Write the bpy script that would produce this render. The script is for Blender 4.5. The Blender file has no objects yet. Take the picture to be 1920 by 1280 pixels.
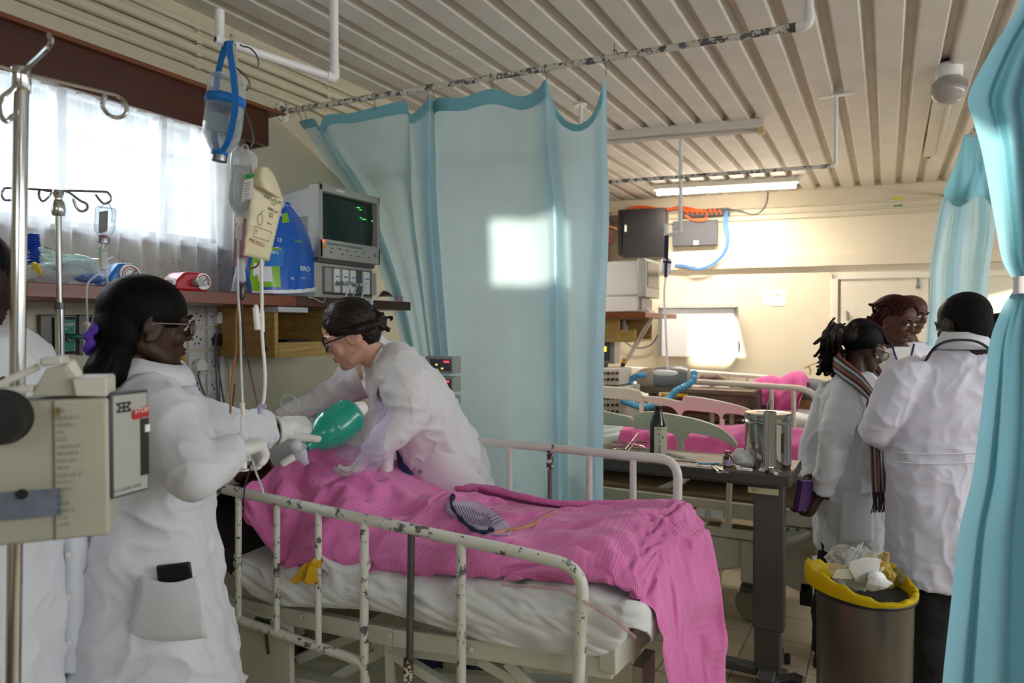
import bpy, bmesh, math, random
import numpy as np
from mathutils import Vector, Matrix
from mathutils.bvhtree import BVHTree
random.seed(7)
rng = np.random.default_rng(7)
SC = bpy.context.scene
COL = SC.collection
PI = math.pi
V = Vector
CAM_H, FOC = 1.55, 1280.0
YAW, PITCH = math.atan(702 / 1280), math.atan(25 / 1280)
cd = bpy.data.cameras.new('camera')
cam = bpy.data.objects.new('camera', cd)
COL.objects.link(cam)
cam.location = (0, 0, CAM_H)
cam.rotation_euler = (PI / 2 - PITCH, 0, YAW)
cd.sensor_width = 36
cd.lens = 24
cd.clip_start = 0.05
cd.dof.use_dof = True
cd.dof.focus_distance = 2.35
cd.dof.aperture_fstop = 3.2
SC.camera = cam
SC.view_settings.view_transform = 'Standard'
SC.view_settings.look = 'None'
SC.view_settings.gamma = 1
SC.view_settings.use_curve_mapping = False
SC.view_settings.exposure = 1.68
SC.cycles.use_denoising = True
SC.cycles.max_bounces = 8
SC.cycles.diffuse_bounces = 4
SC.cycles.transparent_max_bounces = 24
SC.cycles.sample_clamp_indirect = 6
world = bpy.data.worlds.new('overcast_sky')
SC.world = world
world.use_nodes = True
wn = world.node_tree
bg = wn.nodes['Background']
bg.inputs[0].default_value = (0.86, 0.93, 1.0, 1)
bg.inputs[1].default_value = 0.27
def area(name, loc, aim, sx, sy, watt, col):
    l = bpy.data.lights.new(name, 'AREA')
    l.shape = 'RECTANGLE'
    l.size, l.size_y = sx, sy
    l.energy = watt
    l.color = col
    o = bpy.data.objects.new(name, l)
    COL.objects.link(o)
    o.location = loc
    d = V(aim) - V(loc)
    o.rotation_euler = d.to_track_quat('-Z', 'Y').to_euler()
    return o
area('daylight_bed_window', (-3.35, 1.2, 3.0), (-1.6, 1.3, 1.3), 2.6, 1.0, 120, (0.90, 0.95, 1.0))
area('daylight_far_window', (-3.4, 5.0, 3.0), (-1.2, 5.0, 1.0), 2.8, 1.2, 125, (1.0, 0.95, 0.86))
area('fill_right_unseen', (3.6, 2.6, 2.5), (0.2, 2.9, 1.2), 6.6, 1.3, 58, (0.95, 0.97, 1.0))  # soft fill added from the right, through an unseen window band
area('daylight_rear_window', (0.9, -3.0, 2.35), (-0.8, 2.0, 1.4), 2.4, .4, 13, (0.92, 0.96, 1.0))
sl = bpy.data.lights.new('low_sun', 'SUN')
sl.energy = 3.2
sl.angle = 0.012
sl.color = (1.0, 0.9, 0.72)
so = bpy.data.objects.new('low_sun', sl)
COL.objects.link(so)
SUN_DIR = V((-0.30, 1.0, -0.085)).normalized()
so.rotation_euler = SUN_DIR.to_track_quat('-Z', 'Y').to_euler()
FW = V((-math.sin(YAW) * math.cos(PITCH), math.cos(YAW) * math.cos(PITCH), -math.sin(PITCH)))
RT = V((math.cos(YAW), math.sin(YAW), 0))
UP = RT.cross(FW)
EYE = V((0, 0, CAM_H))
def ray(px, py):
    return FW + RT * ((px - 960) / FOC) + UP * ((640 - py) / FOC)
def P(px, py, x=None, y=None, z=None, t=None, pl=None):
    d = ray(px, py)
    if t is None:
        if x is not None: t = x / d.x
        elif y is not None: t = y / d.y
        elif z is not None: t = (z - CAM_H) / d.z
        else: t = (pl[1] - pl[0].dot(EYE)) / pl[0].dot(d)
    return EYE + d * t
class G:
    def __init__(s):
        s.v, s.f = [], []
    def add(s, vs, fs):
        n = len(s.v)
        s.v += [tuple(p) for p in vs]
        s.f += [[i + n for i in q] for q in fs]
        return s
    def box(s, c, size, R=None):
        a, b, d = size[0] / 2, size[1] / 2, size[2] / 2
        q = [(-a, -b, -d), (a, -b, -d), (a, b, -d), (-a, b, -d), (-a, -b, d), (a, -b, d), (a, b, d), (-a, b, d)]
        c = V(c)
        vs = [c + (R @ V(p) if R is not None else V(p)) for p in q]
        return s.add(vs, [(0, 3, 2, 1), (4, 5, 6, 7), (0, 1, 5, 4), (1, 2, 6, 5), (2, 3, 7, 6), (3, 0, 4, 7)])
    def bar(s, a, b, w, h, up=(0, 0, 1)):
        a, b = V(a), V(b)
        d = b - a
        z = d.normalized()
        x = z.cross(V(up))
        if x.length < 1e-4: x = z.cross(V((0, 1, 0)))
        x.normalize()
        y = x.cross(z)
        vs = []
        for p in (a, b):
            vs += [p - x * w / 2 - y * h / 2, p + x * w / 2 - y * h / 2, p + x * w / 2 + y * h / 2, p - x * w / 2 + y * h / 2]
        return s.add(vs, [(0, 3, 2, 1), (4, 5, 6, 7), (0, 1, 5, 4), (1, 2, 6, 5), (2, 3, 7, 6), (3, 0, 4, 7)])
    def loft(s, rings, cap=True, closed=False):
        n = len(rings[0])
        vs = [p for r in rings for p in r]
        fs = []
        m = len(rings)
        for i in range(m if closed else m - 1):
            j = (i + 1) % m
            for k in range(n):
                l = (k + 1) % n
                fs.append((i * n + k, i * n + l, j * n + l, j * n + k))
        if cap and not closed:
            fs.append(list(range(n))[::-1])
            fs.append([(m - 1) * n + k for k in range(n)])
        return s.add(vs, fs)
    def tube(s, pts, r, n=8, cap=True, flat=1.0, up=None, closed=False, rnd=False):
        pts = [V(p) for p in pts]
        m = len(pts)
        rr = [r] * m if not hasattr(r, '__len__') else list(r)
        if rnd:
            d0 = (pts[0] - pts[1]).normalized(); d1 = (pts[-1] - pts[-2]).normalized()
            A = [(pts[0] + d0 * rr[0] * math.sin(a), rr[0] * max(math.cos(a), .06)) for a in (1.5, 1.1, .7, .35)]
            B = [(pts[-1] + d1 * rr[-1] * math.sin(a), rr[-1] * max(math.cos(a), .06)) for a in (.35, .7, 1.1, 1.5)]
            pts = [a[0] for a in A] + pts + [b[0] for b in B]
            rr = [a[1] for a in A] + rr + [b[1] for b in B]
            m = len(pts)
        T = []
        for i in range(m):
            if closed: d = pts[(i + 1) % m] - pts[i - 1]
            else: d = pts[min(i + 1, m - 1)] - pts[max(i - 1, 0)]
            T.append(d.normalized() if d.length > 1e-9 else V((0, 0, 1)))
        u = V(up) if up is not None else (V((0, 0, 1)) if abs(T[0].z) < .9 else V((1, 0, 0)))
        rings = []
        N = (u - T[0] * u.dot(T[0])).normalized()
        for i in range(m):
            N = N - T[i] * N.dot(T[i])
            if N.length < 1e-6: N = T[i].orthogonal()
            N.normalize()
            B_ = T[i].cross(N)
            rings.append([pts[i] + (N * math.cos(2 * PI * k / n) * flat + B_ * math.sin(2 * PI * k / n)) * rr[i] for k in range(n)])
        return s.loft(rings, cap, closed)
    def lathe(s, prof, base, axis=(0, 0, 1), n=24, sx=1.0, sy=1.0):
        z = V(axis).normalized()
        x = z.orthogonal().normalized() if abs(z.z) < .999 else V((1, 0, 0))
        y = z.cross(x)
        b = V(base)
        return s.loft([[b + z * h + x * (math.cos(2 * PI * k / n) * max(r, 1e-4) * sx) + y * (math.sin(2 * PI * k / n) * max(r, 1e-4) * sy) for k in range(n)] for r, h in prof])
    def ell(s, c, r, R=None, nu=16, nv=10):
        c = V(c)
        if not hasattr(r, '__len__'): r = (r, r, r)
        rings = []
        for i in range(nv + 1):
            a = -PI / 2 + PI * i / nv
            ca = max(math.cos(a), .02)
            ring = []
            for k in range(nu):
                b = 2 * PI * k / nu
                q = V((r[0] * ca * math.cos(b), r[1] * ca * math.sin(b), r[2] * math.sin(a)))
                ring.append(c + (R @ q if R is not None else q))
            rings.append(ring)
        return s.loft(rings)
    def prism(s, poly, o, ax, ay, dv):
        o, ax, ay, dv = V(o), V(ax), V(ay), V(dv)
        n = len(poly)
        a = [o + ax * p[0] + ay * p[1] for p in poly]
        vs = a + [p + dv for p in a]
        fs = [list(range(n))[::-1], [n + i for i in range(n)]]
        fs += [(i, (i + 1) % n, n + (i + 1) % n, n + i) for i in range(n)]
        return s.add(vs, fs)
    def xf(s, M4):
        s.v = [tuple(M4 @ V(p)) for p in s.v]
        return s
def sm(pts, k=6):
    pts = [V(p) for p in pts]
    out = []
    m = len(pts)
    for i in range(m - 1):
        p0, p1, p2, p3 = pts[max(i - 1, 0)], pts[i], pts[i + 1], pts[min(i + 2, m - 1)]
        for j in range(k):
            t = j / k
            out.append(.5 * ((2 * p1) + (p2 - p0) * t + (2 * p0 - 5 * p1 + 4 * p2 - p3) * t * t + (3 * p1 - p0 - 3 * p2 + p3) * t ** 3))
    out.append(pts[-1])
    return out
def smv(vals, k=6):
    return [p.x for p in sm([(v, 0, 0) for v in vals], k)]
def arc_path(corners, rad=0.06, k=6):
    c = [V(p) for p in corners]
    out = [c[0]]
    for i in range(1, len(c) - 1):
        a, b = (c[i - 1] - c[i]), (c[i + 1] - c[i])
        r = min(rad, a.length * .49, b.length * .49)
        p, q = c[i] + a.normalized() * r, c[i] + b.normalized() * r
        for j in range(k + 1):
            t = j / k
            out.append(p * (1 - t) ** 2 + c[i] * 2 * t * (1 - t) + q * t * t)
    out.append(c[-1])
    return out
def rotz(a): return Matrix.Rotation(a, 3, 'Z')
def rotx(a): return Matrix.Rotation(a, 3, 'X')
def roty(a): return Matrix.Rotation(a, 3, 'Y')
def basis(x, y, z=None):
    x, y = V(x).normalized(), V(y)
    y = (y - x * y.dot(x)).normalized()
    z = x.cross(y)
    return Matrix((x, y, z)).transposed()
WM = {}
def mesh_of(g, smooth=True, ang=35, uv=None):
    me = bpy.data.meshes.new('m')
    me.from_pydata(g.v, [], g.f)
    if smooth:
        me.polygons.foreach_set('use_smooth', [True] * len(me.polygons))
        if ang: me.set_sharp_from_angle(angle=math.radians(ang))
    return me
def link(name, data, mat=None, parent=None, **props):
    o = bpy.data.objects.new(name, data)
    COL.objects.link(o)
    if mat is not None:
        for m in (mat if isinstance(mat, (list, tuple)) else [mat]): data.materials.append(m)
    if parent is not None:
        o.parent = parent
        o.matrix_parent_inverse = WM.get(parent.name, Matrix()).inverted()
    for k, v in props.items(): o[k] = v
    return o
def part(name, g, mat, parent=None, smooth=True, ang=35, bev=0, seg=2, **props):
    me = mesh_of(g, smooth, ang)
    o = link(name, me, mat, parent, **props)
    if bev:
        b = o.modifiers.new('bevel', 'BEVEL')
        b.width = bev; b.segments = seg; b.limit_method = 'ANGLE'; b.angle_limit = math.radians(40)
    return o
def thing(name, label, cat, loc=(0, 0, 0), group=None, rz=0):
    o = bpy.data.objects.new(name, None)
    COL.objects.link(o)
    o.empty_display_size = .05
    o.location = loc
    o.rotation_euler = (0, 0, rz)
    WM[o.name] = Matrix.Translation(V(loc)) @ Matrix.Rotation(rz, 4, 'Z')
    o['label'] = label; o['category'] = cat
    if group: o['group'] = group
    return o
def tag(o, label, cat, group=None):
    o['label'] = label; o['category'] = cat
    if group: o['group'] = group
    return o
def copy_tree(o, parent=None):
    c = o.copy()
    COL.objects.link(c)
    if parent is not None:
        c.parent = parent
    for ch in list(o.children): copy_tree(ch, c)
    return c
def text(name, body, size, o, ax, ay, mat, parent, depth=.0006, align='CENTER', sx=1.0):
    cu = bpy.data.curves.new('t', 'FONT')
    cu.body = body; cu.size = size; cu.extrude = depth
    cu.align_x = align; cu.align_y = 'CENTER'
    cu.resolution_u = 3
    t = bpy.data.objects.new('t', cu)
    COL.objects.link(t)
    dg = bpy.context.evaluated_depsgraph_get()
    me = bpy.data.meshes.new_from_object(t.evaluated_get(dg))
    bpy.data.objects.remove(t)
    R = basis(ax, ay).to_4x4()
    me.transform(Matrix.Translation(V(o)) @ R @ Matrix.Diagonal((sx, 1, 1, 1)))
    me.materials.clear()
    return link(name, me, mat, parent)
def remesh(g, vox, it=3, fn=None, dec=None):
    me = bpy.data.meshes.new('r')
    me.from_pydata(g.v, [], g.f)
    o = bpy.data.objects.new('r', me)
    COL.objects.link(o)
    m = o.modifiers.new('r', 'REMESH'); m.mode = 'VOXEL'; m.voxel_size = vox
    if it:
        s = o.modifiers.new('s', 'SMOOTH'); s.factor = .5; s.iterations = it
    dg = bpy.context.evaluated_depsgraph_get()
    out = bpy.data.meshes.new_from_object(o.evaluated_get(dg))
    bpy.data.objects.remove(o)
    if fn is not None:
        n = len(out.vertices)
        co = np.empty(n * 3); out.vertices.foreach_get('co', co)
        no = np.empty(n * 3); out.vertices.foreach_get('normal', no)
        co = fn(co.reshape(-1, 3), no.reshape(-1, 3))
        out.vertices.foreach_set('co', np.ascontiguousarray(co).reshape(-1))
    out.polygons.foreach_set('use_smooth', [True] * len(out.polygons))
    out.update()
    return out
def grid_mesh(Pg, uvs=True, thick=0):
    nu, nv = Pg.shape[:2]
    me = bpy.data.meshes.new('g')
    idx = np.arange(nu * nv).reshape(nu, nv)
    f = np.stack([idx[:-1, :-1], idx[1:, :-1], idx[1:, 1:], idx[:-1, 1:]], -1).reshape(-1, 4)
    me.from_pydata([tuple(p) for p in Pg.reshape(-1, 3)], [], f.tolist())
    uvl = me.uv_layers.new(name='UVMap')
    U, W_ = np.meshgrid(np.linspace(0, 1, nu), np.linspace(0, 1, nv), indexing='ij')
    uv = np.stack([U, W_], -1).reshape(-1, 2)[f.reshape(-1)]
    uvl.data.foreach_set('uv', uv.reshape(-1).astype(np.float32))
    me.polygons.foreach_set('use_smooth', [True] * len(me.polygons))
    return me
def vnoise(p, s=1.0, seed=0):
    r = np.random.default_rng(seed)
    out = np.zeros(p.shape[0])
    q = p * s
    for k in range(7):
        d = r.normal(size=3); d /= np.linalg.norm(d)
        d2 = r.normal(size=3)
        f = 1 + .55 * k
        out += np.sin(f * (q @ d) * 2.2 + r.uniform(0, 6.28) + 1.1 * np.sin(q @ d2 * 1.3 + k)) / (1 + .45 * k)
    return out / 2.6
def onto(o, px, py, off=.004, t=None):
    me = o.data
    if me.name not in WM:
        WM[me.name] = BVHTree.FromPolygons([v.co.copy() for v in me.vertices], [tuple(q.vertices) for q in me.polygons])
    d = ray(px, py).normalized()
    h = WM[me.name].ray_cast(EYE, d)
    return (h[0] - d * off) if h[0] is not None else (P(px, py, t=t) if t else None)
def drape(name, o, rows, m, root, off=.005, n=8, sub=26, t=None, th=.003):
    A = []
    for py, l, r in rows:
        ps = [onto(o, l + (r - l) * k / n, py, off) for k in range(n + 1)]
        good = [q for q in ps if q is not None]
        if not good: continue
        A.append([tuple(q if q is not None else min(good, key=lambda g: abs(g.z - good[0].z))) for q in ps])
    q = link(name, grid_mesh(cr2(np.array(A), sub)), m, root)
    s = q.modifiers.new('s', 'SOLIDIFY'); s.thickness = th
    return q
def srgb(h):
    if isinstance(h, str):
        h = h.lstrip('#')
        c = [int(h[i:i + 2], 16) / 255 for i in (0, 2, 4)]
    else: c = h
    return tuple(x / 12.92 if x <= .04045 else ((x + .055) / 1.055) ** 2.4 for x in c)
MATS = {}
def M(name, col, rough=.5, metal=0., var=.08, vs=9., bump=0., bs=80., spec=.5, trans=0., alpha=1., sheen=0., coat=0., emis=0., ecol=None, stretch=None, tl=0., col2=None, det=3, sss=0.):
    if name in MATS: return MATS[name]
    m = bpy.data.materials.new(name)
    m.use_nodes = True
    nt = m.node_tree; N = nt.nodes; L = nt.links
    b = N['Principled BSDF']
    c = srgb(col)
    tc = N.new('ShaderNodeTexCoord')
    mp = N.new('ShaderNodeMapping'); L.new(tc.outputs['Object'], mp.inputs[0])
    if stretch: mp.inputs['Scale'].default_value = stretch
    if var:
        nz = N.new('ShaderNodeTexNoise'); nz.inputs['Scale'].default_value = vs; nz.inputs['Detail'].default_value = det
        L.new(mp.outputs[0], nz.inputs['Vector'])
        cr = N.new('ShaderNodeValToRGB')
        e = cr.color_ramp.elements
        e[0].position, e[1].position = .3, .7
        c2 = srgb(col2) if col2 else tuple(min(1, x * (1 + var)) for x in c)
        e[0].color = (*[x * (1 - var) for x in c], 1); e[1].color = (*c2, 1)
        L.new(nz.outputs['Fac'], cr.inputs[0]); L.new(cr.outputs[0], b.inputs['Base Color'])
    else:
        b.inputs['Base Color'].default_value = (*c, 1)
    b.inputs['Roughness'].default_value = rough
    b.inputs['Metallic'].default_value = metal
    b.inputs['Specular IOR Level'].default_value = spec
    b.inputs['Transmission Weight'].default_value = trans
    b.inputs['Alpha'].default_value = alpha
    b.inputs['Sheen Weight'].default_value = sheen
    b.inputs['Coat Weight'].default_value = coat
    if sss:
        b.inputs['Subsurface Weight'].default_value = sss
        b.inputs['Subsurface Radius'].default_value = (.012, .005, .003)
    if emis:
        b.inputs['Emission Color'].default_value = (*srgb(ecol or col), 1)
        b.inputs['Emission Strength'].default_value = emis
    if bump:
        n2 = N.new('ShaderNodeTexNoise'); n2.inputs['Scale'].default_value = bs; n2.inputs['Detail'].default_value = 4
        L.new(mp.outputs[0], n2.inputs['Vector'])
        bp = N.new('ShaderNodeBump'); bp.inputs['Strength'].default_value = bump; bp.inputs['Distance'].default_value = .01
        L.new(n2.outputs['Fac'], bp.inputs['Height']); L.new(bp.outputs[0], b.inputs['Normal'])
    if tl:
        out = N['Material Output']
        t = N.new('ShaderNodeBsdfTranslucent'); t.inputs[0].default_value = (*c, 1)
        mx = N.new('ShaderNodeMixShader'); mx.inputs[0].default_value = tl
        L.new(b.outputs[0], mx.inputs[1]); L.new(t.outputs[0], mx.inputs[2]); L.new(mx.outputs[0], out.inputs[0])
    MATS[name] = m
    return m
def chipped(name, paint, under, amount=.42, scale=14., rough=.35, under2=None):
    if name in MATS: return MATS[name]
    m = M(name, paint, rough=rough, var=.05, vs=4)
    nt = m.node_tree; N = nt.nodes; L = nt.links
    b = N['Principled BSDF']
    src = b.inputs['Base Color'].links[0].from_socket
    tc = N.new('ShaderNodeTexCoord')
    a = N.new('ShaderNodeTexNoise'); a.inputs['Scale'].default_value = scale; a.inputs['Detail'].default_value = 8; a.inputs['Roughness'].default_value = .72
    L.new(tc.outputs['Object'], a.inputs['Vector'])
    r = N.new('ShaderNodeValToRGB'); r.color_ramp.elements[0].position = amount - .012; r.color_ramp.elements[1].position = amount + .012
    L.new(a.outputs['Fac'], r.inputs[0])
    u = N.new('ShaderNodeTexNoise'); u.inputs['Scale'].default_value = 30
    L.new(tc.outputs['Object'], u.inputs['Vector'])
    ur = N.new('ShaderNodeValToRGB'); ur.color_ramp.elements[0].color = (*srgb(under), 1); ur.color_ramp.elements[1].color = (*srgb(under2 or under), 1)
    L.new(u.outputs['Fac'], ur.inputs[0])
    mx = N.new('ShaderNodeMix'); mx.data_type = 'RGBA'
    L.new(r.outputs[0], mx.inputs[0]); L.new(ur.outputs[0], mx.inputs[6]); L.new(src, mx.inputs[7])
    L.new(mx.outputs[2], b.inputs['Base Color'])
    bp = N.new('ShaderNodeBump'); bp.inputs['Strength'].default_value = .3; bp.inputs['Distance'].default_value = .002
    L.new(r.outputs[0], bp.inputs['Height']); L.new(bp.outputs[0], b.inputs['Normal'])
    return m
def wood(name, c1, c2, scale=(3, 3, 40), rough=.45, dist=3.):
    if name in MATS: return MATS[name]
    m = bpy.data.materials.new(name); m.use_nodes = True
    nt = m.node_tree; N = nt.nodes; L = nt.links; b = N['Principled BSDF']
    tc = N.new('ShaderNodeTexCoord'); mp = N.new('ShaderNodeMapping'); mp.inputs['Scale'].default_value = scale
    L.new(tc.outputs['Object'], mp.inputs[0])
    n = N.new('ShaderNodeTexNoise'); n.inputs['Scale'].default_value = 1.; n.inputs['Detail'].default_value = 6; n.inputs['Distortion'].default_value = dist
    L.new(mp.outputs[0], n.inputs['Vector'])
    r = N.new('ShaderNodeValToRGB'); r.color_ramp.elements[0].position = .3; r.color_ramp.elements[1].position = .72
    r.color_ramp.elements[0].color = (*srgb(c1), 1); r.color_ramp.elements[1].color = (*srgb(c2), 1)
    L.new(n.outputs['Fac'], r.inputs[0]); L.new(r.outputs[0], b.inputs['Base Color'])
    b.inputs['Roughness'].default_value = rough
    MATS[name] = m
    return m
def cloth_mat(name, col, ribs=(0, 120), strength=.35, tl=0., rough=.85, sheen=.3, var=.05, transp=0., noise_bump=.0, nbs=260., dark=None):
    if name in MATS: return MATS[name]
    m = bpy.data.materials.new(name); m.use_nodes = True
    nt = m.node_tree; N = nt.nodes; L = nt.links; b = N['Principled BSDF']; out = N['Material Output']
    c = srgb(col)
    tc = N.new('ShaderNodeTexCoord')
    nz = N.new('ShaderNodeTexNoise'); nz.inputs['Scale'].default_value = 5; nz.inputs['Detail'].default_value = 5
    L.new(tc.outputs['Object'], nz.inputs['Vector'])
    cr = N.new('ShaderNodeValToRGB')
    d = srgb(dark) if dark else tuple(x * (1 - var) for x in c)
    cr.color_ramp.elements[0].position = .3; cr.color_ramp.elements[1].position = .7
    cr.color_ramp.elements[0].color = (*d, 1); cr.color_ramp.elements[1].color = (*[min(1, x * (1 + var)) for x in c], 1)
    L.new(nz.outputs['Fac'], cr.inputs[0]); L.new(cr.outputs[0], b.inputs['Base Color'])
    b.inputs['Roughness'].default_value = rough; b.inputs['Sheen Weight'].default_value = sheen
    b.inputs['Specular IOR Level'].default_value = .2
    hs = []
    for ax, fr in (('X', ribs[0]), ('Y', ribs[1])):
        if fr:
            w = N.new('ShaderNodeTexWave'); w.bands_direction = ax; w.inputs['Scale'].default_value = fr / 6.283 * 1.0
            w.inputs['Distortion'].default_value = 1.2; w.inputs['Detail'].default_value = 2; w.inputs['Detail Scale'].default_value = 2
            L.new(tc.outputs['UV'], w.inputs['Vector']); hs.append(w.outputs['Fac'])
    if noise_bump:
        n2 = N.new('ShaderNodeTexNoise'); n2.inputs['Scale'].default_value = nbs; n2.inputs['Detail'].default_value = 3
        L.new(tc.outputs['Object'], n2.inputs['Vector']); hs.append(n2.outputs['Fac'])
    nrm = None
    for h in hs:
        bp = N.new('ShaderNodeBump'); bp.inputs['Strength'].default_value = strength; bp.inputs['Distance'].default_value = .004
        L.new(h, bp.inputs['Height'])
        if nrm is not None: L.new(nrm, bp.inputs['Normal'])
        nrm = bp.outputs[0]
    if nrm is not None: L.new(nrm, b.inputs['Normal'])
    sh = b.outputs[0]
    if tl:
        t = N.new('ShaderNodeBsdfTranslucent'); L.new(cr.outputs[0], t.inputs[0])
        mx = N.new('ShaderNodeMixShader'); mx.inputs[0].default_value = tl
        L.new(sh, mx.inputs[1]); L.new(t.outputs[0], mx.inputs[2]); sh = mx.outputs[0]
    if transp:
        t = N.new('ShaderNodeBsdfTransparent')
        mx = N.new('ShaderNodeMixShader'); mx.inputs[0].default_value = transp
        L.new(sh, mx.inputs[1]); L.new(t.outputs[0], mx.inputs[2]); sh = mx.outputs[0]
    L.new(sh, out.inputs[0])
    MATS[name] = m
    return m
def clear(name, col, rough=.05, mix=.25, spec=1.0):
    if name in MATS: return MATS[name]
    m = bpy.data.materials.new(name); m.use_nodes = True
    nt = m.node_tree; N = nt.nodes; L = nt.links; b = N['Principled BSDF']; out = N['Material Output']
    b.inputs['Base Color'].default_value = (*srgb(col), 1); b.inputs['Roughness'].default_value = rough
    t = N.new('ShaderNodeBsdfTransparent')
    t.inputs[0].default_value = (*[.35 * x + .65 for x in srgb(col)], 1)
    fr = N.new('ShaderNodeLayerWeight'); fr.inputs[0].default_value = .35
    ma = N.new('ShaderNodeMath'); ma.operation = 'MULTIPLY_ADD'; ma.inputs[1].default_value = .6; ma.inputs[2].default_value = mix
    L.new(fr.outputs['Facing'], ma.inputs[0])
    mx = N.new('ShaderNodeMixShader')
    L.new(ma.outputs[0], mx.inputs[0]); L.new(t.outputs[0], mx.inputs[1]); L.new(b.outputs[0], mx.inputs[2]); L.new(mx.outputs[0], out.inputs[0])
    MATS[name] = m
    return m
def stripes(name, cols, scale, axis=0, rough=.85):
    if name in MATS: return MATS[name]
    m = M(name, cols[0], rough=rough, var=0)
    nt = m.node_tree; N = nt.nodes; L = nt.links; b = N['Principled BSDF']
    tc = N.new('ShaderNodeTexCoord'); sp = N.new('ShaderNodeSeparateXYZ'); L.new(tc.outputs['UV'], sp.inputs[0])
    ma = N.new('ShaderNodeMath'); ma.operation = 'MULTIPLY'; ma.inputs[1].default_value = scale; L.new(sp.outputs[axis], ma.inputs[0])
    fr = N.new('ShaderNodeMath'); fr.operation = 'FRACT'; L.new(ma.outputs[0], fr.inputs[0])
    r = N.new('ShaderNodeValToRGB'); r.color_ramp.interpolation = 'CONSTANT'
    while len(r.color_ramp.elements) < len(cols): r.color_ramp.elements.new(.5)
    for i, c in enumerate(cols):
        r.color_ramp.elements[i].position = i / len(cols); r.color_ramp.elements[i].color = (*srgb(c), 1)
    L.new(fr.outputs[0], r.inputs[0]); L.new(r.outputs[0], b.inputs['Base Color'])
    return m
CHROME = M('chrome', '#d9dbdc', rough=.12, metal=1, var=.04, vs=20)
STEEL = M('brushed_steel', '#b9b7b2', rough=.28, metal=1, var=.12, vs=6, stretch=(1, 1, .1))
IRON = M('dull_iron', '#6f706e', rough=.42, metal=.9, var=.2, vs=12)
BLACKP = M('black_plastic', '#17181a', rough=.45, var=.1)
DARKP = M('dark_grey_plastic', '#3b3c3e', rough=.5, var=.08)
WHITEP = M('white_plastic', '#f1f0ec', rough=.38, var=.03)
CREAMP = M('cream_plastic', '#e9e2cb', rough=.4, var=.04)
GREYP = M('grey_plastic', '#a9aaa6', rough=.45, var=.05)
PAPER = M('white_paper', '#f3f3f0', rough=.8, var=.02)
INK = M('black_ink', '#1c1c1e', rough=.7, var=0)
RUBBER = M('black_rubber', '#1b1a19', rough=.75, var=.1)
WX, CZ = -2.70, 2.954
WALLM = M('cream_wall_paint', '#cfc7ae', rough=.42, var=.035, vs=3, bump=.06, bs=90)
BACKM = M('warm_cream_wall_paint', '#dfd3ba', rough=.42, var=.03, vs=2, bump=.05, bs=90)
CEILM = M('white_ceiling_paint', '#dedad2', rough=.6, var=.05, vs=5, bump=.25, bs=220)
CEILD = M('ceiling_groove_shade', '#d2cabd', rough=.6, var=.06, vs=5, bump=.15, bs=200)  # darker copy of the ceiling paint: groove shade put into the colour
FLOORM = M('beige_floor_vinyl', '#b7a88d', rough=.35, var=.08, vs=5)
GROUT = M('brown_floor_joint', '#7d705a', rough=.7, var=.1)
WINF = M('white_window_paint', '#e6e6e2', rough=.4, var=.03)
def struct(name, g, m, parent=None, **k):
    o = part(name, g, m, parent, **k)
    if parent is None: o['kind'] = 'structure'
    return o
fl = struct('floor', G().box((0.3, 2.4, -.051), (6.4, 11, .1)), GROUT)
tm = None
for i in range(9):
    for j in range(13):
        if tm is None:
            tm = part('floor_tile', G().box((0, 0, 0), (.294, .294, .012)), FLOORM, fl, bev=.002, seg=1)
            o = tm
        else:
            o = tm.copy(); COL.objects.link(o)
        o.location = (-1.35 + i * .3, 1.95 + j * .3, -.0055)
tg = G()
for i in range(-3, 20):
    for j in range(-8, 24):
        x, y = -1.35 + i * .3, 1.95 + j * .3
        if (0 <= i < 9 and 0 <= j < 13) or x < -2.7 or x > 3.3 or y < -2.6 or y > 8: continue
        tg.box((x, y, -.0055), (.294, .294, .012))
part('outer_floor_tiles', tg, FLOORM, fl, kind='stuff')
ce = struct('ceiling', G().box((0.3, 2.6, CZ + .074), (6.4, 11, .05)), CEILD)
PIT = .176
rm = None
for i in range(34):
    x = WX + .06 + i * PIT
    if x > 3.2: break
    if rm is None:
        pr = [(-.072, .05), (-.056, 0), (.056, 0), (.072, .05)]
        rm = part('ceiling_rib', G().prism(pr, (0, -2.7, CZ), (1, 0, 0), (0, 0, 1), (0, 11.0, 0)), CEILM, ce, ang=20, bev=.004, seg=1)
        o = rm
    else:
        o = rm.copy(); COL.objects.link(o)
    o.location = (x, 0, 0)
jg = G()
for k in range(26):
    i = rng.integers(2, 12); y = rng.uniform(.9, 3.2)
    jg.box((WX + .06 + i * PIT, y, CZ - .0006), (.108, .004, .002))
part('sheet_joint', jg, M('joint_paint', '#e4ded4', rough=.5, var=.03), ce)
WY0, WY1, WZ0, WZ1 = 0.1, 2.12, 1.93, 2.48
W2Y0, W2Y1 = 3.9, 6.4
g = G()
zc = CZ + .1
def lw(y0, y1, z0, z1): g.box((WX - .1, (y0 + y1) / 2, (z0 + z1) / 2), (.2, y1 - y0, z1 - z0))
lw(-2.7, WY0, 0, zc); lw(WY0, WY1, 0, WZ0); lw(WY0, WY1, WZ1, zc); lw(WY1, W2Y0, 0, zc)
lw(W2Y0, W2Y1, 0, 1.75); lw(W2Y0, W2Y1, 2.5, zc); lw(W2Y1, 7.6, 0, zc)
struct('wall_left', g, WALLM)
BA = math.radians(10)
BN = V((math.sin(BA), -math.cos(BA), 0))
B0 = V((WX, 7.2, 0))
BPL = (BN, BN.dot(B0))
BX = V((math.cos(BA), math.sin(BA), 0))
Rb = rotz(BA)
struct('wall_back', G().box(B0 + BX * 3.2 - BN * .1 + V((0, 0, zc / 2)), (6.8, .2, zc), Rb), BACKM)
g = G()
RXW = 3.2
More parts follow.
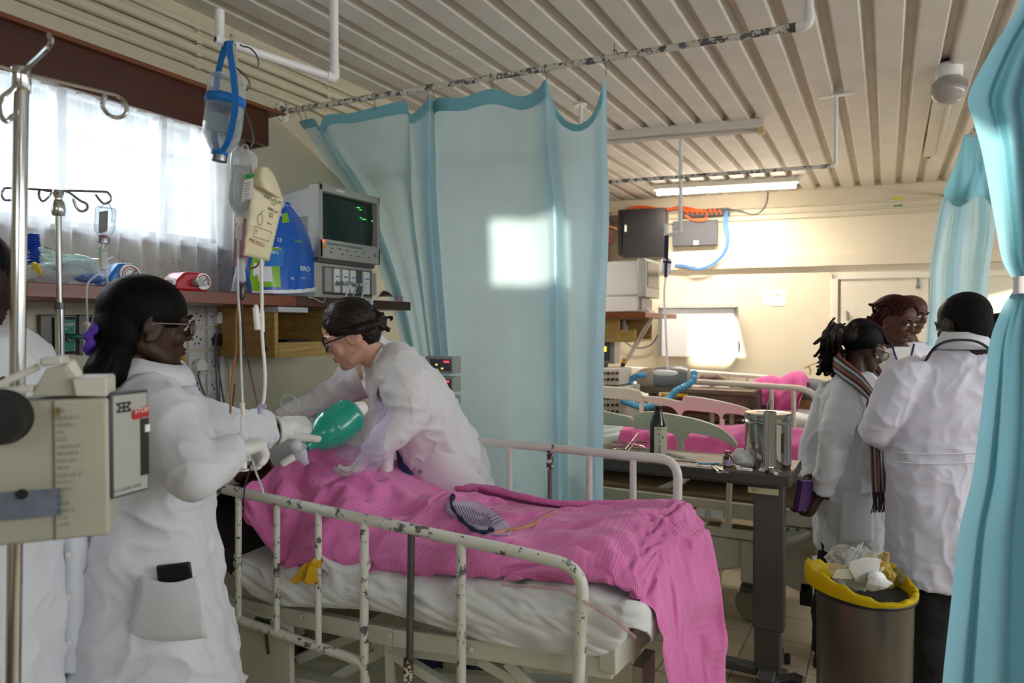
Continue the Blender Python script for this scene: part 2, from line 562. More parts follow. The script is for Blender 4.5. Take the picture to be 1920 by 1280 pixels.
g.box((RXW + .1, -1.9, zc / 2), (.2, 1.8, zc)); g.box((RXW + .1, 7.9, zc / 2), (.2, 2.2, zc))
g.box((RXW + .1, 3.0, .6), (.2, 7.7, 1.2)); g.box((RXW + .1, 3.0, 2.8), (.2, 7.7, .5))
struct('wall_right', g, WALLM)
g = G()
FZ0, FZ1 = 2.02, 2.50
g.box((.3, -2.7, FZ0 / 2), (6.2, .2, FZ0)); g.box((.3, -2.7, (FZ1 + zc) / 2), (6.2, .2, zc - FZ1))
for x0, x1 in ((-2.8, .0), (.42, 1.15), (1.8, 3.4)): g.box(((x0 + x1) / 2, -2.7, (FZ0 + FZ1) / 2), (x1 - x0, .2, FZ1 - FZ0))  # openings in this unseen wall are placed to throw the sun patches
g.box((.21, -2.7, 2.11), (.42, .2, .18))  # block added out of view to trim the sun patch on the curtain
struct('wall_front', g, WALLM)
def bw(px, py, off=0.0):
    return P(px, py, pl=(BN, BPL[1] + off))
def back_box(g, x0, y0, x1, y1, d, off=0.0):
    a, b = bw(x0, y0, off), bw(x1, y1, off)
    w = (b - a).dot(BX)
    c = (a + b) / 2 + BN * d / 2
    return g.box(c, (abs(w), d, abs(a.z - b.z)), Rb)
def louvre_window(name, y0, y1, z0, z1, mulls, slat):
    w = struct(name, G().box((WX - .06, (y0 + y1) / 2, z0 + .015), (.09, y1 - y0, .03)).box((WX - .06, (y0 + y1) / 2, z1 - .015), (.09, y1 - y0, .03))
               .box((WX - .06, y0 + .02, (z0 + z1) / 2), (.09, .04, z1 - z0)).box((WX - .06, y1 - .02, (z0 + z1) / 2), (.09, .04, z1 - z0)), WINF, bev=.004)
    for y in mulls:
        part('mullion', G().box((WX - .06, y, (z0 + z1) / 2), (.07, .035, z1 - z0 - .06)), WINF, w)
    gl = clear('louvre_glass', '#dfe6ea', rough=.15, mix=.22)
    ed = [y0 + .04] + list(mulls) + [y1 - .04]
    n = max(3, int((z1 - z0) / slat))
    for a, b in zip(ed[:-1], ed[1:]):
        for k in range(n):
            z = z0 + .03 + (k + .5) * (z1 - z0 - .06) / n
            part('pane', G().box((WX - .06, (a + b) / 2, z), (.006, b - a - .04, slat * 1.05), roty(math.radians(24))), gl, w)
    part('window_sill', G().box((WX + .0, (y0 + y1) / 2, z0 - .012), (.09, y1 - y0 + .06, .025)), WINF, w, bev=.003)
    return w
louvre_window('window_1', WY0, WY1, WZ0, WZ1, [.65, 1.05, 1.45, 1.86], .135)
louvre_window('window_2', W2Y0, W2Y1, 1.75, 2.5, [4.7, 5.55], .135)
CON = M('cream_conduit_paint', '#d8d0b6', rough=.4, var=.05)
for k, (z, r) in enumerate(((2.885, .012), (2.83, .020), (2.775, .020), (2.715, .014))):
    c = part('trim_%d' % (k + 1), G().tube([(WX + r, -2.6, z), (WX + r, 7.15, z)], r, 10), CON)
    c['kind'] = 'structure'
    cl = G()
    for y in np.arange(.4, 7, .8): cl.box((WX + r * .5, y, z), (r * 2.2, .025, r * 2.5))
    part('pipe_clip', cl, CON, c)
for k, (y, r) in enumerate(((6.75, .016), (6.9, .02), (7.02, .014))):
    c = part('trim_%d' % (k + 5), G().tube([(WX + r, y, 0.4), (WX + r, y, 2.75)], r, 8), CON); c['kind'] = 'structure'
for k, z in enumerate((2.80, 2.735, 2.68)):
    a = B0 + BN * .014 + V((0, 0, z))
    c = part('trim_%d' % (k + 8), G().tube([a, a + BX * 6], .013, 8), CON); c['kind'] = 'structure'
g = G()
a, b = bw(1150, 498), bw(1750, 497)
z1, z0 = bw(1600, 476).z, bw(1600, 498).z
g.box(B0 + BX * 3.0 + BN * .03 + V((0, 0, (z0 + z1) / 2)), (6, .06, z1 - z0), Rb)
struct('trim_11', g, BACKM, bev=.004)
DOORM = M('cream_door_paint', '#e5dcc6', rough=.4, var=.03)
dz1 = bw(1620, 512).z
d0, d1 = bw(1563, 600), bw(1752, 600)
dw = (d1 - d0).dot(BX)
dc = d0 + BX * dw / 2
dr = struct('door_1', G().box(V((dc.x, dc.y, dz1 / 2)) + BN * .02, (dw - .12, .04, dz1 - .06), Rb), DOORM, bev=.004)
fg = G()
for s in (0, dw): fg.box(V((d0.x, d0.y, dz1 / 2)) + BX * s + BN * .025, (.06, .07, dz1), Rb)
fg.box(V((dc.x, dc.y, dz1 - .03)) + BN * .025, (dw + .06, .07, .06), Rb)
part('door_frame', fg, M('door_frame_paint', '#e9e2d0', rough=.4, var=.03), dr, bev=.004)
a = bw(1569, 550, .045)
part('hinge', G().box(a, (.02, .012, .1), Rb), M('brass', '#a98b52', rough=.35, metal=1), dr)
a = bw(1722, 528, .045)
part('bolt', G().tube([a + V((0, 0, .07)), a - V((0, 0, .03))], .009, 8).box(a - V((0, 0, .05)), (.03, .012, .03), Rb), IRON, dr)
e0, e1 = bw(1800, 600), bw(2010, 600)
ew = (e1 - e0).dot(BX); ec = e0 + BX * ew / 2
dr2 = struct('door_2', G().box(V((ec.x, ec.y, dz1 / 2)) + BN * .02, (ew - .12, .04, dz1 - .06), Rb), DOORM, bev=.004)
fg = G()
for s in (0, ew): fg.box(V((e0.x, e0.y, dz1 / 2)) + BX * s + BN * .025, (.06, .07, dz1), Rb)
fg.box(V((ec.x, ec.y, dz1 - .03)) + BN * .025, (ew + .06, .07, .06), Rb)
part('door_frame', fg, MATS['door_frame_paint'], dr2, bev=.004)
part('handle', G().tube([bw(1822, 690, .045), bw(1822, 690, .085), bw(1835, 690, .085)], .01, 8), STEEL, dr2)
RAILM = chipped('chipped_cream_rail', '#dcd6c6', '#5d6068', .47, 26)
PIPEW = chipped('white_gloss_pipe', '#efefed', '#55585c', .30, 40, .3)
R0, R1 = P(530, 210, x=WX), None
RODZ = R0.z
R1 = P(1497, 50, z=RODZ)
def rod_y(x): return R0.y + (R1.y - R0.y) * (x - R0.x) / (R1.x - R0.x)
rail = thing('curtain_rail', 'long chipped cream curtain rail crossing above the bed from the window wall', 'curtain rail', R0)
el = V((R1.x + .035, R1.y, RODZ))
part('pole', G().tube([R0 + V((.01, 0, 0)), V((R1.x, R1.y, RODZ))], .0135, 14), RAILM, rail)
part('wall_flange', G().lathe([(.05, 0), (.05, .006), (.02, .012), (.02, .04)], R0, (1, 0, 0), 20), RAILM, rail)
part('collar', G().tube([V((R1.x - .03, R1.y, RODZ)), V((R1.x - .005, R1.y, RODZ))], .017, 14), IRON, rail)
part('elbow', G().tube(arc_path([V((R1.x - .008, R1.y, RODZ)), el, el + V((0, 0, .05))], .028, 8), .019, 14), PIPEW, rail)
part('drop_pipe', G().tube([el + V((0, 0, .04)), V((el.x, el.y, CZ + .05))], .0145, 14), PIPEW, rail)
a = P(1152, 82, z=CZ)
tag(part('ceiling_hook', G().tube([a, a - V((0, 0, .03))] + [a + V((.012 * math.sin(t), 0, -.045 - .015 * math.cos(t) + .0)) for t in np.linspace(0, 4.2, 9)], .0025, 6), IRON), 'small screw hook in the ceiling above the long curtain rail', 'hook')
CURT = cloth_mat('turquoise_curtain_cloth', '#cde8f1', (0, 0), .25, tl=.6, rough=.8, sheen=.2, noise_bump=.25, nbs=14, var=.04)
HEADM = cloth_mat('curtain_heading_cloth', '#86c4d1', (0, 0), .25, tl=.12, rough=.8, noise_bump=.2, nbs=40)
def cr2(A, n):
    m = A.shape[0]
    t = np.linspace(0, m - 1, n)
    i = np.clip(t.astype(int), 0, m - 2); f = (t - i)[:, None, None]
    g = lambda k: A[np.clip(i + k, 0, m - 1)]
    p0, p1, p2, p3 = g(-1), g(0), g(1), g(2)
    return .5 * (2 * p1 + (p2 - p0) * f + (2 * p0 - 5 * p1 + 4 * p2 - p3) * f ** 2 + (3 * p1 - p0 - 3 * p2 + p3) * f ** 3)
def cage(cols, nu, nv, fold=.012, seed=3, freq=9, down=1.4):
    A = np.array([[tuple(p) for p in c] for c in cols], float)
    A = cr2(A, nu)
    A = cr2(A.transpose(1, 0, 2), nv).transpose(1, 0, 2)
    n = A.reshape(-1, 3)
    U = np.repeat(np.linspace(0, 1, nu), nv); W = np.tile(np.linspace(0, 1, nv), nu)
    q = np.stack([U * freq, W * down, np.zeros_like(U)], -1)
    h = vnoise(q, 1.0, seed)
    h2 = vnoise(np.stack([U * freq * .8 + W * 3, W * 7, U], -1), 1.0, seed + 5)
    dv = np.array([.15, 1.0, 0.]) / 1.01
    n = n + dv * ((h * fold * (.35 + W) + h2 * fold * .22)[:, None])
    return n.reshape(nu, nv, 3)
def header(A, k, off):
    B = A[:, :k].copy()
    B[..., 1] -= off
    return B
def hook(g, top, foot):
    top, foot = V(top), V(foot)
    d = V((0, -.0, 0))
    g.tube([top + V((0, .016 * math.cos(t), .016 * math.sin(t))) for t in np.linspace(-1.2, 3.6, 9)] + [top + V((0, -.012, -.012)), (top + foot) / 2 + V((.004, 0, 0)), foot], .0016, 5)
raw = [((562, 229), 668, 752, 766, .02), ((590, 223), 694, 770, 786, -.04), ((599, 243), 704, 776, 796, .07), ((614, 217), 720, 784, 806, .0),
       ((655, 213), 738, 790, 815, .02), ((702, 202), 756, 797, 824, .02), ((758, 190), 772, 802, 832, .0), ((768, 213), 776, 806, 838, .05), ((783, 205), 790, 812, 842, -.03), ((806, 183), 806, 824, 850, -.10),
       ((813, 190), 822, 838, 862, .10), ((826, 183), 832, 850, 872, .03), ((868, 183), 880, 892, 908, .0), ((922, 167), 935, 948, 958, -.03), ((978, 181), 988, 996, 1004, .02),
       ((1012, 165), 1024, 1030, 1034, -.02), ((1025, 152), 1042, 1046, 1050, -.09), ((1040, 198), 1056, 1062, 1064, .09), ((1062, 226), 1070, 1074, 1076, .11), ((1088, 233), 1090, 1090, 1090, .07), ((1112, 212), 1112, 1106, 1106, .0),
       ((1129, 165), 1128, 1116, 1116, -.07), ((1137, 139), 1142, 1131, 1130, .02)]
cols = []
nraw = len(raw)
for i, (tp, a, b, c, d) in enumerate(raw):
    f = i / (nraw - 1)
    x0 = P(*tp, y=2.55).x
    yt = rod_y(x0)
    top = P(*tp, y=yt + d * .5)
    y4 = 3.06 - .36 * min(1, f / .55) + d
    y6 = 3.12 - .36 * min(1, f / .6) + d * 1.1
    y9 = 3.12 - .36 * min(1, f / .6) + d * 1.1
    p250 = (tp[0] * .55 + a * .45, 300)
    cols.append([top, P(p250[0], 300, y=yt + .45 * (y4 - yt) + d * .3), P(a, 400, y=y4), P(b, 650, y=y6), P(c, 960, y=y9), P(c, 1150, y=y9)])
A = cage(cols, 340, 90, .014, 4, 13, 1.6)
cur = thing('bed_curtain', 'sheer turquoise cotton curtain drawn behind the pink-blanketed bed', 'curtain', (P(900, 170, y=2.6).x, 2.65, 2.5))
link('drape', grid_mesh(A), CURT, cur)
hd = link('heading', grid_mesh(header(A, 6, .004)), HEADM, cur)
hooks = [((566, 227), 558), ((574, 226), 570), ((606, 219), 582), ((702, 203), 702), ((800, 186), 803), ((812, 184), 812), ((922, 168), 922), ((1024, 153), 1024), ((1136, 140), 1134)]
for (px, py), rx in hooks:
    rp = P(rx, py - 25, y=rod_y(P(rx, py, y=2.56).x))
    hg = G(); hook(hg, V((rp.x, rod_y(rp.x), RODZ)), P(px, py + 3, y=rod_y(P(px, py, y=2.56).x)))
    part('curtain_hook', hg, IRON, cur)
nc = [  # rows of (py, left px, right px, t)
    (-60, 1935, 2060, 1.75), (20, 1905, 2050, 1.75), (95, 1858, 2040, 1.75), (180, 1816, 2035, 1.76), (230, 1826, 2030, 1.76), (290, 1842, 2020, 1.77), (420, 1866, 2000, 1.78), (490, 1880, 1985, 1.79), (535, 1902, 1970, 1.80), (575, 1880, 1985, 1.79), (640, 1856, 2000, 1.78),
    (720, 1846, 2010, 1.78), (800, 1836, 2020, 1.78), (900, 1822, 2025, 1.77), (1000, 1798, 2030, 1.76), (1140, 1782, 2040, 1.75), (1300, 1766, 2050, 1.74), (1440, 1764, 2055, 1.74)]
NC = 9
cols = []
for k in range(NC):
    f = k / (NC - 1)
    zig = (0, .05, -.03, -.05, .07, -.02, .03, -.05, 0)[k]
    cols.append([P(l + (r - l) * (f, .16, .22, .34, .44, .6, .7, .86, f)[k], py, t=t + zig * (.35 if abs(py - 535) < 30 else 1) * (.6 + .4 * math.sin(k * 2.1 + py * .004)) + .12 * math.sin(f * PI)) for py, l, r, t in nc])
A = cage(cols, 170, 200, .014, 9, 6, 4)
nt_ = thing('cubicle_curtain', 'turquoise curtain hanging close in front at the picture edge, tied in with a white band', 'curtain', P(1880, 1300, t=1.8))
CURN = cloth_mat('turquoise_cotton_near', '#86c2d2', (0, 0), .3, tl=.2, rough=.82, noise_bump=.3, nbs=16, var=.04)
link('drape', grid_mesh(A), CURN, nt_)
q = [P(1899 + 75 * (.5 - .5 * math.cos(a)), 536 + 3 * math.sin(a), t=1.80 + .09 * math.sin(a)) for a in np.linspace(0, 2 * PI, 22)[:-1]]
part('tie_band', G().loft([[p + V((0, 0, -.022)) for p in q], [p + V((0, 0, .022)) for p in q]], cap=False), M('white_cotton_band', '#e9ebee', rough=.8), nt_)
a = P(1985, -60, t=1.75)
tag(part('near_curtain_rail', G().tube([V((a.x, a.y - 1.5, 2.62)), V((a.x, a.y + .5, 2.62))], .0135, 12).tube([V((a.x, a.y + .49, 2.62)), V((a.x, a.y + .49, CZ + .05))], .0125, 12), RAILM), 'curtain rail above the near tied curtain, out of the top of the frame', 'curtain rail')
bc = [(252, 1806, 1836, 4.3), (300, 1796, 1850, 4.3), (370, 1768, 1862, 4.3), (405, 1758, 1866, 4.3), (440, 1752, 1864, 4.3), (500, 1744, 1856, 4.3), (560, 1742, 1852, 4.3), (640, 1735, 1850, 4.3), (800, 1725, 1850, 4.3), (1000, 1715, 1850, 4.3)]
cols = []
for k in range(11):
    f = k / 10
    zig = (.05, -.10, .02, .11, -.04, -.09, .06, .1, -.08, .03, -.05)[k]
    cols.append([P(l + (r - l) * (0, .06, .2, .27, .38, .42, .6, .66, .84, .9, 1)[k], py, t=t + zig * (.4 if j == 0 else 1) * (.6 + .4 * math.sin(k * 1.7 + j * .6))) for j, (py, l, r, t) in enumerate(bc)])
A = cage(cols, 130, 110, .02, 12, 8, 3)
ct = thing('bunched_curtain', 'turquoise curtain bunched up and hanging in front of the far doors', 'curtain', P(1790, 900, t=4.3))
link('drape', grid_mesh(A), CURT, ct)
fl_ = []
for f in np.linspace(0, 1, 7):
    l = V(P(1806 - 8 * f, 262, t=4.2)); fl_.append([P(1807 + 38 * f, 256 + 8 * f, t=4.17), P(1790 + 65 * f, 310 + 20 * math.sin(f * 3), t=4.14), P(1768 + 92 * f, 362 + 35 * math.sin(f * 6) * .5 + 30 * f, t=4.13 + .05 * math.sin(f * 9))])
link('folded_flap', grid_mesh(cage(fl_, 50, 30, .008, 2, 5, 2)), HEADM, ct)
bg_ = G()
p0, p1 = P(1836, 236, t=4.3), P(1770, 420, t=6.2)
p1 = V((p0.x - .1, p0.y + 2.4, p0.z))
bt = tag(part('back_curtain_rail', G().tube([V((p0.x - .02, p0.y - 1.2, p0.z)), V((p0.x - .02, p0.y + 3.0, p0.z))], .012, 10).tube([V((p0.x - .02, p0.y - .6, p0.z)), V((p0.x - .02, p0.y - .6, CZ + .05))], .012, 10), RAILM), 'curtain rail running towards the far doors above the bunched curtain', 'curtain rail')
hg = G()
for k in range(4): hook(hg, V((p0.x - .02, p0.y - .05 + .035 * k, p0.z)), P(1812 + 7 * k, 256, t=4.25))
part('curtain_hook', hg, IRON, ct)
a = P(1140, 341, y=4.35); zr = a.z
b = P(1560, 311, z=zr)
far = thing('far_curtain_rail', 'thin grey-white curtain rail across the far bay below the unlit light', 'curtain rail', b)
part('pole', G().tube([V((WX + .01, a.y - .1, zr)), a, b], .012, 10), RAILM, far)
part('drop_pipe', G().tube(arc_path([b - (b - a).normalized() * .02, b + V((.02, 0, 0)), V((b.x + .02, b.y, CZ + .05))], .02), .011, 10), PIPEW, far)
part('ceiling_bracket', G().box((b.x + .02, b.y, CZ - .003), (.2, .04, .008)), PIPEW, far)
a = P(1089, 195, z=CZ)
tag(part('ceiling_drop_pipe', G().tube([a + V((0, 0, .03)), a - V((0, 0, .45))], .012, 12).lathe([(.04, 0), (.04, .01)], a - V((0, 0, .012))), PIPEW), 'white drop pipe from the ceiling seen over the bed curtain', 'pipe')
BZ = 2.27
b1, b0 = P(627, 147, z=BZ), P(412, 76, z=BZ)
br = thing('drip_bracket', 'white pipe bracket hanging from the ceiling above the bed head', 'bracket', b1)
part('arm', G().tube([b0 - (b1 - b0).normalized() * .012, b1 - (b1 - b0).normalized() * .015], .0115, 14), PIPEW, br)
part('elbow', G().tube(arc_path([b1 - (b1 - b0).normalized() * .028, b1, b1 + V((0, 0, .03))], .02, 8), .0145, 14), PIPEW, br)
part('drop_pipe', G().tube([b1 + V((0, 0, .012)), V((b1.x, b1.y, CZ + .05))], .0125, 14), PIPEW, br)
part('stub', G().tube([b0, b0 + V((0, 0, .075))], .0115, 14), PIPEW, br)
part('end_hole', G().tube([b0 - (b1 - b0).normalized() * .0125, b0 - (b1 - b0).normalized() * .010], .0065, 10), BLACKP, br)
PEL = wood('dark_red_pelmet', '#431f12', '#552a19', (20, 1.2, 30), .35, .4)
PELT = wood('pelmet_top', '#6a3a1c', '#8a5228', (20, 1.2, 30), .4, .4)
XP = -2.56
a0, a1 = P(505, 208, x=XP), P(503, 275, x=XP)
pz1, pz0 = P(300, 148, x=XP).z, P(300, 198, x=XP).z
pz1 = P(512, 214, x=XP).z; pz0 = P(503, 274, x=XP).z
ye = P(504, 240, x=XP).y
pe = thing('pelmet', 'dark brown wooden pelmet box above the sheer window curtain', 'pelmet', (XP, 1.0, pz0))
part('front_board', G().box((XP - .01, (ye - 1.2) / 2, (pz0 + pz1) / 2), (.02, ye + 1.2, pz1 - pz0)), PEL, pe, bev=.002)
part('end_board', G().box(((XP + WX) / 2 - .009, ye - .009, (pz0 + pz1) / 2), (XP - WX - .02, .018, pz1 - pz0)), PEL, pe, bev=.002)
part('top_board', G().box(((XP + WX) / 2 + .014, (ye - 1.2) / 2 + .03, pz1 + .008), (XP - WX + .024, ye + 1.26, .018)), PELT, pe, bev=.002)
pe2 = thing('far_pelmet', 'small brown end of a pelmet over the far window beside the dark cabinet', 'pelmet', (XP, 5.2, 2.4))
z1, z0 = P(1150, 430, x=-2.5).z, P(1150, 458, x=-2.5).z
part('front_board', G().box((-2.51, 5.2, (z0 + z1) / 2), (.02, 3.1, z1 - z0)), PEL, pe2)
part('end_board', G().box((-2.61, 6.74, (z0 + z1) / 2), (.17, .02, z1 - z0)), PEL, pe2)
part('top_board', G().box((-2.585, 5.2, z1 + .008), (.22, 3.2, .018)), PELT, pe2)
SHEER = cloth_mat('white_sheer_voile', '#eef0f4', (0, 0), .1, tl=.55, rough=.9, sheen=0, transp=.52, var=.01)
def sheer_panel(name, label, y0, y1, zt, zb, n, seed, x0=-2.628):
    U = np.linspace(0, 1, 220); W = np.linspace(0, 1, 46)
    uu, ww = np.meshgrid(U, W, indexing='ij')
    ph = uu * n * 6.283 + .8 * np.sin(uu * 9 + seed)
    X = x0 + (.014 + .014 * ww) * np.sin(ph) + .006 * np.sin(ph * 2.7 + ww * 4)
    Y = y0 + (y1 - y0) * uu + .012 * np.sin(ph * .5 + ww * 3)
    Z = zt + (zb - zt) * ww + (ww > .9) * .006 * np.sin(uu * 60)
    t = thing(name, label, 'curtain', (x0, (y0 + y1) / 2, zb))
    link('voile', grid_mesh(np.stack([X, Y, Z], -1)), SHEER, t)
    k = 3
    B = np.stack([X, Y, Z], -1)[:, :k + 1].copy(); B[..., 0] += .003
    link('gathered_heading', grid_mesh(B), cloth_mat('voile_heading', '#cfc4b2', (0, 0), .1, tl=.4, transp=.1), t)
    e = G()
    f = lambda y, dz: (np.interp(y, Y[:, 40], X[:, 40]) + .004, y, zb + dz)
    y = y0 + .08
    while y < y1 - .1:
        for r in (.05, .066):
            for a_ in np.linspace(.5, 2.64, 9 if r > .06 else 7): e.ell(f(y + r * math.cos(a_), .07 + r * math.sin(a_)), (.002, .0035, .0045), nu=6, nv=4)
        e.tube([f(y + .05 + .05 * t_, .075 + .022 * math.sin(t_ * 4.5)) for t_ in np.linspace(0, 1.6, 14)], .0016, 4)
        e.tube([f(y - .05 - .04 * t_, .05 + .018 * math.sin(t_ * 5)) for t_ in np.linspace(0, 1.4, 12)], .0016, 4)
        y += .24
    part('embroidery', e, M('grey_green_thread', '#8f9486', rough=.9), t, kind='stuff')
    return t
sheer_panel('sheer_curtain', 'white sheer curtain with embroidered hem at the far half of the window', 1.02, 2.18, 2.47, 1.70, 13, 1)
sheer_panel('sheer_curtain', 'white sheer curtain at the near half of the window, behind the chrome drip stands', -.3, 1.0, 2.47, 1.70, 14, 5, -2.620)
SHX = -2.27
s0 = P(770, 557, x=SHX)
SHY = s0.y
shz = P(400, 539, x=SHX).z
shz = 1.55 + .0612 * 2.27
SHELFM = wood('red_brown_shelf_wood', '#6b3216', '#8f4a24', (30, 1.6, 40), .3, .6)
SHELFD = wood('dark_shelf_wood', '#3f2015', '#5b2f1e', (30, 1.6, 40), .35, .6)
sh = thing('wall_shelf', 'long red-brown wooden shelf on the wall under the window', 'shelf', ((WX + SHX) / 2, 1.2, shz - .04))
YJ = P(556, 560, x=SHX).y
part('board', G().box(((WX + SHX) / 2, (YJ - 1.2) / 2, shz - .022), (SHX - WX, YJ + 1.2, .044)), SHELFM, sh, bev=.002)
part('end_board', G().box(((WX + SHX) / 2 + .001, (YJ + SHY) / 2, shz - .020), (SHX - WX, SHY - YJ - .002, .046)), SHELFD, sh, bev=.002)
lb = P(679, 565, x=SHX + .003)
part('label_strip', G().box(lb, (.002, .165, .026)), PAPER, sh)
text('lettering', 'MONITOR BD 6', .026, lb + V((.0015, 0, 0)), (0, 1, 0), (0, 0, 1), INK, sh)
hk = P(594, 561, x=SHX)
part('hook', G().tube(sm([hk + V((0, -.05, .008)), hk + V((.02, -.03, .0)), hk + V((.02, .01, -.012)), hk + V((.02, .03, -.002)), hk + V((.02, .022, .02))], 5), .003, 6), CHROME, sh)
BEDP = chipped('chipped_cream_bed_paint', '#dfe0d2', '#6a6d70', .43, 22, .35, '#4a4640')
BEDF = chipped('cream_bed_frame_paint', '#d6d8c6', '#6b5036', .30, 12, .4, '#3f2f22')
BEDW = chipped('white_rail_paint', '#e8e2de', '#6d5a4c', .35, 20, .35)
RUSTY = chipped('rust_chipped_post', '#e2ddd2', '#5a3a24', .52, 38, .5, '#3a2a20')
def yn(px): return 1.50 + .12 * (px - 410) / 680      # near long side of the bed
def yf(px): return 2.36 + .06 * (px - 760) / 505      # far long side
def NP(px, py, d=0.0): return P(px, py, y=yn(px) + d)
def FP(px, py, d=0.0): return P(px, py, y=yf(px) + d)
bed = thing('hospital_bed', 'cream hospital bed with chipped tubular side rails under the pink blanket in front', 'bed', (-1.5, 1.95, 0))
nr = part('side_rail', G().tube(arc_path([NP(402, 922), NP(412, 915), NP(1000, 1041), NP(1094, 1066), NP(1082, 1330)], .075, 8), .0165, 16), BEDP, bed)
for px, a, b in ((447, 926, 1158), (519, 940, 1188), (597, 958, 1210), (683, 978, 1320), (865, 1016, 1330)):
    part('rail_bar', G().tube([NP(px, a), NP(px, b)], .0105 if px != 683 and px != 865 else .0135, 12), BEDP, nr)
part('lower_bar', G().tube(arc_path([NP(405, 1147), NP(655, 1232), NP(684, 1243), NP(684, 1290)], .04, 6), .0145, 14), BEDP, nr)
part('slide_bar', G().tube([NP(771, 1000), NP(768, 1240)], .0105, 12), IRON, nr)
part('slide_sleeve', G().tube([NP(766, 1234), NP(763, 1330)], .0145, 14), RUSTY, nr)
fr_ = part('side_rail', G().tube(arc_path([FP(752, 813), FP(1195, 855), FP(1272, 862), FP(1267, 1060)], .085, 8), .0165, 16), BEDW, bed)
for px, a, b in ((758, 816, 1000), (820, 822, 1010), (885, 828, 1020), (955, 834, 1030), (1105, 846, 1050), (1187, 853, 1050)):
    part('rail_bar', G().tube([FP(px, a), FP(px, b)], .0125, 12), BEDW, fr_)
part('slide_sleeve', G().tube([FP(1031, 842), FP(1031, 880)], .0135, 12), RUSTY, fr_)
part('slide_bar', G().tube([FP(1031, 878), FP(1031, 1040)], .0095, 12), M('pink_grey_steel', '#9a8788', rough=.3, metal=.7, var=.1), fr_)
def beam(a, b, h, w, back=0): return G().bar(a + V((0, back, 0)), b + V((0, back, 0)), w, h)
f0, f1, f2 = NP(420, 1128, .06), NP(740, 1192, .06), NP(1150, 1250, .06)
frp = part('frame_beam', G().bar(f0, f1, .03, .055).bar(f1, f2, .03, .055), BEDF, bed, bev=.003)
part('frame_beam', G().bar(f0 + V((0, .74, 0)), f2 + V((0, .74, 0)), .03, .055), BEDF, bed, bev=.003)
for px, py in ((432, 1120), (565, 1154), (731, 1190), (884, 1217)):
    c = NP(px, py, .043)
    part('bolt', G().lathe([(.010, 0), (.010, .006), (.004, .010)], c, (0, -1, 0), 10), BEDF, frp)
part('cover_plate', G().prism([(0, 0), (.29, -.03), (.29, -.30), (0, -.30)], NP(428, 1128, .045) + V((0, 0, 0)), (1, 0, 0), (0, 0, 1), (0, .02, 0)), BEDF, bed, bev=.003)
part('lever', G().bar(NP(480, 1160, .03), NP(507, 1166, .03), .012, .014).bar(NP(499, 1185, .03), NP(504, 1225, .03), .012, .006), IRON, bed)
part('base_beam', G().bar(NP(426, 1248, .1), NP(760, 1330, .1), .05, .07).bar(NP(426, 1248, .7), NP(1100, 1290, .7), .05, .07), BEDF, bed, bev=.004)
for a, b in (((560, 1235), (690, 1180)), ((730, 1205), (735, 1330)), ((700, 1200), (860, 1300)), ((590, 1290), (760, 1195)), ((950, 1238), (1010, 1300)), ((900, 1235), (1060, 1330)), ((715, 1212), (1000, 1248))):
    part('brace', G().bar(NP(*a, .14), NP(*b, .18), .028, .03), BEDF, bed)
ft0, ft1 = NP(1138, 1236, .03), FP(1330, 1155, -.05)
fx = ft0.x
fe = part('foot_beam', G().bar(ft0, V((fx + .07, 2.3, ft0.z + .02)), .05, .075), BEDF, bed, bev=.004)
pa = P(1340, 1130, y=2.34)
part('foot_post', G().tube([V((pa.x, pa.y, .3)), V((pa.x, pa.y, .62))], .016, 12), BEDW, bed)
part('foot_post_cap', G().tube([V((pa.x, pa.y, .60)), pa], .0135, 12, rnd=True), RUSTY, bed)
for x, y in ((-2.35, 1.62), (-2.35, 2.26), (-.75, 1.78), (-.75, 2.30)):
    lg = part('leg', G().tube([(x, y, .14), (x, y, .62)], .019, 10), BEDF, bed)
    part('wheel', G().lathe([(.02, -.016), (.055, -.016), (.06, -.008), (.06, .008), (.055, .016), (.02, .016)], (x, y, .06), (0, 1, 0), 20), RUBBER, lg)
    part('castor_fork', G().box((x, y - .024, .09), (.03, .005, .1)).box((x, y + .024, .09), (.03, .005, .1)).box((x, y, .14), (.04, .06, .012)), IRON, lg)
part('end_plate', G().box(P(1207, 1262, y=1.9), (.03, .12, .09)), M('dull_metal_plate', '#b9b7ad', rough=.4, metal=.4), bed)
MATM = M('black_mattress_vinyl', '#121214', rough=.5, var=.2)
sec = []
for x, zb, zt in ((-2.55, .93, 1.02), (-2.3, .83, .93), (-2.05, .745, .845), (-1.9, .68, .775), (-1.6, .67, .76), (-1.2, .695, .78), (-.9, .72, .80), (-.62, .735, .82)):
    y0 = 1.56 + .10 * (x + 2.1) / 1.5; y1 = y0 + .72
    sec.append([V((x, y0, zb)), V((x, y0 - .008, (zb + zt) / 2)), V((x, y0, zt)), V((x, y0 + .05, zt + .01)), V((x, y1 - .05, zt + .01)), V((x, y1, zt)), V((x, y1, zb))])
mt = tag(part('mattress', G().loft(sec), MATM, ang=60, bev=.008), 'black vinyl mattress on the cream bed under the white sheet', 'mattress')
SHEETM = cloth_mat('white_cotton_sheet', '#e6e9e8', (0, 0), .3, rough=.85, sheen=.2, noise_bump=.3, nbs=22, var=.02)
lowpx = [(462, 1075), (480, 1112), (520, 1133), (600, 1136), (700, 1142), (770, 1158), (850, 1180), (900, 1197), (1000, 1216), (1080, 1226), (1130, 1224), (1165, 1205), (1186, 1160)]
toppx = [(462, 1040), (480, 1040), (520, 1055), (600, 1060), (700, 1068), (770, 1075), (850, 1085), (900, 1088), (1000, 1092), (1080, 1098), (1130, 1106), (1165, 1118), (1188, 1138)]
cols = []
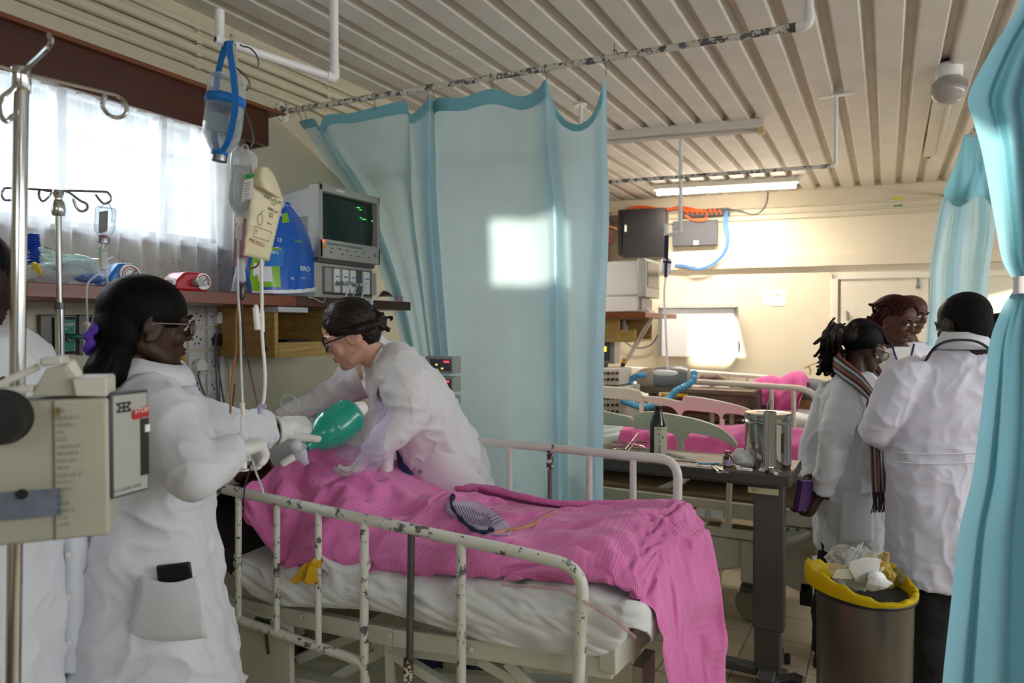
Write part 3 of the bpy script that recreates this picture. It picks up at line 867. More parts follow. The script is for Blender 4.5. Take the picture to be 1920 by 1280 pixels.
for (a, b), (c, d) in zip(toppx, lowpx):
    t0 = NP(a, b, .07); t1 = NP(c, d, .035)
    m = (t0 + t1) / 2 + V((0, -.045, .012))
    far_ = V((t0.x, t0.y + .64, t0.z - .01))
    cols.append([far_ + V((0, .03, -.06)), far_, (t0 + far_) / 2 + V((0, 0, .01)), t0, m + V((0, .008, .03)), m - V((0, -.002, .03)), t1, t1 + V((.0, .03, .004))])
e = cols[-1]
cols.append([p + V((.035, .04 if k > 2 else 0, -.02 if k > 2 else -.03)) for k, p in enumerate(e)])
cols.append([p + V((.03, .12 if k > 2 else 0, -.09)) for k, p in enumerate(e)])
A = cage(cols, 230, 80, .0, 5)
n_ = A.reshape(-1, 3)
fold = np.abs(vnoise(np.stack([n_[:, 0] * 9 + n_[:, 2] * 12, n_[:, 2] * 16, n_[:, 1] * 3], -1), 1, 8))
A[..., 1] -= (.024 * (.5 - fold)).reshape(A.shape[:2]); A[..., 2] += (.012 * (.5 - fold)).reshape(A.shape[:2])
sheet = tag(link('bed_sheet', grid_mesh(A), SHEETM), 'rumpled white cotton sheet over the black mattress', 'sheet')
so_ = sheet.modifiers.new('s', 'SOLIDIFY'); so_.thickness = .004; so_.offset = -1
cols = []
for (c, d) in [(603, 1045), (625, 1058), (650, 1066), (680, 1060), (694, 1050)]:
    k = {603: 1064, 625: 1094, 650: 1124, 680: 1098, 694: 1062}[c]
    cols.append([NP(c, d - 8, .05), NP(c, d, .0), NP(c, (d + k) / 2, -.005), NP(c, k, .002)])
part('folded_corner', G(), SHEETM, sheet).data = grid_mesh(cage(cols, 40, 30, .01, 2, 4))
bpy.data.objects['folded_corner'].data.materials.append(SHEETM)
def pillow(name, label, c, s, R, m, group=None):
    U, W = np.meshgrid(np.linspace(-1, 1, 34), np.linspace(-1, 1, 34), indexing='ij')
    h = np.clip((1 - np.abs(U) ** 3.5) * (1 - np.abs(W) ** 3.5), 0, 1) ** .55
    w = .06 * np.sin(U * 9 + W * 4) * (np.abs(W) ** 2) + .05 * np.sin(W * 8 - U * 3) * (np.abs(U) ** 2)
    up = np.stack([U * s[0] / 2 * (1 - .06 * W * W), W * s[1] / 2 * (1 - .06 * U * U), (h * (.5 + w)) * s[2]], -1)
    dn = up.copy(); dn[..., 2] = -h * .42 * s[2]
    g = G()
    for S, fl in ((up, 0), (dn, 1)):
        idx = np.arange(34 * 34).reshape(34, 34)
        f = np.stack([idx[:-1, :-1], idx[1:, :-1], idx[1:, 1:], idx[:-1, 1:]], -1).reshape(-1, 4)
        if fl: f = f[:, ::-1]
        g.add([V(c) + R @ V(p) for p in S.reshape(-1, 3)], f.tolist())
    return tag(part(name, g, m, ang=0), label, 'pillow', group)
pillow('pillow', 'white pillow under the head of the patient in the pink-blanketed bed', (-2.33, 1.90, 1.035), (.42, .62, .15), roty(math.radians(20)), SHEETM)
BLK = cloth_mat('pink_cellular_blanket', '#e985c0', (300, 0), .35, rough=.95, sheen=.25, var=.05, noise_bump=.12, nbs=300, dark='#e47ab8')
BL = [
-933,772,465,-4,3,1,1,2,6,-4,0,2,-3,5,7,-5,1,13,-6,13,11,-1,15,7,1,16,-2,3,18,12,-2,21,11,-4,18,4,2,15,1,1,14,5,0,16,-2,2,13,10,-1,14,-5,1,14,3,1,13,-3,0,16,-3,2,15,5,0,17,-6,1,17,-1,-1,12,-9,0,16,-4,2,14,-4,1,12,-12,0,17,-8,5,16,
-5,4,14,-7,7,6,-6,-1,5,-4,5,0,-3,4,2,4,14,-2,-12,2,-1,2,-2,1,-1,2,-4,3,-1,5,-2,0,2,0,-1,0,-6,-3,0,1,0,1,6,-4,-1,8,0,0,0,2,0,5,-1,-1,-2,0,-1,-8,2,-2,7,-3,4,-9,1,0,10,-1,-2,-8,0,0,0,1,0,5,-1,2,-1,1,0,5,-1,-2,-7,1,4,6,0,-3,-4,0,0,-2,
0,3,6,1,-3,-5,-2,2,4,0,-5,-2,-3,2,5,4,1,0,-2,-6,-2,0,1,-7,17,8,-9,-1,-6,-2,0,-6,-2,1,3,1,-1,-4,3,0,7,-5,2,-1,-3,-2,-1,-2,-4,-1,14,-2,0,3,4,-3,0,-3,4,3,-1,2,6,1,-1,-8,-1,0,-7,-4,-2,-1,2,0,1,2,0,4,2,2,4,-2,0,-5,0,0,-1,-1,-2,0,2,3,6,
-1,-2,-4,1,0,0,0,0,1,-2,-2,-3,1,2,4,1,-2,3,-1,2,0,0,-3,-5,1,0,7,-2,5,0,-3,0,-1,9,2,-14,5,3,6,-4,-2,-4,1,-2,1,2,-1,2,-4,0,-3,3,1,1,1,0,-1,-2,0,9,-1,0,0,-4,3,-14,8,-6,14,-4,1,3,-1,3,3,-2,-3,-10,3,0,0,0,0,2,0,2,5,-2,-2,-7,2,0,5,-1,1,
-2,1,1,3,-2,-3,-4,2,2,2,0,1,1,-2,-3,-6,3,4,7,-2,-2,-4,0,1,3,0,-3,3,1,-1,-1,-1,0,-1,1,7,2,0,-7,0,14,1,-13,-1,0,-1,1,-2,3,1,2,1,-2,4,-1,1,-2,3,0,-3,-4,4,-6,7,-4,-2,6,-1,12,-8,0,-1,-13,0,0,0,2,-5,12,0,0,2,2,4,3,-1,-2,-4,-1,-1,1,-2,1,
-2,2,1,8,-1,-1,-8,1,0,2,-1,1,-3,2,2,8,-1,-3,-2,0,0,-1,1,2,2,-2,-3,-6,2,3,6,-3,-1,-6,1,2,14,1,-5,-3,0,3,-1,-1,-9,-2,3,9,1,23,-6,-15,1,4,-2,1,2,2,-2,6,-2,-5,-3,-3,5,-3,5,3,-5,13,-1,-1,0,3,6,-21,-4,-5,-4,3,2,21,-2,-9,-1,2,12,-1,-1,0,
3,-1,-1,-3,3,1,4,-1,2,-2,1,-2,-2,-2,1,-2,1,0,4,0,-2,-2,0,1,0,0,-1,-1,0,0,0,-1,0,0,0,3,4,2,-1,2,-2,-2,-4,1,1,-1,0,-8,6,-1,11,9,1,-9,-6,1,5,2,-3,-11,0,-8,12,-7,0,-9,0,10,2,-9,8,0,1,7,-3,-3,-3,1,0,-5,4,6,1,4,1,3,-6,-3,7,-5,7,1,-3,13,
-2,10,-11,-2,-6,-12,1,-1,2,2,0,12,1,1,6,0,-1,-3,0,1,-3,-1,-1,-4,0,0,0,0,0,1,1,-1,0,1,1,-1,-1,1,-1,1,1,4,-1,-2,-1,-2,-1,-4,2,1,6,0,-1,-1,-1,-4,0,0,-2,6,-1,5,-1,0,-4,-1,2,8,-1,12,-1,-12,-8,8,-2,-1,-4,3,-5,-6,-3,11,-4,9,0,7,-7,-3,3,
-1,0,0,5,3,-2,9,1,1,3,-1,-2,1,0,1,-12,0,-1,-4,1,0,2,0,-2,8,0,2,-2,0,0,-1,-1,0,1,1,1,0,0,-1,2,0,1,-4,0,-1,4,-4,-2,-7,4,2,3,0,0,0,-1,-2,-2,1,3,4,2,-2,1,-1,0,0,0,1,-1,-1,-5,4,0,1,0,0,4,-2,-2,-5,0,13,0,3,5,2,-1,-5,3,2,-1,-3,-8,-8,3,2,
4,-13,2,1,0,-4,0,4,1,0,4,4,1,-2,2,1,2,-5,-1,1,1,1,-1,1,0,0,0,-1,0,-3,0,-3,4,-2,1,-4,1,1,1,1,0,-2,-1,2,-3,2,-2,7,-2,1,-7,3,2,8,-2,-1,-2,-1,-2,-4,2,2,3,1,-1,1,-5,0,-6,1,-4,9,3,4,-3,-1,-3,-3,-2,-1,2,1,1,3,1,6,0,6,0,-1,2,-7,-1,3,-4,
-1,-4,-5,7,-5,5,0,2,6,-5,4,4,-1,0,0,-1,2,1,0,2,0,-5,-3,2,-4,1,-2,18,2,0,-2,-2,0,3,0,1,-5,-1,0,-10,4,0,4,0,-1,2,-2,-1,0,1,0,0,-1,1,-4,1,0,5,-1,-1,-6,1,1,5,1,1,2,-1,-1,-2,-1,0,-4,1,2,6,-1,-1,-3,-4,-9,1,3,4,1,3,0,0,-4,-3,-3,2,1,4,18,
4,0,-3,10,9,-5,-4,2,-1,4,6,0,-4,-12,-1,-3,4,3,-11,0,4,3,-5,-1,0,-9,0,2,-7,1,1,5,-2,3,2,-1,-3,1,4,-2,5,-1,2,4,0,0,-6,-2,-2,-10,-1,1,2,3,0,10,0,-1,0,0,0,-6,1,0,1,-1,-1,0,-1,0,-2,0,1,3,1,0,-1,0,2,3,1,-2,-2,-1,-4,1,-3,-4,-2,0,0,-1,1,
3,2,0,-3,0,0,1,-1,4,-15,17,6,-3,-2,0,13,1,3,10,-4,6,-5,5,1,1,3,0,2,0,-2,-3,-6,-2,-1,-3,-4,-4,0,0,2,-1,4,2,-5,-1,3,-8,0,0,-6,2,-2,7,1,1,0,0,-1,-1,0,0,-1,-2,1,-2,0,0,-1,2,0,8,-1,-1,-7,1,1,2,0,-1,1,0,-1,-3,0,1,3,0,-1,1,0,1,-1,-1,-5,
2,-1,-2,-2,0,0,0,0,-1,-1,0,-2,0,0,1,0,20,3,3,-3,-2,0,-1,2,7,2,-1,2,-2,-2,-1,2,3,-1,-1,-3,4,-1,-1,-1,2,2,-4,2,3,-2,-4,-5,-6,-3,-2,-13,4,0,5,-2,5,2,1,-1,-1,-1,-3,-1,1,2,8,0,0,1,1,0,-4,-1,0,-2,-2,-1,-4,3,1,5,-1,-1,-4,0,1,1,0,-1,3,0,
0,0,-1,-3,-4,1,1,3,0,-5,1,1,4,0,-2,-4,2,-1,-1,-2,1,2,2,-1,-3,-2,19,5,0,-4,-1,-1,1,-4,-1,-2,-4,-1,1,7,0,0,-7,2,1,7,-2,0,0,4,-1,-3,4,-1,-1,7,3,2,-8,1,-2,-15,-4,1,1,1,-1,7,-1,1,-7,2,2,3,-3,0,-2,1,-2,1,1,-1,1,0,1,2,0,0,0,-1,-1,-4,2,1,
6,0,-1,-1,0,1,1,-1,-2,-4,1,1,2,0,-1,3,-2,-6,0,-2,-1,1,2,2,-4,1,1,4,-2,1,-3,0,1,2,22,1,0,0,4,-4,-2,-5,-5,-1,-1,-4,-3,-4,3,-2,9,-1,-2,2,-2,0,-1,3,5,-2,-1,-1,0,0,0,-2,8,0,0,2,1,-1,-3,-3,-1,-10,0,0,-2,0,1,6,3,-1,9,0,0,-4,-2,1,-3,2,-1,
4,-2,0,-5,1,1,3,-1,0,-2,1,-1,4,-1,-1,-4,2,2,5,0,0,-1,-1,-3,3,-1,-4,-1,-1,-2,1,-1,4,-5,0,-2,2,3,0,1,-1,1,1,-5,-1,-10,10,-14,-1,8,9,10,8,17,-2,-1,-3,-8,-3,-12,6,1,-1,-3,-1,5,-1,-2,2,-1,3,-2,-2,-4,0,-4,2,0,4,1,-2,-2,1,0,2,-1,1,5,-1,
0,6,0,0,-2,0,1,-2,0,-1,0,0,0,2,1,0,-2,-1,0,-2,0,0,1,0,0,3,0,0,-1,0,0,-1,0,0,2,-1,-5,3,-1,-2,-2,2,3,1,-2,0,2,-2,-4,-4,1,4,4,2,-2,-3,21,7,4,-10,9,-6,-2,-14,-18,-3,-23,17,9,19,2,-3,-1,-10,4,2,7,0,0,-1,-2,-2,7,-1,3,-10,4,0,0,1,1,3,-2,
-2,-4,-2,2,2,1,0,5,0,-2,2,0,1,-4,0,0,-1,1,0,2,-1,0,0,1,-1,2,0,0,-2,0,0,1,-1,0,-3,1,1,6,0,-1,-4,0,1,1,-1,-6,4,0,0,-2,0,3,-1,0,1,4,-2,-4,-4,2,4,2,-5,-5,0,17,0,-3,-3,-2,3,4,-4,4,-6,6,-2,-4,1,-2,6,2,-3,-5,2,-7,3,-3,1,0,3,-2,2,-2,6,1,
0,2,-1,-2,5,1,2,2,1,-1,-5,-2,0,-1,0,-2,-2,2,-1,2,0,0,0,-1,0,4,0,1,-6,0,0,5,0,-1,0,1,0,-1,0,0,2,0,-1,-4,-1,1,3,1,0,-1,-2,-5,0,1,0,3,0,4,1,-1,-1,-9,-1,8,10,0,-8,-5,1,9,2,17,4,0,4,2,4,-7,5,-7,1,-6,-1,-2,3,4,3,-5,2,1,-4,0,-1,2,-6,0,0,
0,0,-1,3,2,0,1,0,1,-1,0,1,5,0,-1,-3,0,0,-1,-1,-2,5,-1,0,-3,0,0,4,1,0,-3,-1,0,4,0,0,-2,0,0,3,1,0,-1,0,0,-4,1,0,-2,0,0,0,0,1,1,-1,-4,1,1,0,-1,0,3,1,0,0,3,-1,3,0,0,-2,2,0,-4,-2,15,1,3,1,-2,-1,1,-2,4,-4,10,-1,1,-5,-4,1,2,1,-2,-3,1,2,
-1,-2,1,1,-2,-7,0,0,-2,0,-4,2,0,-2,6,-2,5,-1,0,7,0,0,-2,0,3,-5,-2,-2,6,1,0,2,-1,1,2,1,-1,-1,0,0,-5,1,-2,-3,-1,-1,-1,1,0,-2,-1,1,3,1,1,3,1,-1,-1,-2,0,1,0,3,4,0,1,-9,0,-1,7,2,-2,-5,-3,6,-4,1,-8,1,9,-5,1,0,7,0,1,6,14,-1,0,-13,-2,-6,
4,1,-1,-3,-2,3,1,-7,-4,5,0,-1,0,8,1,-6,-1,0,3,2,-1,-3,-8,1,2,5,-2,0,1,2,-1,-3,-2,1,3,2,-10,0,0,0,-1,-1,1,0,0,0,1,2,7,-1,-1,2,1,-1,-1,0,1,1,0,1,0,1,-4,-7,-1,-1,2,-1,2,4,-1,0,-8,2,0,7,3,2,-5,-1,1,3,-1,-4,2,0,6,-3,13,13,6,6,-8,-4,
-11,8,-5,8,-6,4,-2,-12,1,-5,10,6,4,0,-6,2,-2,1,-4,-2,-2,-1,-3,5,4,1,-5,-4,1,5,2,1,-5,-5,0,0,0,-2,2,5,2,-9,-1,-1,9,-1,0,0,1,0,-1,0,0,2,-1,-2,-7,0,1,2,0,1,4,0,0,0,1,-1,-2,-3,1,4,-3,-3,3,5,7,-10,2,-2,6,0,-9,-1,-2,2,2,3,-2,-6,-2,-2,0,
0,4,4,25,11,1,-4,-3,9,9,-5,-6,-4,-3,-1,2,6,-1,0,-4,2,0,-2,4,0,5,-3,1,1,-5,-2,2,-10,2,-7,5,-1,1,-2,0,2,2,1,1,1,-1,-1,-2,1,-2,8,-2,1,-6,-1,0,-6,-1,-1,-4,0,1,-1,1,0,12,2,-1,5,-1,-2,-7,-1,-2,-2,-1,0,5,2,0,3,2,2,-4,0,-1,7,0,-2,-6,0,-6,
-1,-1,-3,5,-1,2,3,1,0,-2,0,1,1,26,-1,-8,-11,6,-3,10,5,10,-2,-1,1,3,-8,-3,1,1,0,-1,1,-1,1,1,-1,1,-1,2,-1,2,-5,-2,2,3,2,-4,11,1,0,0,-1,-3,1,1,0,-6,-2,3,-7,0,0,-1,1,-1,4,0,1,1,0,-2,-2,-2,2,-7,-2,2,-1,4,-3,15,-1,-2,-4,0,-1,-4,0,-1,6,
-2,-1,0,4,0,0,0,0,-2,-1,0,-2,0,-4,2,-1,-1,0,0,2,0,1,-1,1,10,11,3,9,4,10,-1,-17,-23,5,8,8,-5,0,1,-1,-1,-3,1,-2,0,1,-1,1,0,0,2,1,0,1,-2,4,-5,0,0,5,1,-4,5,0,2,-9,1,-2,3,0,0,0,1,0,-1,-1,0,-3,0,1,4,0,0,-1,0,-1,3,0,-1,-3,-5,4,-11,5,-2,
13,-1,-2,-1,1,0,-4,0,1,3,-2,-6,-4,2,3,5,1,-1,-1,-1,-2,0,0,-1,0,1,4,2,-1,-1,-4,24,8,4,-1,-4,0,-6,5,10,0,-9,-11,5,1,1,0,-1,0,0,2,-2,1,1,0,-1,-1,2,0,0,2,1,0,-1,0,0,-6,-2,0,-4,2,1,3,-2,1,-3,1,-2,6,0,-1,-1,0,1,2,0,-1,-4,0,1,2,0,0,-2,
-1,1,0,2,-2,7,-4,3,-11,2,0,8,0,-1,-4,1,-3,6,0,2,1,1,-3,-4,0,1,-3,0,-2,0,0,2,2,0,-4,-2,0,1,4,17,7,6,9,-3,-5,-3,1,2,-2,4,-2,2,-3,-3,1,-3,1,1,-1,8,-1,-1,0,1,2,-3,0,-2,6,0,0,-1,-1,1,-7,0,1,-5,0,-1,1,1,1,3,-1,1,-6,0,0,9,1,-2,0,0,-1,-2,
0,0,0,1,0,0,-1,0,0,-1,3,-4,1,-2,4,-1,1,-4,-1,-1,3,1,-2,0,1,-2,-1,0,3,-2,1,-1,0,0,0,0,-1,1,-1,0,-2,3,0,-1,-3,26,-7,-3,-2,14,-7,-3,2,14,1,-4,1,-2,-2,-4,1,3,1,0,3,0,-1,-8,6,1,0,-4,1,2,-2,-1,-2,3,0,1,-7,1,0,2,-1,0,-1,-1,0,-4,0,1,2,1,
-2,3,0,1,-2,1,1,4,-1,-2,-5,-1,0,5,2,0,0,-1,0,-2,-1,2,-4,0,0,2,-1,3,0,-1,0,1,3,-3,-2,1,-1,1,1,0,1,-1,-1,0,-1,-2,0,0,6,1,-1,0,-2,17,-4,1,-4,-6,5,6,10,-4,0,-1,-3,0,0,3,-3,4,6,-1,-7,1,2,7,-8,1,0,-1,0,-3,6,1,1,-3,0,-1,-1,0,1,-2,0,0,0,
0,0,-1,-1,0,-1,-1,4,-4,0,-3,10,1,-2,-4,1,1,2,-1,1,-3,0,0,1,0,-1,1,0,0,2,0,1,-3,0,0,1,0,4,-3,-1,-4,1,2,0,0,0,1,1,0,1,0,0,-1,-1,-1,-1,-3,-1,0,8,22,9,14,-2,-9,-1,-3,-8,-14,2,3,3,-2,5,6,1,-2,-5,1,6,-2,1,-3,7,-1,0,1,1,2,-8,0,0,-3,0,-1,
7,1,-1,-1,0,1,1,-1,0,3,1,0,-3,-1,-1,-3,0,2,-5,-1,1,7,1,-2,3,1,-1,-2,-1,-2,-5,1,0,-1,0,1,1,0,0,1,0,0,0,0,2,-4,0,3,1,-1,0,4,1,-1,-2,0,0,-1,-2,3,2,2,-5,1,0,1,-7,23,-11,-11,4,17,4,-5,-6,7,-2,-3,2,3,5,2,-1,4,-2,1,0,-7,0,2,0,2,-6,7,-1,
0,-3,-3,0,1,2,1,-5,0,-1,4,0,0,1,1,0,2,-1,0,6,1,-1,-4,0,1,-3,-1,0,-1,-1,2,0,0,-2,7,3,-2,-6,-1,0,0,0,0,2,0,-1,-2,0,2,0,0,-1,-3,0,6,2,0,0,-1,0,0,2,-1,1,1,0,-2,0,0,3,-2,0,-1,0,22,-11,25,6,-10,-18,-1,14,8,2,14,-1,-3,2,-4,4,-8,-2,2,1,
-1,2,2,-8,-1,6,-7,-1,-2,8,3,0,7,-2,-2,2,-1,-2,3,2,-2,-9,1,0,-5,1,0,-1,0,0,3,-1,0,-1,1,0,0,-1,1,2,0,1,-4,-3,3,17,3,-6,-7,0,0,-2,0,0,0,0,-1,-4,1,1,1,-2,8,-2,1,0,1,-1,1,3,-1,3,0,2,-2,-5,-4,4,2,3,-10,1,41,11,-6,-9,6,12,9,-13,-1,2,-6,
4,1,3,0,1,6,0,-2,0,2,-3,-1,-1,-1,-1,4,1,1,2,1,-2,-10,-1,2,-3,0,2,-2,-1,-3,15,0,-2,-1,1,-1,-7,-1,1,0,1,-2,0,0,0,-3,1,0,-2,0,1,-1,-1,1,-4,-3,4,18,2,-4,-6,0,0,0,1,-3,-1,1,-1,-3,-1,8,-7,-2,5,3,1,2,1,-1,4,-5,-4,2,7,5,-7,0,-5,11,-2,44,
10,4,3,-11,-6,-7,11,-5,0,-6,1,0,-5,10,-6,12,19,2,1,-18,-2,-8,14,1,3,-8,0,-2,-11,-2,0,11,0,-2,6,2,0,-6,0,2,-8,-1,-1,7,-1,0,5,3,-3,-4,0,2,2,-1,-1,0,0,-2,-2,0,-1,-2,2,0,-2,-1,-1,-1,-1,3,5,1,-1,-3,-2,2,5,0,-4,-1,2,1,-8,-2,9,0,-2,8,-1,
0,-1,1,1,1,-6,-2,2,1,2,-6,0,38,7,2,-4,-1,8,0,-9,-1,-3,8,1,1,6,-10,0,-13,-17,-2,-1,25,1,8,-3,-1,-3,-5,0,3,10,-1,0,-11,1,1,1,-2,-1,8,1,-1,-4,2,-1,0,-1,-2,0,-2,1,8,1,-1,-4,1,-1,-5,-1,0,1,1,-1,1,0,-1,2,0,0,-1,-1,1,3,0,0,-1,-2,0,4,1,1,
-2,0,0,-2,-2,7,-9,-4,10,-7,2,-1,3,2,-6,-1,-2,5,-1,2,-3,1,14,-8,5,2,-3,-4,2,10,5,1,5,-5,-3,-5,4,4,5,2,-2,-3,-7,0,0,-16,-3,2,14,0,-1,0,0,0,-1,0,0,-1,0,-2,0,0,2,5,-2,2,-7,2,-2,5,-4,0,-8,2,-2,5,3,1,8,-1,0,-3,-1,1,1,0,-2,1,1,-1,-4,-2,
0,-2,1,1,10,1,-1,-8,0,5,6,-3,-1,-1,2,0,-6,-1,-1,3,0,5,-7,-2,3,1,4,-9,1,-3,8,-1,16,7,0,-4,4,-5,1,-6,-6,-1,-11,2,1,6,-2,-2,2,-3,2,0,4,-3,2,6,0,0,3,-1,-2,-5,1,-1,3,1,-3,2,-2,2,-3,0,-1,-4,1,1,5,-4,4,-6,4,-3,12,-4,1,-8,-4,1,-4,7,-3,13,
1,-1,-2,0,3,-4,-2,2,6,1,-1,-3,-2,-1,-8,1,2,8,-4,-9,-9,1,0,2,0,5,5,2,3,-5,2,-1,4,-1,-3,-1,-3,10,0,2,-8,-1,9,0,-4,1,-1,5,0,1,-5,0,2,2,-1,0,-1,-1,0,1,-3,5,-5,4,-3,6,1,-3,-4,-2,0,-4,2,0,6,-4,3,-5,4,-3,5,-2,0,0,0,-1,-1,2,-1,7,-1,1,-7,
0,2,6,1,-1,-2,-3,0,-5,0,-1,9,0,-1,2,2,2,-7,0,1,2,-1,1,3,0,1,-6,-3,4,5,1,-7,-6,-4,0,-1,4,1,5,0,0,-7,1,-2,-1,2,0,4,-2,8,2,3,-4,-9,5,7,3,0,-2,7,0,2,-1,0,-1,-1,-3,1,-3,3,-4,5,0,1,-4,-3,-1,-6,5,0,8,-4,1,-1,3,-1,4,-5,1,-9,0,1,3,2,-1,3,
-1,1,-5,0,-1,6,-1,-2,-6,2,1,3,0,3,-2,0,0,-1,0,-1,0,-2,-1,1,1,-1,-1,-2,1,0,2,-2,0,2,3,4,-4,4,4,0,-5,-4,1,1,-6,3,1,4,0,-3,1,0,1,-2,1,0,3,4,9,-6,-1,-8,-1,3,1,-1,2,-2,0,1,-1,3,0,-1,1,-7,3,-6,2,-2,3,3,0,6,-7,3,-6,5,-3,3,-1,1,1,2,2,7,0,
-3,-1,-1,0,-1,0,-1,2,0,4,-6,-1,1,6,0,-4,1,-2,0,1,2,2,-3,-2,1,3,3,-1,-10,-3,2,8,3,0,0,-2,1,-1,2,-2,-5,0,-2,-2,-1,5,6,2,-2,3,-2,-5,-10,1,4,2,-1,2,2,0,-7,-4,8,0,1,-7,8,-3,2,0,3,0,2,-4,2,0,0,-3,0,-2,6,-3,4,-6,2,-3,3,-1,3,2,-4,5,-6,2,
-8,4,-3,0,-2,-2,-3,1,1,1,1,0,4,2,-1,1,-4,-3,-7,3,-1,1,0,0,8,2,-1,-1,-2,0,-1,0,-1,-4,-2,1,6,1,-3,-8,-1,0,1,2,0,2,-2,2,3,4,4,8,2,-4,-6,-9,-5,-6,3,-2,2,1,8,2,-1,-2,-1,3,6,-1,-3,3,-3,7,2,4,-2,10,0,-2,8,6,-2,3,-2,8,-1,2,-4,-1,-2,6,-5,
3,-5,0,-9,5,-4,-1,3,-5,3,-3,-3,-3,3,-2,-1,0,-1,2,-3,0,-8,4,-4,2,2,0,3,0,-2,1,-4,0,-9,-1,-4,1,-4,-4,-4,4,-4,2,-5,-4,-1,2,0,3,0,-3,-1,1,-3,0,3,-1,4,-3,-2,-1,9,2,9,6,5,2,-7,7,-1,-1,-1,-1,1,5,-2,-7,3,2,4,0,-4,-2,2,1,-1,7,2,1,5,2,0,1,
3,0,0,-2,4,-2,-1,-6,0,-6,8,-5,3,-4,0,-4,2,-3,-1,1,0,-1,-2,-1,0,2,-1,-2,3,-3,4,-5,2,-7,5,-2,5,0,1,-2,3,-3,1,-2,0,-2,4,-3,3,-5,-1,-7,3,-1,4,-1,-3,-2,2,-1,3,-3,0,0,-2,-2,1,1,-1,0,-9,-1,-2,-4,0,4,0,2,4,2,5,-1,2,0,0,5,2,0,3,6,-2,-2,-3,
-1,7,-6,2,1,1,0,-2,2,-5,0,-2,-1,0,1,-2,4,-1,2,-8,3,-5,5,-1,1,-3,-1,-2,-3,0,-1,0,3,0,-1,0,1,-4,2,-2,3,1,4,4,0,-1,7,-8,-1,1,3,0,2,1,0,-1,3,1,1,1,5,5,-2,0,0,2,4,-3,0,-2,-1,0,0,0,0,-1,-2,2,3,-1,0,0,-2,-2,-2,-1,-1,-1,0,-2,0,-4,-1,-1,
-2,-1,0,10,4,-8,-2,2,-5,-5,-1,-6,-2,-4,-5,4,-1,0,3,3,-2,0,-1,-2,-3,2,-4,8,-5,3,-9,-2,-3,0,3,3,0,0,1,3,-1,-1,1,0,-2,4,0,0,2,-4,-1,-5,-1,0,-11,7,-1,-1,2,0,1,2,0,2,0,-2,5,2,0,1,2,0,2,-4,0,0,-2,1,1,-2,2,-5,-3,1,1,1,1,2,2,2,3,2,3,-2,
-3,1,2,0,2,-3,-2,2,5,-1,1,4,1,-20,8,-1,1,-7,1,-9,5,-1,-6,-1,0,-5,-5,1,-2,-1,1,-1,2,0,-1,0,-1,-1,5,0,1,0,0,-1,2,-1,0,-1,-4,0,-1,-2,0,1,0,-1,-3,4,-1,1,1,-2,6,-1,2,2,0,0,0,0,1,-1,2,0,-1,1,-1,-1,0,0,-3,-1,-1,-1,-2,2,-1,0,0,1,4,1,-2,1,
1,-2,0,2,-5,-5,0,5,2,2,-1,-2,0,-2,-3,2,-2,2,1,6,3,-14,-3,-2,-7,8,-1,-5,-9,-3,-8,2,-1,-1,-1,-3,-2,1,1,-1,1,-1,0,-3,6,-1,-4,1,-1,2,0,0,-4,0,-2,3,3,1,-7,1,0,-3,0,0,-1,1,0,0,1,1,1,0,1,1,-2,0,2,0,-2,4,-1,-1,3,-2,-1,6,-3,1,-1,2,0,-1,3,
0,1,-1,1,-2,-1,0,-3,-1,1,0,1,-1,1,3,2,-5,-4,0,2,-1,1,5,2,0,4,-3,1,0,-3,-14,4,0,-5,-6,2,-8,8,1,-7,-5,-2,-5,2,1,-1,-7,-4,1,-1,1,2,-2,0,-1,5,3,0,0,1,-1,5,1,1,-3,0,-1,10,0,1,-1,1,1,0,-1,-1,-2,2,0,-2,2,-1,-2,-3,0,4,-6,1,1,-1,1,-1,0,0,
-3,4,-2,3,3,1,0,0,0,-4,3,-1,0,-3,1,0,0,-1,-4,-2,0,-3,-1,-1,3,5,1,-5,1,0,11,-6,-1,-8,2,0,4,-2,-23,2,1,-3,1,0,-6,-2,3,-6,-4,-1,-4,-2,-1,1,4,1,1,-2,-1,1,-1,0,1,0,0,1,-1,-1,0,1,0,-1,2,1,-1,-2,3,-1,5,-3,1,1,0,1,1,0,0,0,0,-1,2,-1,0,-9,
5,-1,-3,0,0,0,-2,0,-3,-1,1,1,-1,0,1,1,-1,4,-2,1,-1,1,-1,1,0,1,2,1,1,0,-2,-2,2,0,0,7,-2,1,-14,6,0,9,-5,-1,8,-2,-27,-10,1,-5,4,1,-1,2,-1,-3,2,1,-2,-2,1,0,-3,1,0,-3,-1,1,1,0,0,0,-1,0,3,-1,-1,0,1,1,2,-1,2,0,-1,0,-4,3,-3,0,0,-1,4,-2,0,
1,-2,1,-5,5,0,4,-2,1,2,-2,0,-2,1,1,3,0,-1,-3,0,0,-1,0,0,-3,2,-1,3,1,1,-2,-2,-1,-2,-2,-1,8,5,2,-6,-2,0,1,3,-1,2,0,0,-4,5,1,4,1,-36,3,2,3,-1,-3,-1,-7,-1,2,-2,-4,1,3,3,-2,-2,1,0,4,2,-1,-4,-1,1,3,-1,0,-1,1,1,1,-1,0,0,2,-2,4,-1,0,4,-2,
1,0,1,0,-2,0,0,-2,2,0,0,-1,0,1,-2,0,-7,2,0,-2,0,0,0,0,0,1,1,1,4,0,0,1,0,0,-1,-1,-1,2,0,0,2,0,1,-8,-2,-1,7,2,0,-7,1,0,9,1,1,-4,-1,-2,2,2,-31,-2,-4,2,-1,-1,2,4,3,3,5,3,3,-7,-4,-1,1,1,-1,-3,0,-1,4,1,0,-7,1,1,2,-3,0,0,0,-1,2,0,1,0,2,
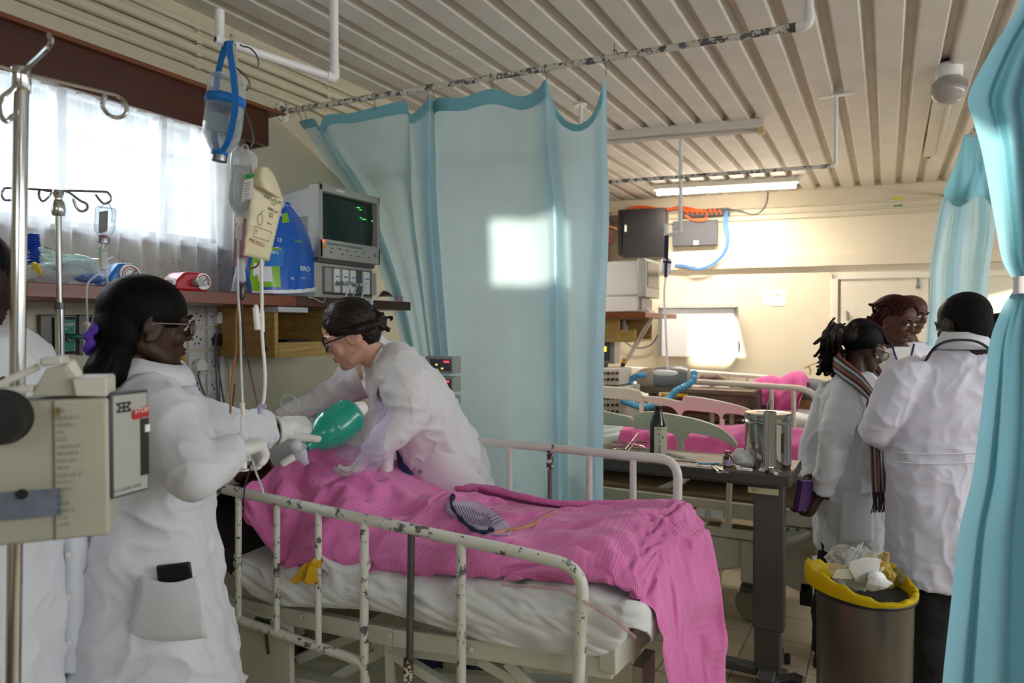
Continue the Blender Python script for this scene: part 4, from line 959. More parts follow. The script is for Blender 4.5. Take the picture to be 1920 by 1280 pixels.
-1,2,1,1,2,-2,-1,0,1,0,1,-1,0,2,1,1,-8,2,0,5,-4,0,-2,1,0,-6,1,0,2,-1,-1,-4,0,1,4,-2,-1,0,0,1,3,2,0,3,1,-1,3,2,1,-5,-2,0,3,0,-1,-5,-4,2,8,-2,2,
]
BL = np.cumsum(np.cumsum(np.array(BL).reshape(52, 34, 3), 1), 0) * .002
BL = cr2(cr2(BL, 240).transpose(1, 0, 2), 160).transpose(1, 0, 2)
q = BL.reshape(-1, 3)
q3 = q + .06 * np.stack([vnoise(q, 4., 71), vnoise(q, 4., 72), vnoise(q, 4., 73)], -1)
W = np.tile(np.linspace(0, 1, 160), 240); U = np.repeat(np.linspace(0, 1, 240), 160)
r1 = (1 - np.clip(np.abs(vnoise(q3 * np.array([4.5, 5.5, 3.]), 1, 75)), 0, 1)) ** 3 - .3
r2 = (1 - np.clip(np.abs(vnoise(q3 * np.array([9, 8, 5.]), 1, 76)), 0, 1)) ** 3 - .3
q[:, 2] += np.clip((.9 - U) * 6, 0, 1) * np.clip(W * 9, 0, 1) * ((.012 + .026 * np.exp(-((W - .22) / .2) ** 2)) * r1 + .010 * r2)
bl = tag(link('blanket', grid_mesh(BL), BLK), 'pink ribbed blanket covering the patient in the front bed and hanging over its foot', 'blanket')
COATM = M('white_lab_coat_cotton', '#dde0e6', rough=.85, var=.02, vs=4, bump=.22, bs=26, sheen=.15, spec=.2)
COATM2 = M('white_lab_coat_poplin', '#e6e4e6', rough=.82, var=.02, vs=4, bump=.2, bs=22, sheen=.15, spec=.2)
LAPM = M('white_lapel_cotton', '#e3e5ea', rough=.85, var=.02, bump=.12, bs=30, spec=.2)
TROUS = M('black_trouser_cloth', '#131316', rough=.9, var=.15, bump=.2, bs=30)
SHOEM = M('black_shoe_leather', '#151414', rough=.35, var=.1)
SK_DARK = M('dark_brown_skin', '#3d261c', rough=.5, var=.10, vs=14, bump=.06, bs=260, spec=.35)
SK_DEEP = M('deep_brown_skin', '#33201a', rough=.5, var=.10, vs=14, bump=.06, bs=260, spec=.35)
SK_MID = M('brown_skin', '#533325', rough=.5, var=.10, vs=14, bump=.05, bs=260, spec=.35)
SK_FAIR = M('light_tan_skin', '#cf9f87', rough=.5, var=.07, vs=12, bump=.05, bs=300, sss=.12)
LIP_D = M('dark_lip', '#4a2622', rough=.4, var=.05)
LIP_F = M('rose_lip', '#b06b60', rough=.4, var=.05)
EYEW = M('eye_white', '#e4ddd4', rough=.15, var=0)
IRIS = M('dark_iris', '#22130c', rough=.1, var=0)
HAIR_K = M('black_hair', '#0b090a', rough=.5, var=.4, vs=40, bump=.25, bs=220, spec=.1)
HAIR_B = M('dark_brown_hair', '#1f1613', rough=.42, var=.4, vs=50, bump=.3, bs=140, spec=.25)
HAIR_R = M('dark_red_braids', '#33110f', rough=.6, var=.3, vs=60, bump=.3, bs=120, spec=.15)
GLOVE = M('white_latex_glove', '#e2e2de', rough=.5, var=.03, bump=.25, bs=40, sss=.05)
FR_BLK = M('black_glasses_frame', '#141212', rough=.25, var=0)
FR_RED = M('dark_red_glasses_frame', '#5a2420', rough=.25, var=0)
LENS = clear('spectacle_lens', '#eef4f6', rough=.02, mix=.06)
ZUP = V((0, 0, 1))
def ring(c, ax, ay, rx, ry, n=28, p=2.3):
    out = []
    for k in range(n):
        a = 2 * PI * k / n
        ca, sa = math.cos(a), math.sin(a)
        out.append(V(c) + V(ax) * rx * math.copysign(abs(ca) ** (2 / p), ca) + V(ay) * ry * math.copysign(abs(sa) ** (2 / p), sa))
    return out
def head_frame(pos, fwd, roll=0.0, s=1.0):
    f = V(fwd).normalized()
    r = f.cross(ZUP).normalized()
    u = r.cross(f)
    R = Matrix((r, f, u)).transposed()
    if roll: R = Matrix.Rotation(roll, 3, f) @ R
    return Matrix.Translation(V(pos)) @ R.to_4x4() @ Matrix.Scale(s, 4)
HROWS = [(-.120, .064, .034, .014), (-.114, .078, .014, .028), (-.098, .085, -.010, .042), (-.078, .084, -.036, .053), (-.055, .084, -.064, .061), (-.030, .086, -.087, .067),
         (-.005, .087, -.099, .0715), (.020, .090, -.104, .0745), (.045, .089, -.105, .075), (.068, .080, -.100, .072), (.088, .062, -.086, .062), (.103, .036, -.060, .044), (.111, .005, -.03, .018)]
def head_g(g, Mh, nose=1.0, female=True, eyes_down=True):
    h = G()
    rr = []
    for z, yf_, yb, w in HROWS:
        c = V((0, (yf_ + yb) / 2, z)); ry = (yf_ - yb) / 2
        q = ring(c, (1, 0, 0), (0, 1, 0), w, ry, 30, 2.25)
        rr.append([V((p.x * (1 - .20 * max(0, (p.y - c.y) / ry) ** 2), p.y, p.z)) for p in q])
    h.loft(rr)
    h.tube([(0, .080, .016), (0, .088, -.008), (0, .098, -.029)], [.008, .0095 * nose, .0115 * nose], 10, rnd=True)
    for s in (-1, 1):
        h.ell((s * .0125 * nose, .089, -.033), (.0095, .011, .008))
        h.ell((s * .036, .058, -.034), (.025, .024, .028))
        h.tube([(s * .05, -.02, -.055), (s * .038, .035, -.088), (0, .066, -.103)], [.020, .019, .017], 10, rnd=True)
        h.ell((s * .031, .0765, .0035 if not eyes_down else .0), (.0155, .0125, .0105 if not eyes_down else .0125))
        h.tube([(s * .008, .088, .014), (s * .03, .086, .020), (s * .052, .070, .012)], [.007, .0075, .006], 8, rnd=True)
        R = basis((1, s * .25, 0), (0, 1, -.25))
        h.tube([V((s * .076, -.004, -.012)) + R @ V((0, .019 * math.cos(a) , .032 * math.sin(a))) for a in np.linspace(-1.9, 3.5, 14)], .0058, 7, rnd=True)
        h.ell((s * .0735, -.006, -.012), (.007, .016, .026), R)
    h.ell((0, .080, -.066), (.026, .012, .013))
    h.xf(Mh)
    g.add(h.v, h.f)
def face_fix(Mh):
    Mi = np.array(Mh.inverted()); Mm = np.array(Mh)
    def fn(co, no):
        L = co @ Mi[:3, :3].T + Mi[:3, 3]
        d = np.zeros(len(L))
        for s in (-1, 1):
            r2 = ((L[:, 0] - s * .020) / .012) ** 2 + ((L[:, 2] - .001) / .011) ** 2
            d += .005 * np.exp(-r2)
            r2 = ((L[:, 0] - s * .033) / .017) ** 2 + ((L[:, 2] + .014) / .006) ** 2
            d += .0022 * np.exp(-r2)
        d += .004 * np.exp(-(L[:, 0] / .03) ** 2 - ((L[:, 2] + .087) / .007) ** 2)
        L2 = L.copy(); L2[:, 1] -= d * (L[:, 1] > .03)
        return L2 @ Mm[:3, :3].T + Mm[:3, 3]
    return fn
def face_parts(root, Mh, lip, brow, open_eyes=False, brows=True):
    def X(p): return Mh @ V(p)
    R = Mh.to_3x3().normalized()
    if brows:
        for s in (-1, 1):
            part('eyebrow', G().tube([X((s * .013, .0955, .018)), X((s * .03, .0945, .0245)), X((s * .047, .081, .019))], [.0030, .0034, .0018], 6, flat=1.3), brow, root)
    part('lips', G().ell(X((0, .0865, -.0625)), (.0235, .0075, .0052), R).ell(X((0, .0855, -.0725)), (.0205, .0085, .0068), R), lip, root, ang=0)
    for s in (-1, 1):
        e = part('eye', G().ell(X((s * .031, .0785, -.0035)), .0112, R, 14, 10), EYEW, root, ang=0)
        part('iris', G().ell(X((s * .031, .0860, -.0065)), (.0052, .0042, .0052), R, 10, 8), IRIS, e, ang=0)
        part('eyelash', G().tube([X((s * .019, .0865, -.0065)), X((s * .031, .0912, -.0085)), X((s * .044, .0835, -.0065))], .0014, 5), brow, root)
def glasses(root, Mh, m, w=.026, h=.019, dy=.0, name='glasses', r=.0019):
    def X(p): return Mh @ V(p)
    g = G()
    for s in (-1, 1):
        q = [X((s * (.034 + w * math.copysign(abs(math.cos(a)) ** .75, math.cos(a))), .101 + dy - .008 * abs(math.cos(a)) * (1 if math.cos(a) * 1 > 0 else .2), -.006 + h * math.copysign(abs(math.sin(a)) ** .75, math.sin(a)))) for a in np.linspace(0, 2 * PI, 25)[:-1]]
        g.tube(q, r, 6, closed=True)
        g.tube([X((s * .058, .094, .002)), X((s * .076, .075, .002)), X((s * .079, .0, .0)), X((s * .078, -.022, -.012))], r, 6)
    g.tube([X((-.010, .103, .0)), X((0, .108, .003)), X((.010, .103, .0))], .0017, 6)
    o = part(name, g, m, root)
    for s in (-1, 1):
        q = [(s * (.034 + (w - .001) * math.cos(a)), .1005 + dy, -.006 + (h - .001) * math.sin(a)) for a in np.linspace(0, 2 * PI, 21)[:-1]]
        part('lens', G().loft([[X(p) for p in q], [X((p[0], p[1] + .001, p[2])) for p in q]]), LENS, o)
    return o
def hand_g(g, wrist, d, back, side, curl=(.5, .5, .5, .5), spread=.06, thumb=(.55, .8, -.25), tcurl=.25, s=1.0, r=1.0):
    """palm, four fingers of unequal length and a thumb leaving the side of the palm.
    d: along the hand, back: out of the back of the hand, side: +1 when the thumb lies on back x d"""
    x = V(d).normalized(); z = V(back); z = (z - x * z.dot(x)).normalized(); y = z.cross(x) * side
    Q = lambda a, b, c: V(wrist) + (x * a + y * b + z * c) * s
    secs = []
    for a, w, t in ((-.012, .025, .019), (.010, .027, .018), (.035, .036, .0165), (.065, .041, .015), (.090, .040, .0125), (.098, .036, .010)):
        secs.append(ring(Q(a, 0, 0), y, z, w * s * r ** .3, t * s * r, 18, 2.6))
    g.loft(secs)
    for k, (b, ln) in enumerate(((.029, .070), (.0095, .079), (-.0105, .073), (-.029, .057))):
        p = (.088 - .006 * abs(k - 1.2), b, .0)
        ang = (k - 1.4) * -spread
        pts = [V((p[0] - .03, b * .8, 0)), V(p)]
        bend = 0
        for f in (.46, .30, .24):
            bend += curl[k]
            pts.append(pts[-1] + V((math.cos(bend) * math.cos(ang), math.sin(ang), -math.sin(bend))) * ln * f)
        g.tube([Q(*q) for q in sm(pts, 3)], smv([.0085, .0092, .0086, .0080, .0070], 3) if r == 1 else [v * r for v in smv([.0085, .0092, .0086, .0080, .0070], 3)], 9, rnd=True)
    t = V(thumb).normalized()
    p0 = V((.012, .016, -.004)); p1 = V((.034, .034, -.008)); p2 = p1 + t * .040
    t2 = (t * math.cos(tcurl * 1.5) + V((.9, -.2, -.5)) * math.sin(tcurl * 1.5)).normalized(); p3 = p2 + t2 * .030
    g.tube([Q(*q) for q in sm([p0, p1, p2, p3], 3)], [v * r for v in smv([.013, .0135, .0105, .0088], 3)], 9, rnd=True)
def coat_folds(amp=.006, seed=1, zlow=.55, arms=(), vert=10., bunch=.004):
    def fn(co, no):
        z = co[:, 2]
        low = np.clip((1.25 - z) / .6, 0, 1)
        q = np.stack([co[:, 0] * vert, co[:, 1] * vert, z * .9], -1)
        h = vnoise(q, 1.0, seed)
        h2 = vnoise(co * np.array([9, 9, 9.]) + (co[:, [1, 2, 0]] * 5), 1.0, seed + 3)
        q3 = co + .05 * np.stack([vnoise(co, 5., seed + 11), vnoise(co, 5., seed + 12), vnoise(co, 5., seed + 13)], -1)
        h3 = (1 - np.clip(np.abs(vnoise(q3 * np.array([6, 6, 8.]), 1.0, seed + 9)), 0, 1)) ** 4 - .3
        h4 = (1 - np.clip(np.abs(vnoise(q3 * np.array([11, 11, 9.]), 1.0, seed + 10)), 0, 1)) ** 5 - .25
        d = amp * h * (.35 + low) + amp * .3 * h2 * (1 - .5 * low) + amp * 1.25 * h3 + amp * .7 * h4
        for a, b, r in arms:
            a, b = np.array(a), np.array(b)
            ab = b - a; L = np.linalg.norm(ab)
            t = ((co - a) @ ab) / L ** 2
            dist = np.linalg.norm(co - (a + np.clip(t, 0, 1)[:, None] * ab), axis=1)
            m = np.exp(-(dist / r) ** 4)
            w = (1 - np.abs(np.sin(t * L * 34 + 2.6 * vnoise(co, 9., seed + 4)))) ** 2 * (1.2 + vnoise(co, 7., seed + 6)) - .4
            d = d * (1 - .35 * m) + m * bunch * .8 * w
        return co + no * d[:, None]
    return fn
def sil(rows, yaxis=None, n=32, p=2.4):
    out = []
    for py, l, r, t, dep in rows:
        c = P((l + r) / 2, py, t=t)
        w = (r - l) / 2 * t / FOC
        fw = V((FW.x, FW.y, 0)).normalized()
        out.append(ring(c, RT, fw, w, dep, n, p))
    return out
def simple_body(g, hips, neck, Mh, female=True, feet=None, k=1.0):
    hips, neck = V(hips), V(neck)
    g.tube([Mh @ V((0, -.028, -.045)), Mh @ V((0, -.034, -.10)), neck, neck - V((0, 0, .05))], [.050 * k, .050 * k, .056 * k, .075 * k], 16, rnd=True)
    g.tube([neck - V((0, 0, .05)), neck * .72 + hips * .28, neck * .4 + hips * .6, hips], [.075 * k, .105 * k, .10 * k, .115 * k], 16, rnd=True)
    if feet:
        side = (V(feet[1]) - V(feet[0])); side.z = 0
        side = side.normalized() if side.length > 1e-3 else RT
        for i, f in enumerate(feet):
            h = hips + side * (.075 if i else -.075) * k
            f = V(f)
            kn = (h + f) / 2 + FW * .02
            g.tube([h, kn + V((0, 0, .04)), kn, f + V((0, 0, .28)), f + V((0, 0, .09))], [v * k for v in (.078, .058, .053, .05, .036)], 12, rnd=True)
def legs_cloth(root, hips, feet, m, r=1.0, zt=None, name='trousers'):
    g = G()
    hips = V(hips)
    side = (V(feet[1]) - V(feet[0])); side.z = 0; side = side.normalized()
    g.tube([hips + V((0, 0, .10)), hips, hips - V((0, 0, .10))], [.125 * r, .135 * r, .12 * r], 16, rnd=True)
    for i, f in enumerate(feet):
        h = hips + side * (.08 if i else -.08) * r; f = V(f)
        kn = (h + f) / 2 + FW * .02
        g.tube([h, kn, f + V((0, 0, .28)), f + V((0, 0, .055))], [.095 * r, .078 * r, .072 * r, .070 * r], 14)
    me = remesh(g, .012, 2, coat_folds(.006, 3, arms=()))
    return link(name, me, m, root)
def shoe(root, f, d, m=None, L=.25, name='shoe'):
    f = V(f); d = V(d); d.z = 0; d.normalize(); s = d.cross(ZUP)
    g = G()
    rr = []
    for a, w, h in ((-.07, .020, .045), (-.06, .032, .07), (-.02, .035, .085), (.04, .038, .062), (.10, .044, .044), (.15, .038, .034), (.175, .016, .020)):
        c = f + d * (a * L / .25)
        rr.append([c + s * w * x + ZUP * (h * z) for x, z in ((-1, .02), (-1, .45), (-.75, .85), (0, 1), (.75, .85), (1, .45), (1, .02))])
    g.loft(rr)
    return part(name, g, m or SHOEM, root, ang=0)
def collar(root, Mc, pts, w, m, name='collar'):
    rows = []
    for p, o in pts:
        p, o = V(p), V(o)
        rows.append([p, p + o * .008 + ZUP * .004, p + o * (.008 + w * .35) - ZUP * w * .5, p + o * (.008 + w * .5) - ZUP * w])
    A = np.array([[tuple(q) for q in r] for r in rows])
    A = cr2(A, 40)
    o = link(name, grid_mesh(A), m, root)
    s = o.modifiers.new('s', 'SOLIDIFY'); s.thickness = .004
    return o
fwh = V((FW.x, FW.y, 0)).normalized()
nurse = thing('person', 'woman with sleek black ponytail, purple hair band and white coat squeezing the green resuscitation bag', 'person', P(285, 1500, t=1.72))
Mh = head_frame(P(276, 606, t=1.72), RT * .76 + fwh * .65 - ZUP * .06)
hipN = P(290, 1090, t=1.74); neckN = P(283, 715, t=1.74)
ftN = [V((hipN.x - .08, hipN.y - .02, 0)), V((hipN.x + .05, hipN.y + .05, 0))]
shL, elL, wrL = P(300, 770, t=1.60), P(366, 893, t=1.50), P(418, 852, t=1.60)
shR, elR, wrR = P(338, 772, t=1.88), P(432, 801, t=1.96), P(505, 805, t=2.07)
hdR = P(545, 797, t=2.13)
g = G()
head_g(g, Mh, 1.1)
simple_body(g, hipN, neckN, Mh, feet=ftN, k=.9)
g.tube([shR, elR, wrR, P(520, 805, t=2.09)], [.045, .038, .031, .029], 12, rnd=True)
g.tube([shL, elL, wrL], [.045, .038, .028], 12, rnd=True)
hand_g(g, P(522, 802, t=2.10), P(600, 792, t=2.2) - P(522, 802, t=2.10), ZUP * .75 - fwh * .55, -1, (.33, .36, .42, .48), .07, (.75, .55, .1), .1, 1.0, .8)
hand_g(g, P(424, 848, t=1.61), P(455, 838, t=1.66) - P(424, 848, t=1.61), -fwh * .8 - RT * .3 + ZUP * .4, 1, (.75, .8, .85, .9), .05, (.7, .6, -.2), .3, .97, .8)
link('body', remesh(g, .0048, 3, face_fix(Mh)), SK_DARK, nurse)
face_parts(nurse, Mh, LIP_D, HAIR_K)
glasses(nurse, Mh, FR_RED)
g = G()
gb = P(522, 802, t=2.10)
hand_g(g, gb, P(604, 793, t=2.2) - gb, ZUP * .75 - fwh * .55, -1, (.33, .36, .42, .48), .07, (.75, .55, .1), .1, 1.06, 1.22)
g.tube([P(517, 806, t=2.09), P(530, 804, t=2.105), gb + (P(560, 797, t=2.15) - gb) * .6], [.046, .036, .036], 16)
link('glove', remesh(g, .0042, 2, coat_folds(.0022, 21, bunch=0)), GLOVE, nurse)
g = G()
ga = P(424, 848, t=1.61)
hand_g(g, ga, P(455, 838, t=1.66) - ga, -fwh * .8 - RT * .3 + ZUP * .4, 1, (.75, .8, .85, .9), .05, (.7, .6, -.2), .3, 1.0, 1.15)
g.tube([P(415, 856, t=1.595), ga], [.036, .034], 14)
link('glove', remesh(g, .0042, 2, coat_folds(.002, 22, bunch=0)), GLOVE, nurse)
g = G()
R3 = Mh.to_3x3()
g.ell(Mh @ V((0, -.012, .032)), (.0835, .104, .092), R3, 28, 18)
g.ell(Mh @ V((0, -.055, -.02)), (.074, .066, .085), R3, 24, 14)
pt = [Mh @ V((0, -.100, -.030)), P(229, 634, t=1.665), P(212, 668, t=1.64), P(196, 700, t=1.62), P(187, 716, t=1.61)]
rp = [.028, .033, .041, .046, .036]
g2 = G().tube(sm(pt, 6), smv(rp, 6), 18, rnd=True)
def strands(ax, fr, am, seed):
    ax = np.array(V(ax).normalized())
    def fn(co, no):
        q = co - np.outer(co @ ax, ax) * .94
        return co + no * (am * vnoise(q * fr, 1.0, seed))[:, None]
    return fn
link('hair', remesh(g, .0045, 6, strands(Mh @ V((0, -.1, -.03)) - Mh @ V((0, .05, .06)), 150, .0007, 3)), HAIR_K, nurse)
pony = link('ponytail', remesh(g2, .0035, 2, strands(pt[3] - pt[1], 170, .0028, 4)), HAIR_K, nurse)
hb = Mh @ V((0, -.112, -.042))
hbd = (pt[1] - pt[0]).normalized()
ta = hbd.orthogonal().normalized(); tb = hbd.cross(ta)
part('hair_band', G().tube([hb + (ta * math.cos(a) + tb * math.sin(a)) * (.033 + .003 * math.sin(a * 9)) + hbd * .004 * math.sin(a * 5) for a in np.linspace(0, 2 * PI, 40)[:-1]], [.0105 + .0022 * math.sin(k * 1.9) for k in range(39)], 8, closed=True), M('purple_scrunchie', '#5b35a8', rough=.8, var=.15, vs=60), nurse, ang=0)
g = G()
g.loft(sil([(690, 262, 318, 1.73, .055), (705, 250, 330, 1.73, .075), (728, 224, 352, 1.73, .105), (758, 206, 372, 1.73, .125), (800, 200, 384, 1.73, .135), (880, 196, 388, 1.73, .135), (960, 190, 391, 1.73, .14),
            (1040, 172, 398, 1.73, .15), (1120, 160, 408, 1.73, .16), (1200, 147, 420, 1.73, .17), (1280, 134, 436, 1.73, .18), (1400, 118, 452, 1.73, .19)]))
g.tube(sm([P(272, 742, t=1.66), shL, P(340, 845, t=1.53), elL], 5), smv([.058, .072, .067, .058], 5), 20, rnd=True)
g.tube(sm([elL, P(395, 874, t=1.545), wrL, P(431, 845, t=1.62)], 4), smv([.058, .054, .046, .044], 4), 18, rnd=True)
g.tube(sm([P(325, 752, t=1.8), shR, elR, wrR - RT * .01], 6), smv([.055, .062, .060, .056], 6), 20)
coat = link('coat', remesh(g, .0065, 4, coat_folds(.0095, 2, arms=[(P(330, 830, t=1.55), elL, .09), (elL, wrL, .07), (elR, wrR, .08)], bunch=.004)), COATM, nurse)
part('cuff', G().tube([wrR - RT * .035 - fwh * .02, wrR + RT * .004], [.0585, .057], 22, cap=False), LAPM, coat).modifiers.new('s', 'SOLIDIFY').thickness = .004
c_ = P(290, 692, t=1.73)
pts = []
for a in np.linspace(-2.6, 1.25, 12):
    o = RT * math.cos(a) + fwh * math.sin(a)
    pts.append((P(290, 684, t=1.73) + o * .062 + ZUP * (.012 - .02 * max(0, math.cos(a))), o))
collar(coat, None, pts, .045, LAPM)
def pocket(root, px, m, name='pocket', n=12):
    rows = []
    for py, l, r, t, sag in px:
        rows.append([P(l + (r - l) * k / n, py + sag * math.sin(PI * k / n), t=t - .012 * math.sin(PI * k / n)) for k in range(n + 1)])
    A = cr2(np.array([[tuple(q) for q in r] for r in rows]), 26)
    o = link(name, grid_mesh(A), m, root)
    s = o.modifiers.new('s', 'SOLIDIFY'); s.thickness = .004; s.offset = 0
    return o
pk = pocket(coat, [(1078, 264, 372, 1.565, 14), (1095, 262, 376, 1.56, 10), (1130, 256, 384, 1.555, 4), (1165, 246, 386, 1.56, 10), (1188, 240, 388, 1.57, 8), (1194, 238, 388, 1.59, 6)], COATM)
tag(part('mobile_phone', G().box(P(328, 1080, t=1.575), (.080, .010, .06), basis(RT * .98 + ZUP * .12, fwh)), M('dark_phone', '#1b1a1d', rough=.25, var=.05), bev=.006, seg=3), 'dark mobile phone standing in the sagging coat pocket of the woman with the ponytail', 'phone')
legs_cloth(nurse, hipN - V((0, 0, .1)), ftN, TROUS, .72)
for f in ftN: shoe(nurse, f, RT * .7 + fwh * .7)
doc = thing('person', 'woman with dark bun, black glasses and white coat leaning over the bed before the curtain', 'person', P(850, 1180, t=2.84))
Mh = head_frame(P(657, 624, t=2.47), -RT * .90 - fwh * .16 - ZUP * .40, roll=math.radians(-3))
hipD = P(842, 890, t=2.84); neckD = P(706, 668, t=2.62)
g = G()
head_g(g, Mh, .92, eyes_down=True)
fd = [V((hipD.x - .08, hipD.y - .03, 0)), V((hipD.x + .09, hipD.y + .02, 0))]
g.tube([Mh @ V((0, -.028, -.05)), Mh @ V((0, -.036, -.09)), neckD], [.050, .049, .058], 16, rnd=True)
simple_body(g, hipD, neckD, Mh, feet=fd)
sR, eR, wR = P(672, 705, t=2.72), P(598, 752, t=2.72), P(532, 777, t=2.66)
sL, eL, wL = P(738, 700, t=2.46), P(768, 778, t=2.40), P(700, 838, t=2.36)
g.tube([sR, eR, wR], [.045, .038, .028], 12, rnd=True)
g.tube([sL, eL, wL], [.045, .038, .028], 12, rnd=True)
hand_g(g, wR, P(505, 792, t=2.62) - wR, ZUP, -1, (.3, .3, .35, .4))
hand_g(g, wL, P(676, 868, t=2.36) - wL, ZUP * .6 + RT * .6, 1, (.35, .4, .45, .5))
link('body', remesh(g, .0042, 3, face_fix(Mh)), SK_FAIR, doc)
face_parts(doc, Mh, LIP_F, HAIR_B)
glasses(doc, Mh, FR_BLK, .027, .020, r=.0028)
g = G()
hand_g(g, wL, P(676, 868, t=2.36) - wL, ZUP * .6 + RT * .6, 1, (.35, .4, .45, .5), .06, (.6, .7, -.2), .2, 1.05, 1.2)
g.tube([P(708, 832, t=2.362), wL, P(690, 850, t=2.36)], [.040, .036, .034], 14)
link('glove', remesh(g, .0045, 2, coat_folds(.002, 25, bunch=0)), GLOVE, doc)
g = G()
hand_g(g, wR, P(505, 792, t=2.62) - wR, ZUP, -1, (.3, .3, .35, .4), .06, (.6, .7, -.2), .2, 1.05, 1.2)
link('glove', remesh(g, .0045, 2, coat_folds(.002, 26, bunch=0)), GLOVE, doc)
R3 = Mh.to_3x3()
g = G()
g.ell(Mh @ V((0, -.014, .040)), (.0835, .100, .088), R3, 28, 18)
g.ell(Mh @ V((0, -.052, -.010)), (.071, .058, .066), R3, 24, 14)
for s in (-1, 1): g.tube([Mh @ V((s * .062, .05, .055)), Mh @ V((s * .078, .018, .02)), Mh @ V((s * .080, -.03, .004)), Mh @ V((s * .06, -.085, .0))], [.014, .016, .018, .016], 10, rnd=True)
link('hair', remesh(g, .0034, 4, strands(Mh @ V((0, -.1, -.01)) - Mh @ V((0, .06, .05)), 120, .0022, 13)), HAIR_B, doc)
g = G()
bc_ = P(706, 604, t=2.50)
g.ell(bc_, (.040, .036, .042), None, 20, 14)
r_ = np.random.default_rng(5)
for k in range(26):
    d = V(r_.normal(size=3)).normalized(); e = V(r_.normal(size=3)).normalized()
    p = bc_ + d * .034
    g.tube(sm([p, p + d * .008 + e * .016, p + e * .034 - d * .006, p + e * .044 - d * .022], 3), .0055, 6, rnd=True)
link('hair_bun', remesh(g, .0034, 1), HAIR_B, doc)
hw = G()
for k in range(14):
    a = P(600 + 4 * k, 592 - 1.4 * k + r_.uniform(-3, 3), t=2.41 + .004 * k)
    hw.tube(sm([a, a + RT * .02 + ZUP * .006, a + RT * .05 + ZUP * r_.uniform(-.006, .008)], 3), .0007, 3)
part('loose_hair', hw, HAIR_B, doc, kind='stuff')
def img_loft(rows, n=36, p=2.4):
    C = [P(a, b, t=t) for a, b, t, _, _ in rows]
    out = []
    for i, (a, b, t, hp, hd) in enumerate(rows):
        d = (C[min(i + 1, len(C) - 1)] - C[max(i - 1, 0)]).normalized()
        inp = (d.cross(FW)).normalized()
        dep = inp.cross(d).normalized()
        out.append(ring(C[i], inp, dep, hp * t / FOC, hd, n, p))
    return out
g = G()
g.loft(img_loft([(694, 640, 2.57, 21, .064), (701, 652, 2.59, 24, .072), (712, 666, 2.60, 34, .10), (728, 688, 2.60, 55, .16), (748, 716, 2.62, 66, .195), (772, 752, 2.66, 70, .19), (798, 792, 2.71, 68, .175), (822, 832, 2.77, 70, .175), (842, 880, 2.82, 78, .19), (850, 960, 2.84, 86, .205), (853, 1060, 2.84, 90, .21), (854, 1150, 2.84, 92, .21)]))
g.tube(sm([P(690, 700, t=2.68), sR, P(640, 732, t=2.73), eR], 5), smv([.085, .088, .072, .060], 5), 20, rnd=True)
g.tube(sm([eR, P(570, 763, t=2.70), wR], 5), smv([.060, .052, .044], 5), 18, rnd=True)
g.tube(sm([P(742, 682, t=2.50), P(752, 712, t=2.43), P(764, 748, t=2.40), eL], 5), smv([.085, .088, .080, .068], 5), 20, rnd=True)
g.tube(sm([eL, P(742, 806, t=2.37), P(712, 834, t=2.36), P(704, 842, t=2.36)], 5), smv([.070, .062, .050, .046], 5), 18, rnd=True)
dc = link('coat', remesh(g, .006, 4, coat_folds(.0085, 12, arms=[(P(752, 712, t=2.43), eL, .1), (eL, wL, .08), (sR, eR, .09), (eR, wR, .07)], bunch=.0045)), COATM2, doc)
rows = []
for py, l, r in ((800, 738, 790), (840, 742, 796), (880, 746, 800), (940, 748, 806), (1010, 748, 812)):
    rows.append([P(l + (r - l) * k / 8, py, t=2.665 - .04 * math.sin(PI * k / 8)) for k in range(9)])
link('blue_tunic', grid_mesh(cr2(np.array([[tuple(q) for q in r] for r in rows]), 30)), M('navy_blue_cotton', '#3a4a78', rough=.9, bump=.2, bs=30), doc)
def flap(root, rows, m, name='coat_flap', n=8, bulge=.02):
    R_ = []
    for py, l, r, t in rows: R_.append([P(l + (r - l) * k / n, py, t=t - bulge * math.sin(PI * k / n)) for k in range(n + 1)])
    A = cr2(np.array([[tuple(q) for q in r] for r in R_]), 34)
    o = link(name, grid_mesh(A), m, root); o.modifiers.new('s', 'SOLIDIFY').thickness = .004
    return o
flap(dc, [(790, 712, 752, 2.62), (830, 708, 744, 2.60), (870, 706, 738, 2.60), (920, 706, 734, 2.60), (980, 706, 732, 2.60)], COATM2)
fp = flap(dc, [(800, 762, 800, 2.60), (840, 764, 850, 2.61), (880, 772, 890, 2.62), (920, 786, 920, 2.64), (960, 796, 930, 2.66), (1010, 800, 934, 2.68)], COATM2, bulge=.04)
b_ = P(788, 884, t=2.585)
part('button', G().lathe([(.009, 0), (.009, .003), (.006, .004), (.004, .0025)], b_, -FW, 16), M('steel_press_stud', '#9a9a9c', rough=.3, metal=.8), dc)
drape('inner_shirt', dc, [(690, 664, 686), (704, 667, 690), (720, 672, 692), (738, 682, 692)], M('cream_shirt', '#e9dfd8', rough=.85), dc, .004)
drape('lapel', dc, [(664, 686, 694), (684, 680, 704), (704, 680, 714), (716, 684, 712), (742, 694, 706), (770, 704, 708)], COATM2, dc, .014, th=.009)
drape('lapel', dc, [(686, 654, 667), (700, 658, 672), (712, 664, 678), (730, 675, 683)], COATM2, dc, .012, th=.008)
drape('collar', dc, [(642, 690, 718), (652, 686, 714), (664, 684, 708), (680, 684, 702), (694, 688, 697)], COATM2, dc, .013, th=.008)
em = G()
for k in range(9):
    q = [onto(dc, 705 + k * 1.5 + 3.5 * math.sin(j * 1.9 + k), 716 + k * 5.2 + j * 1.2, .002) for j in range(5)]
    em.tube([x for x in q if x], .0013, 4)
part('embroidered_name', em, M('navy_thread', '#2c3760', rough=.8), dc)
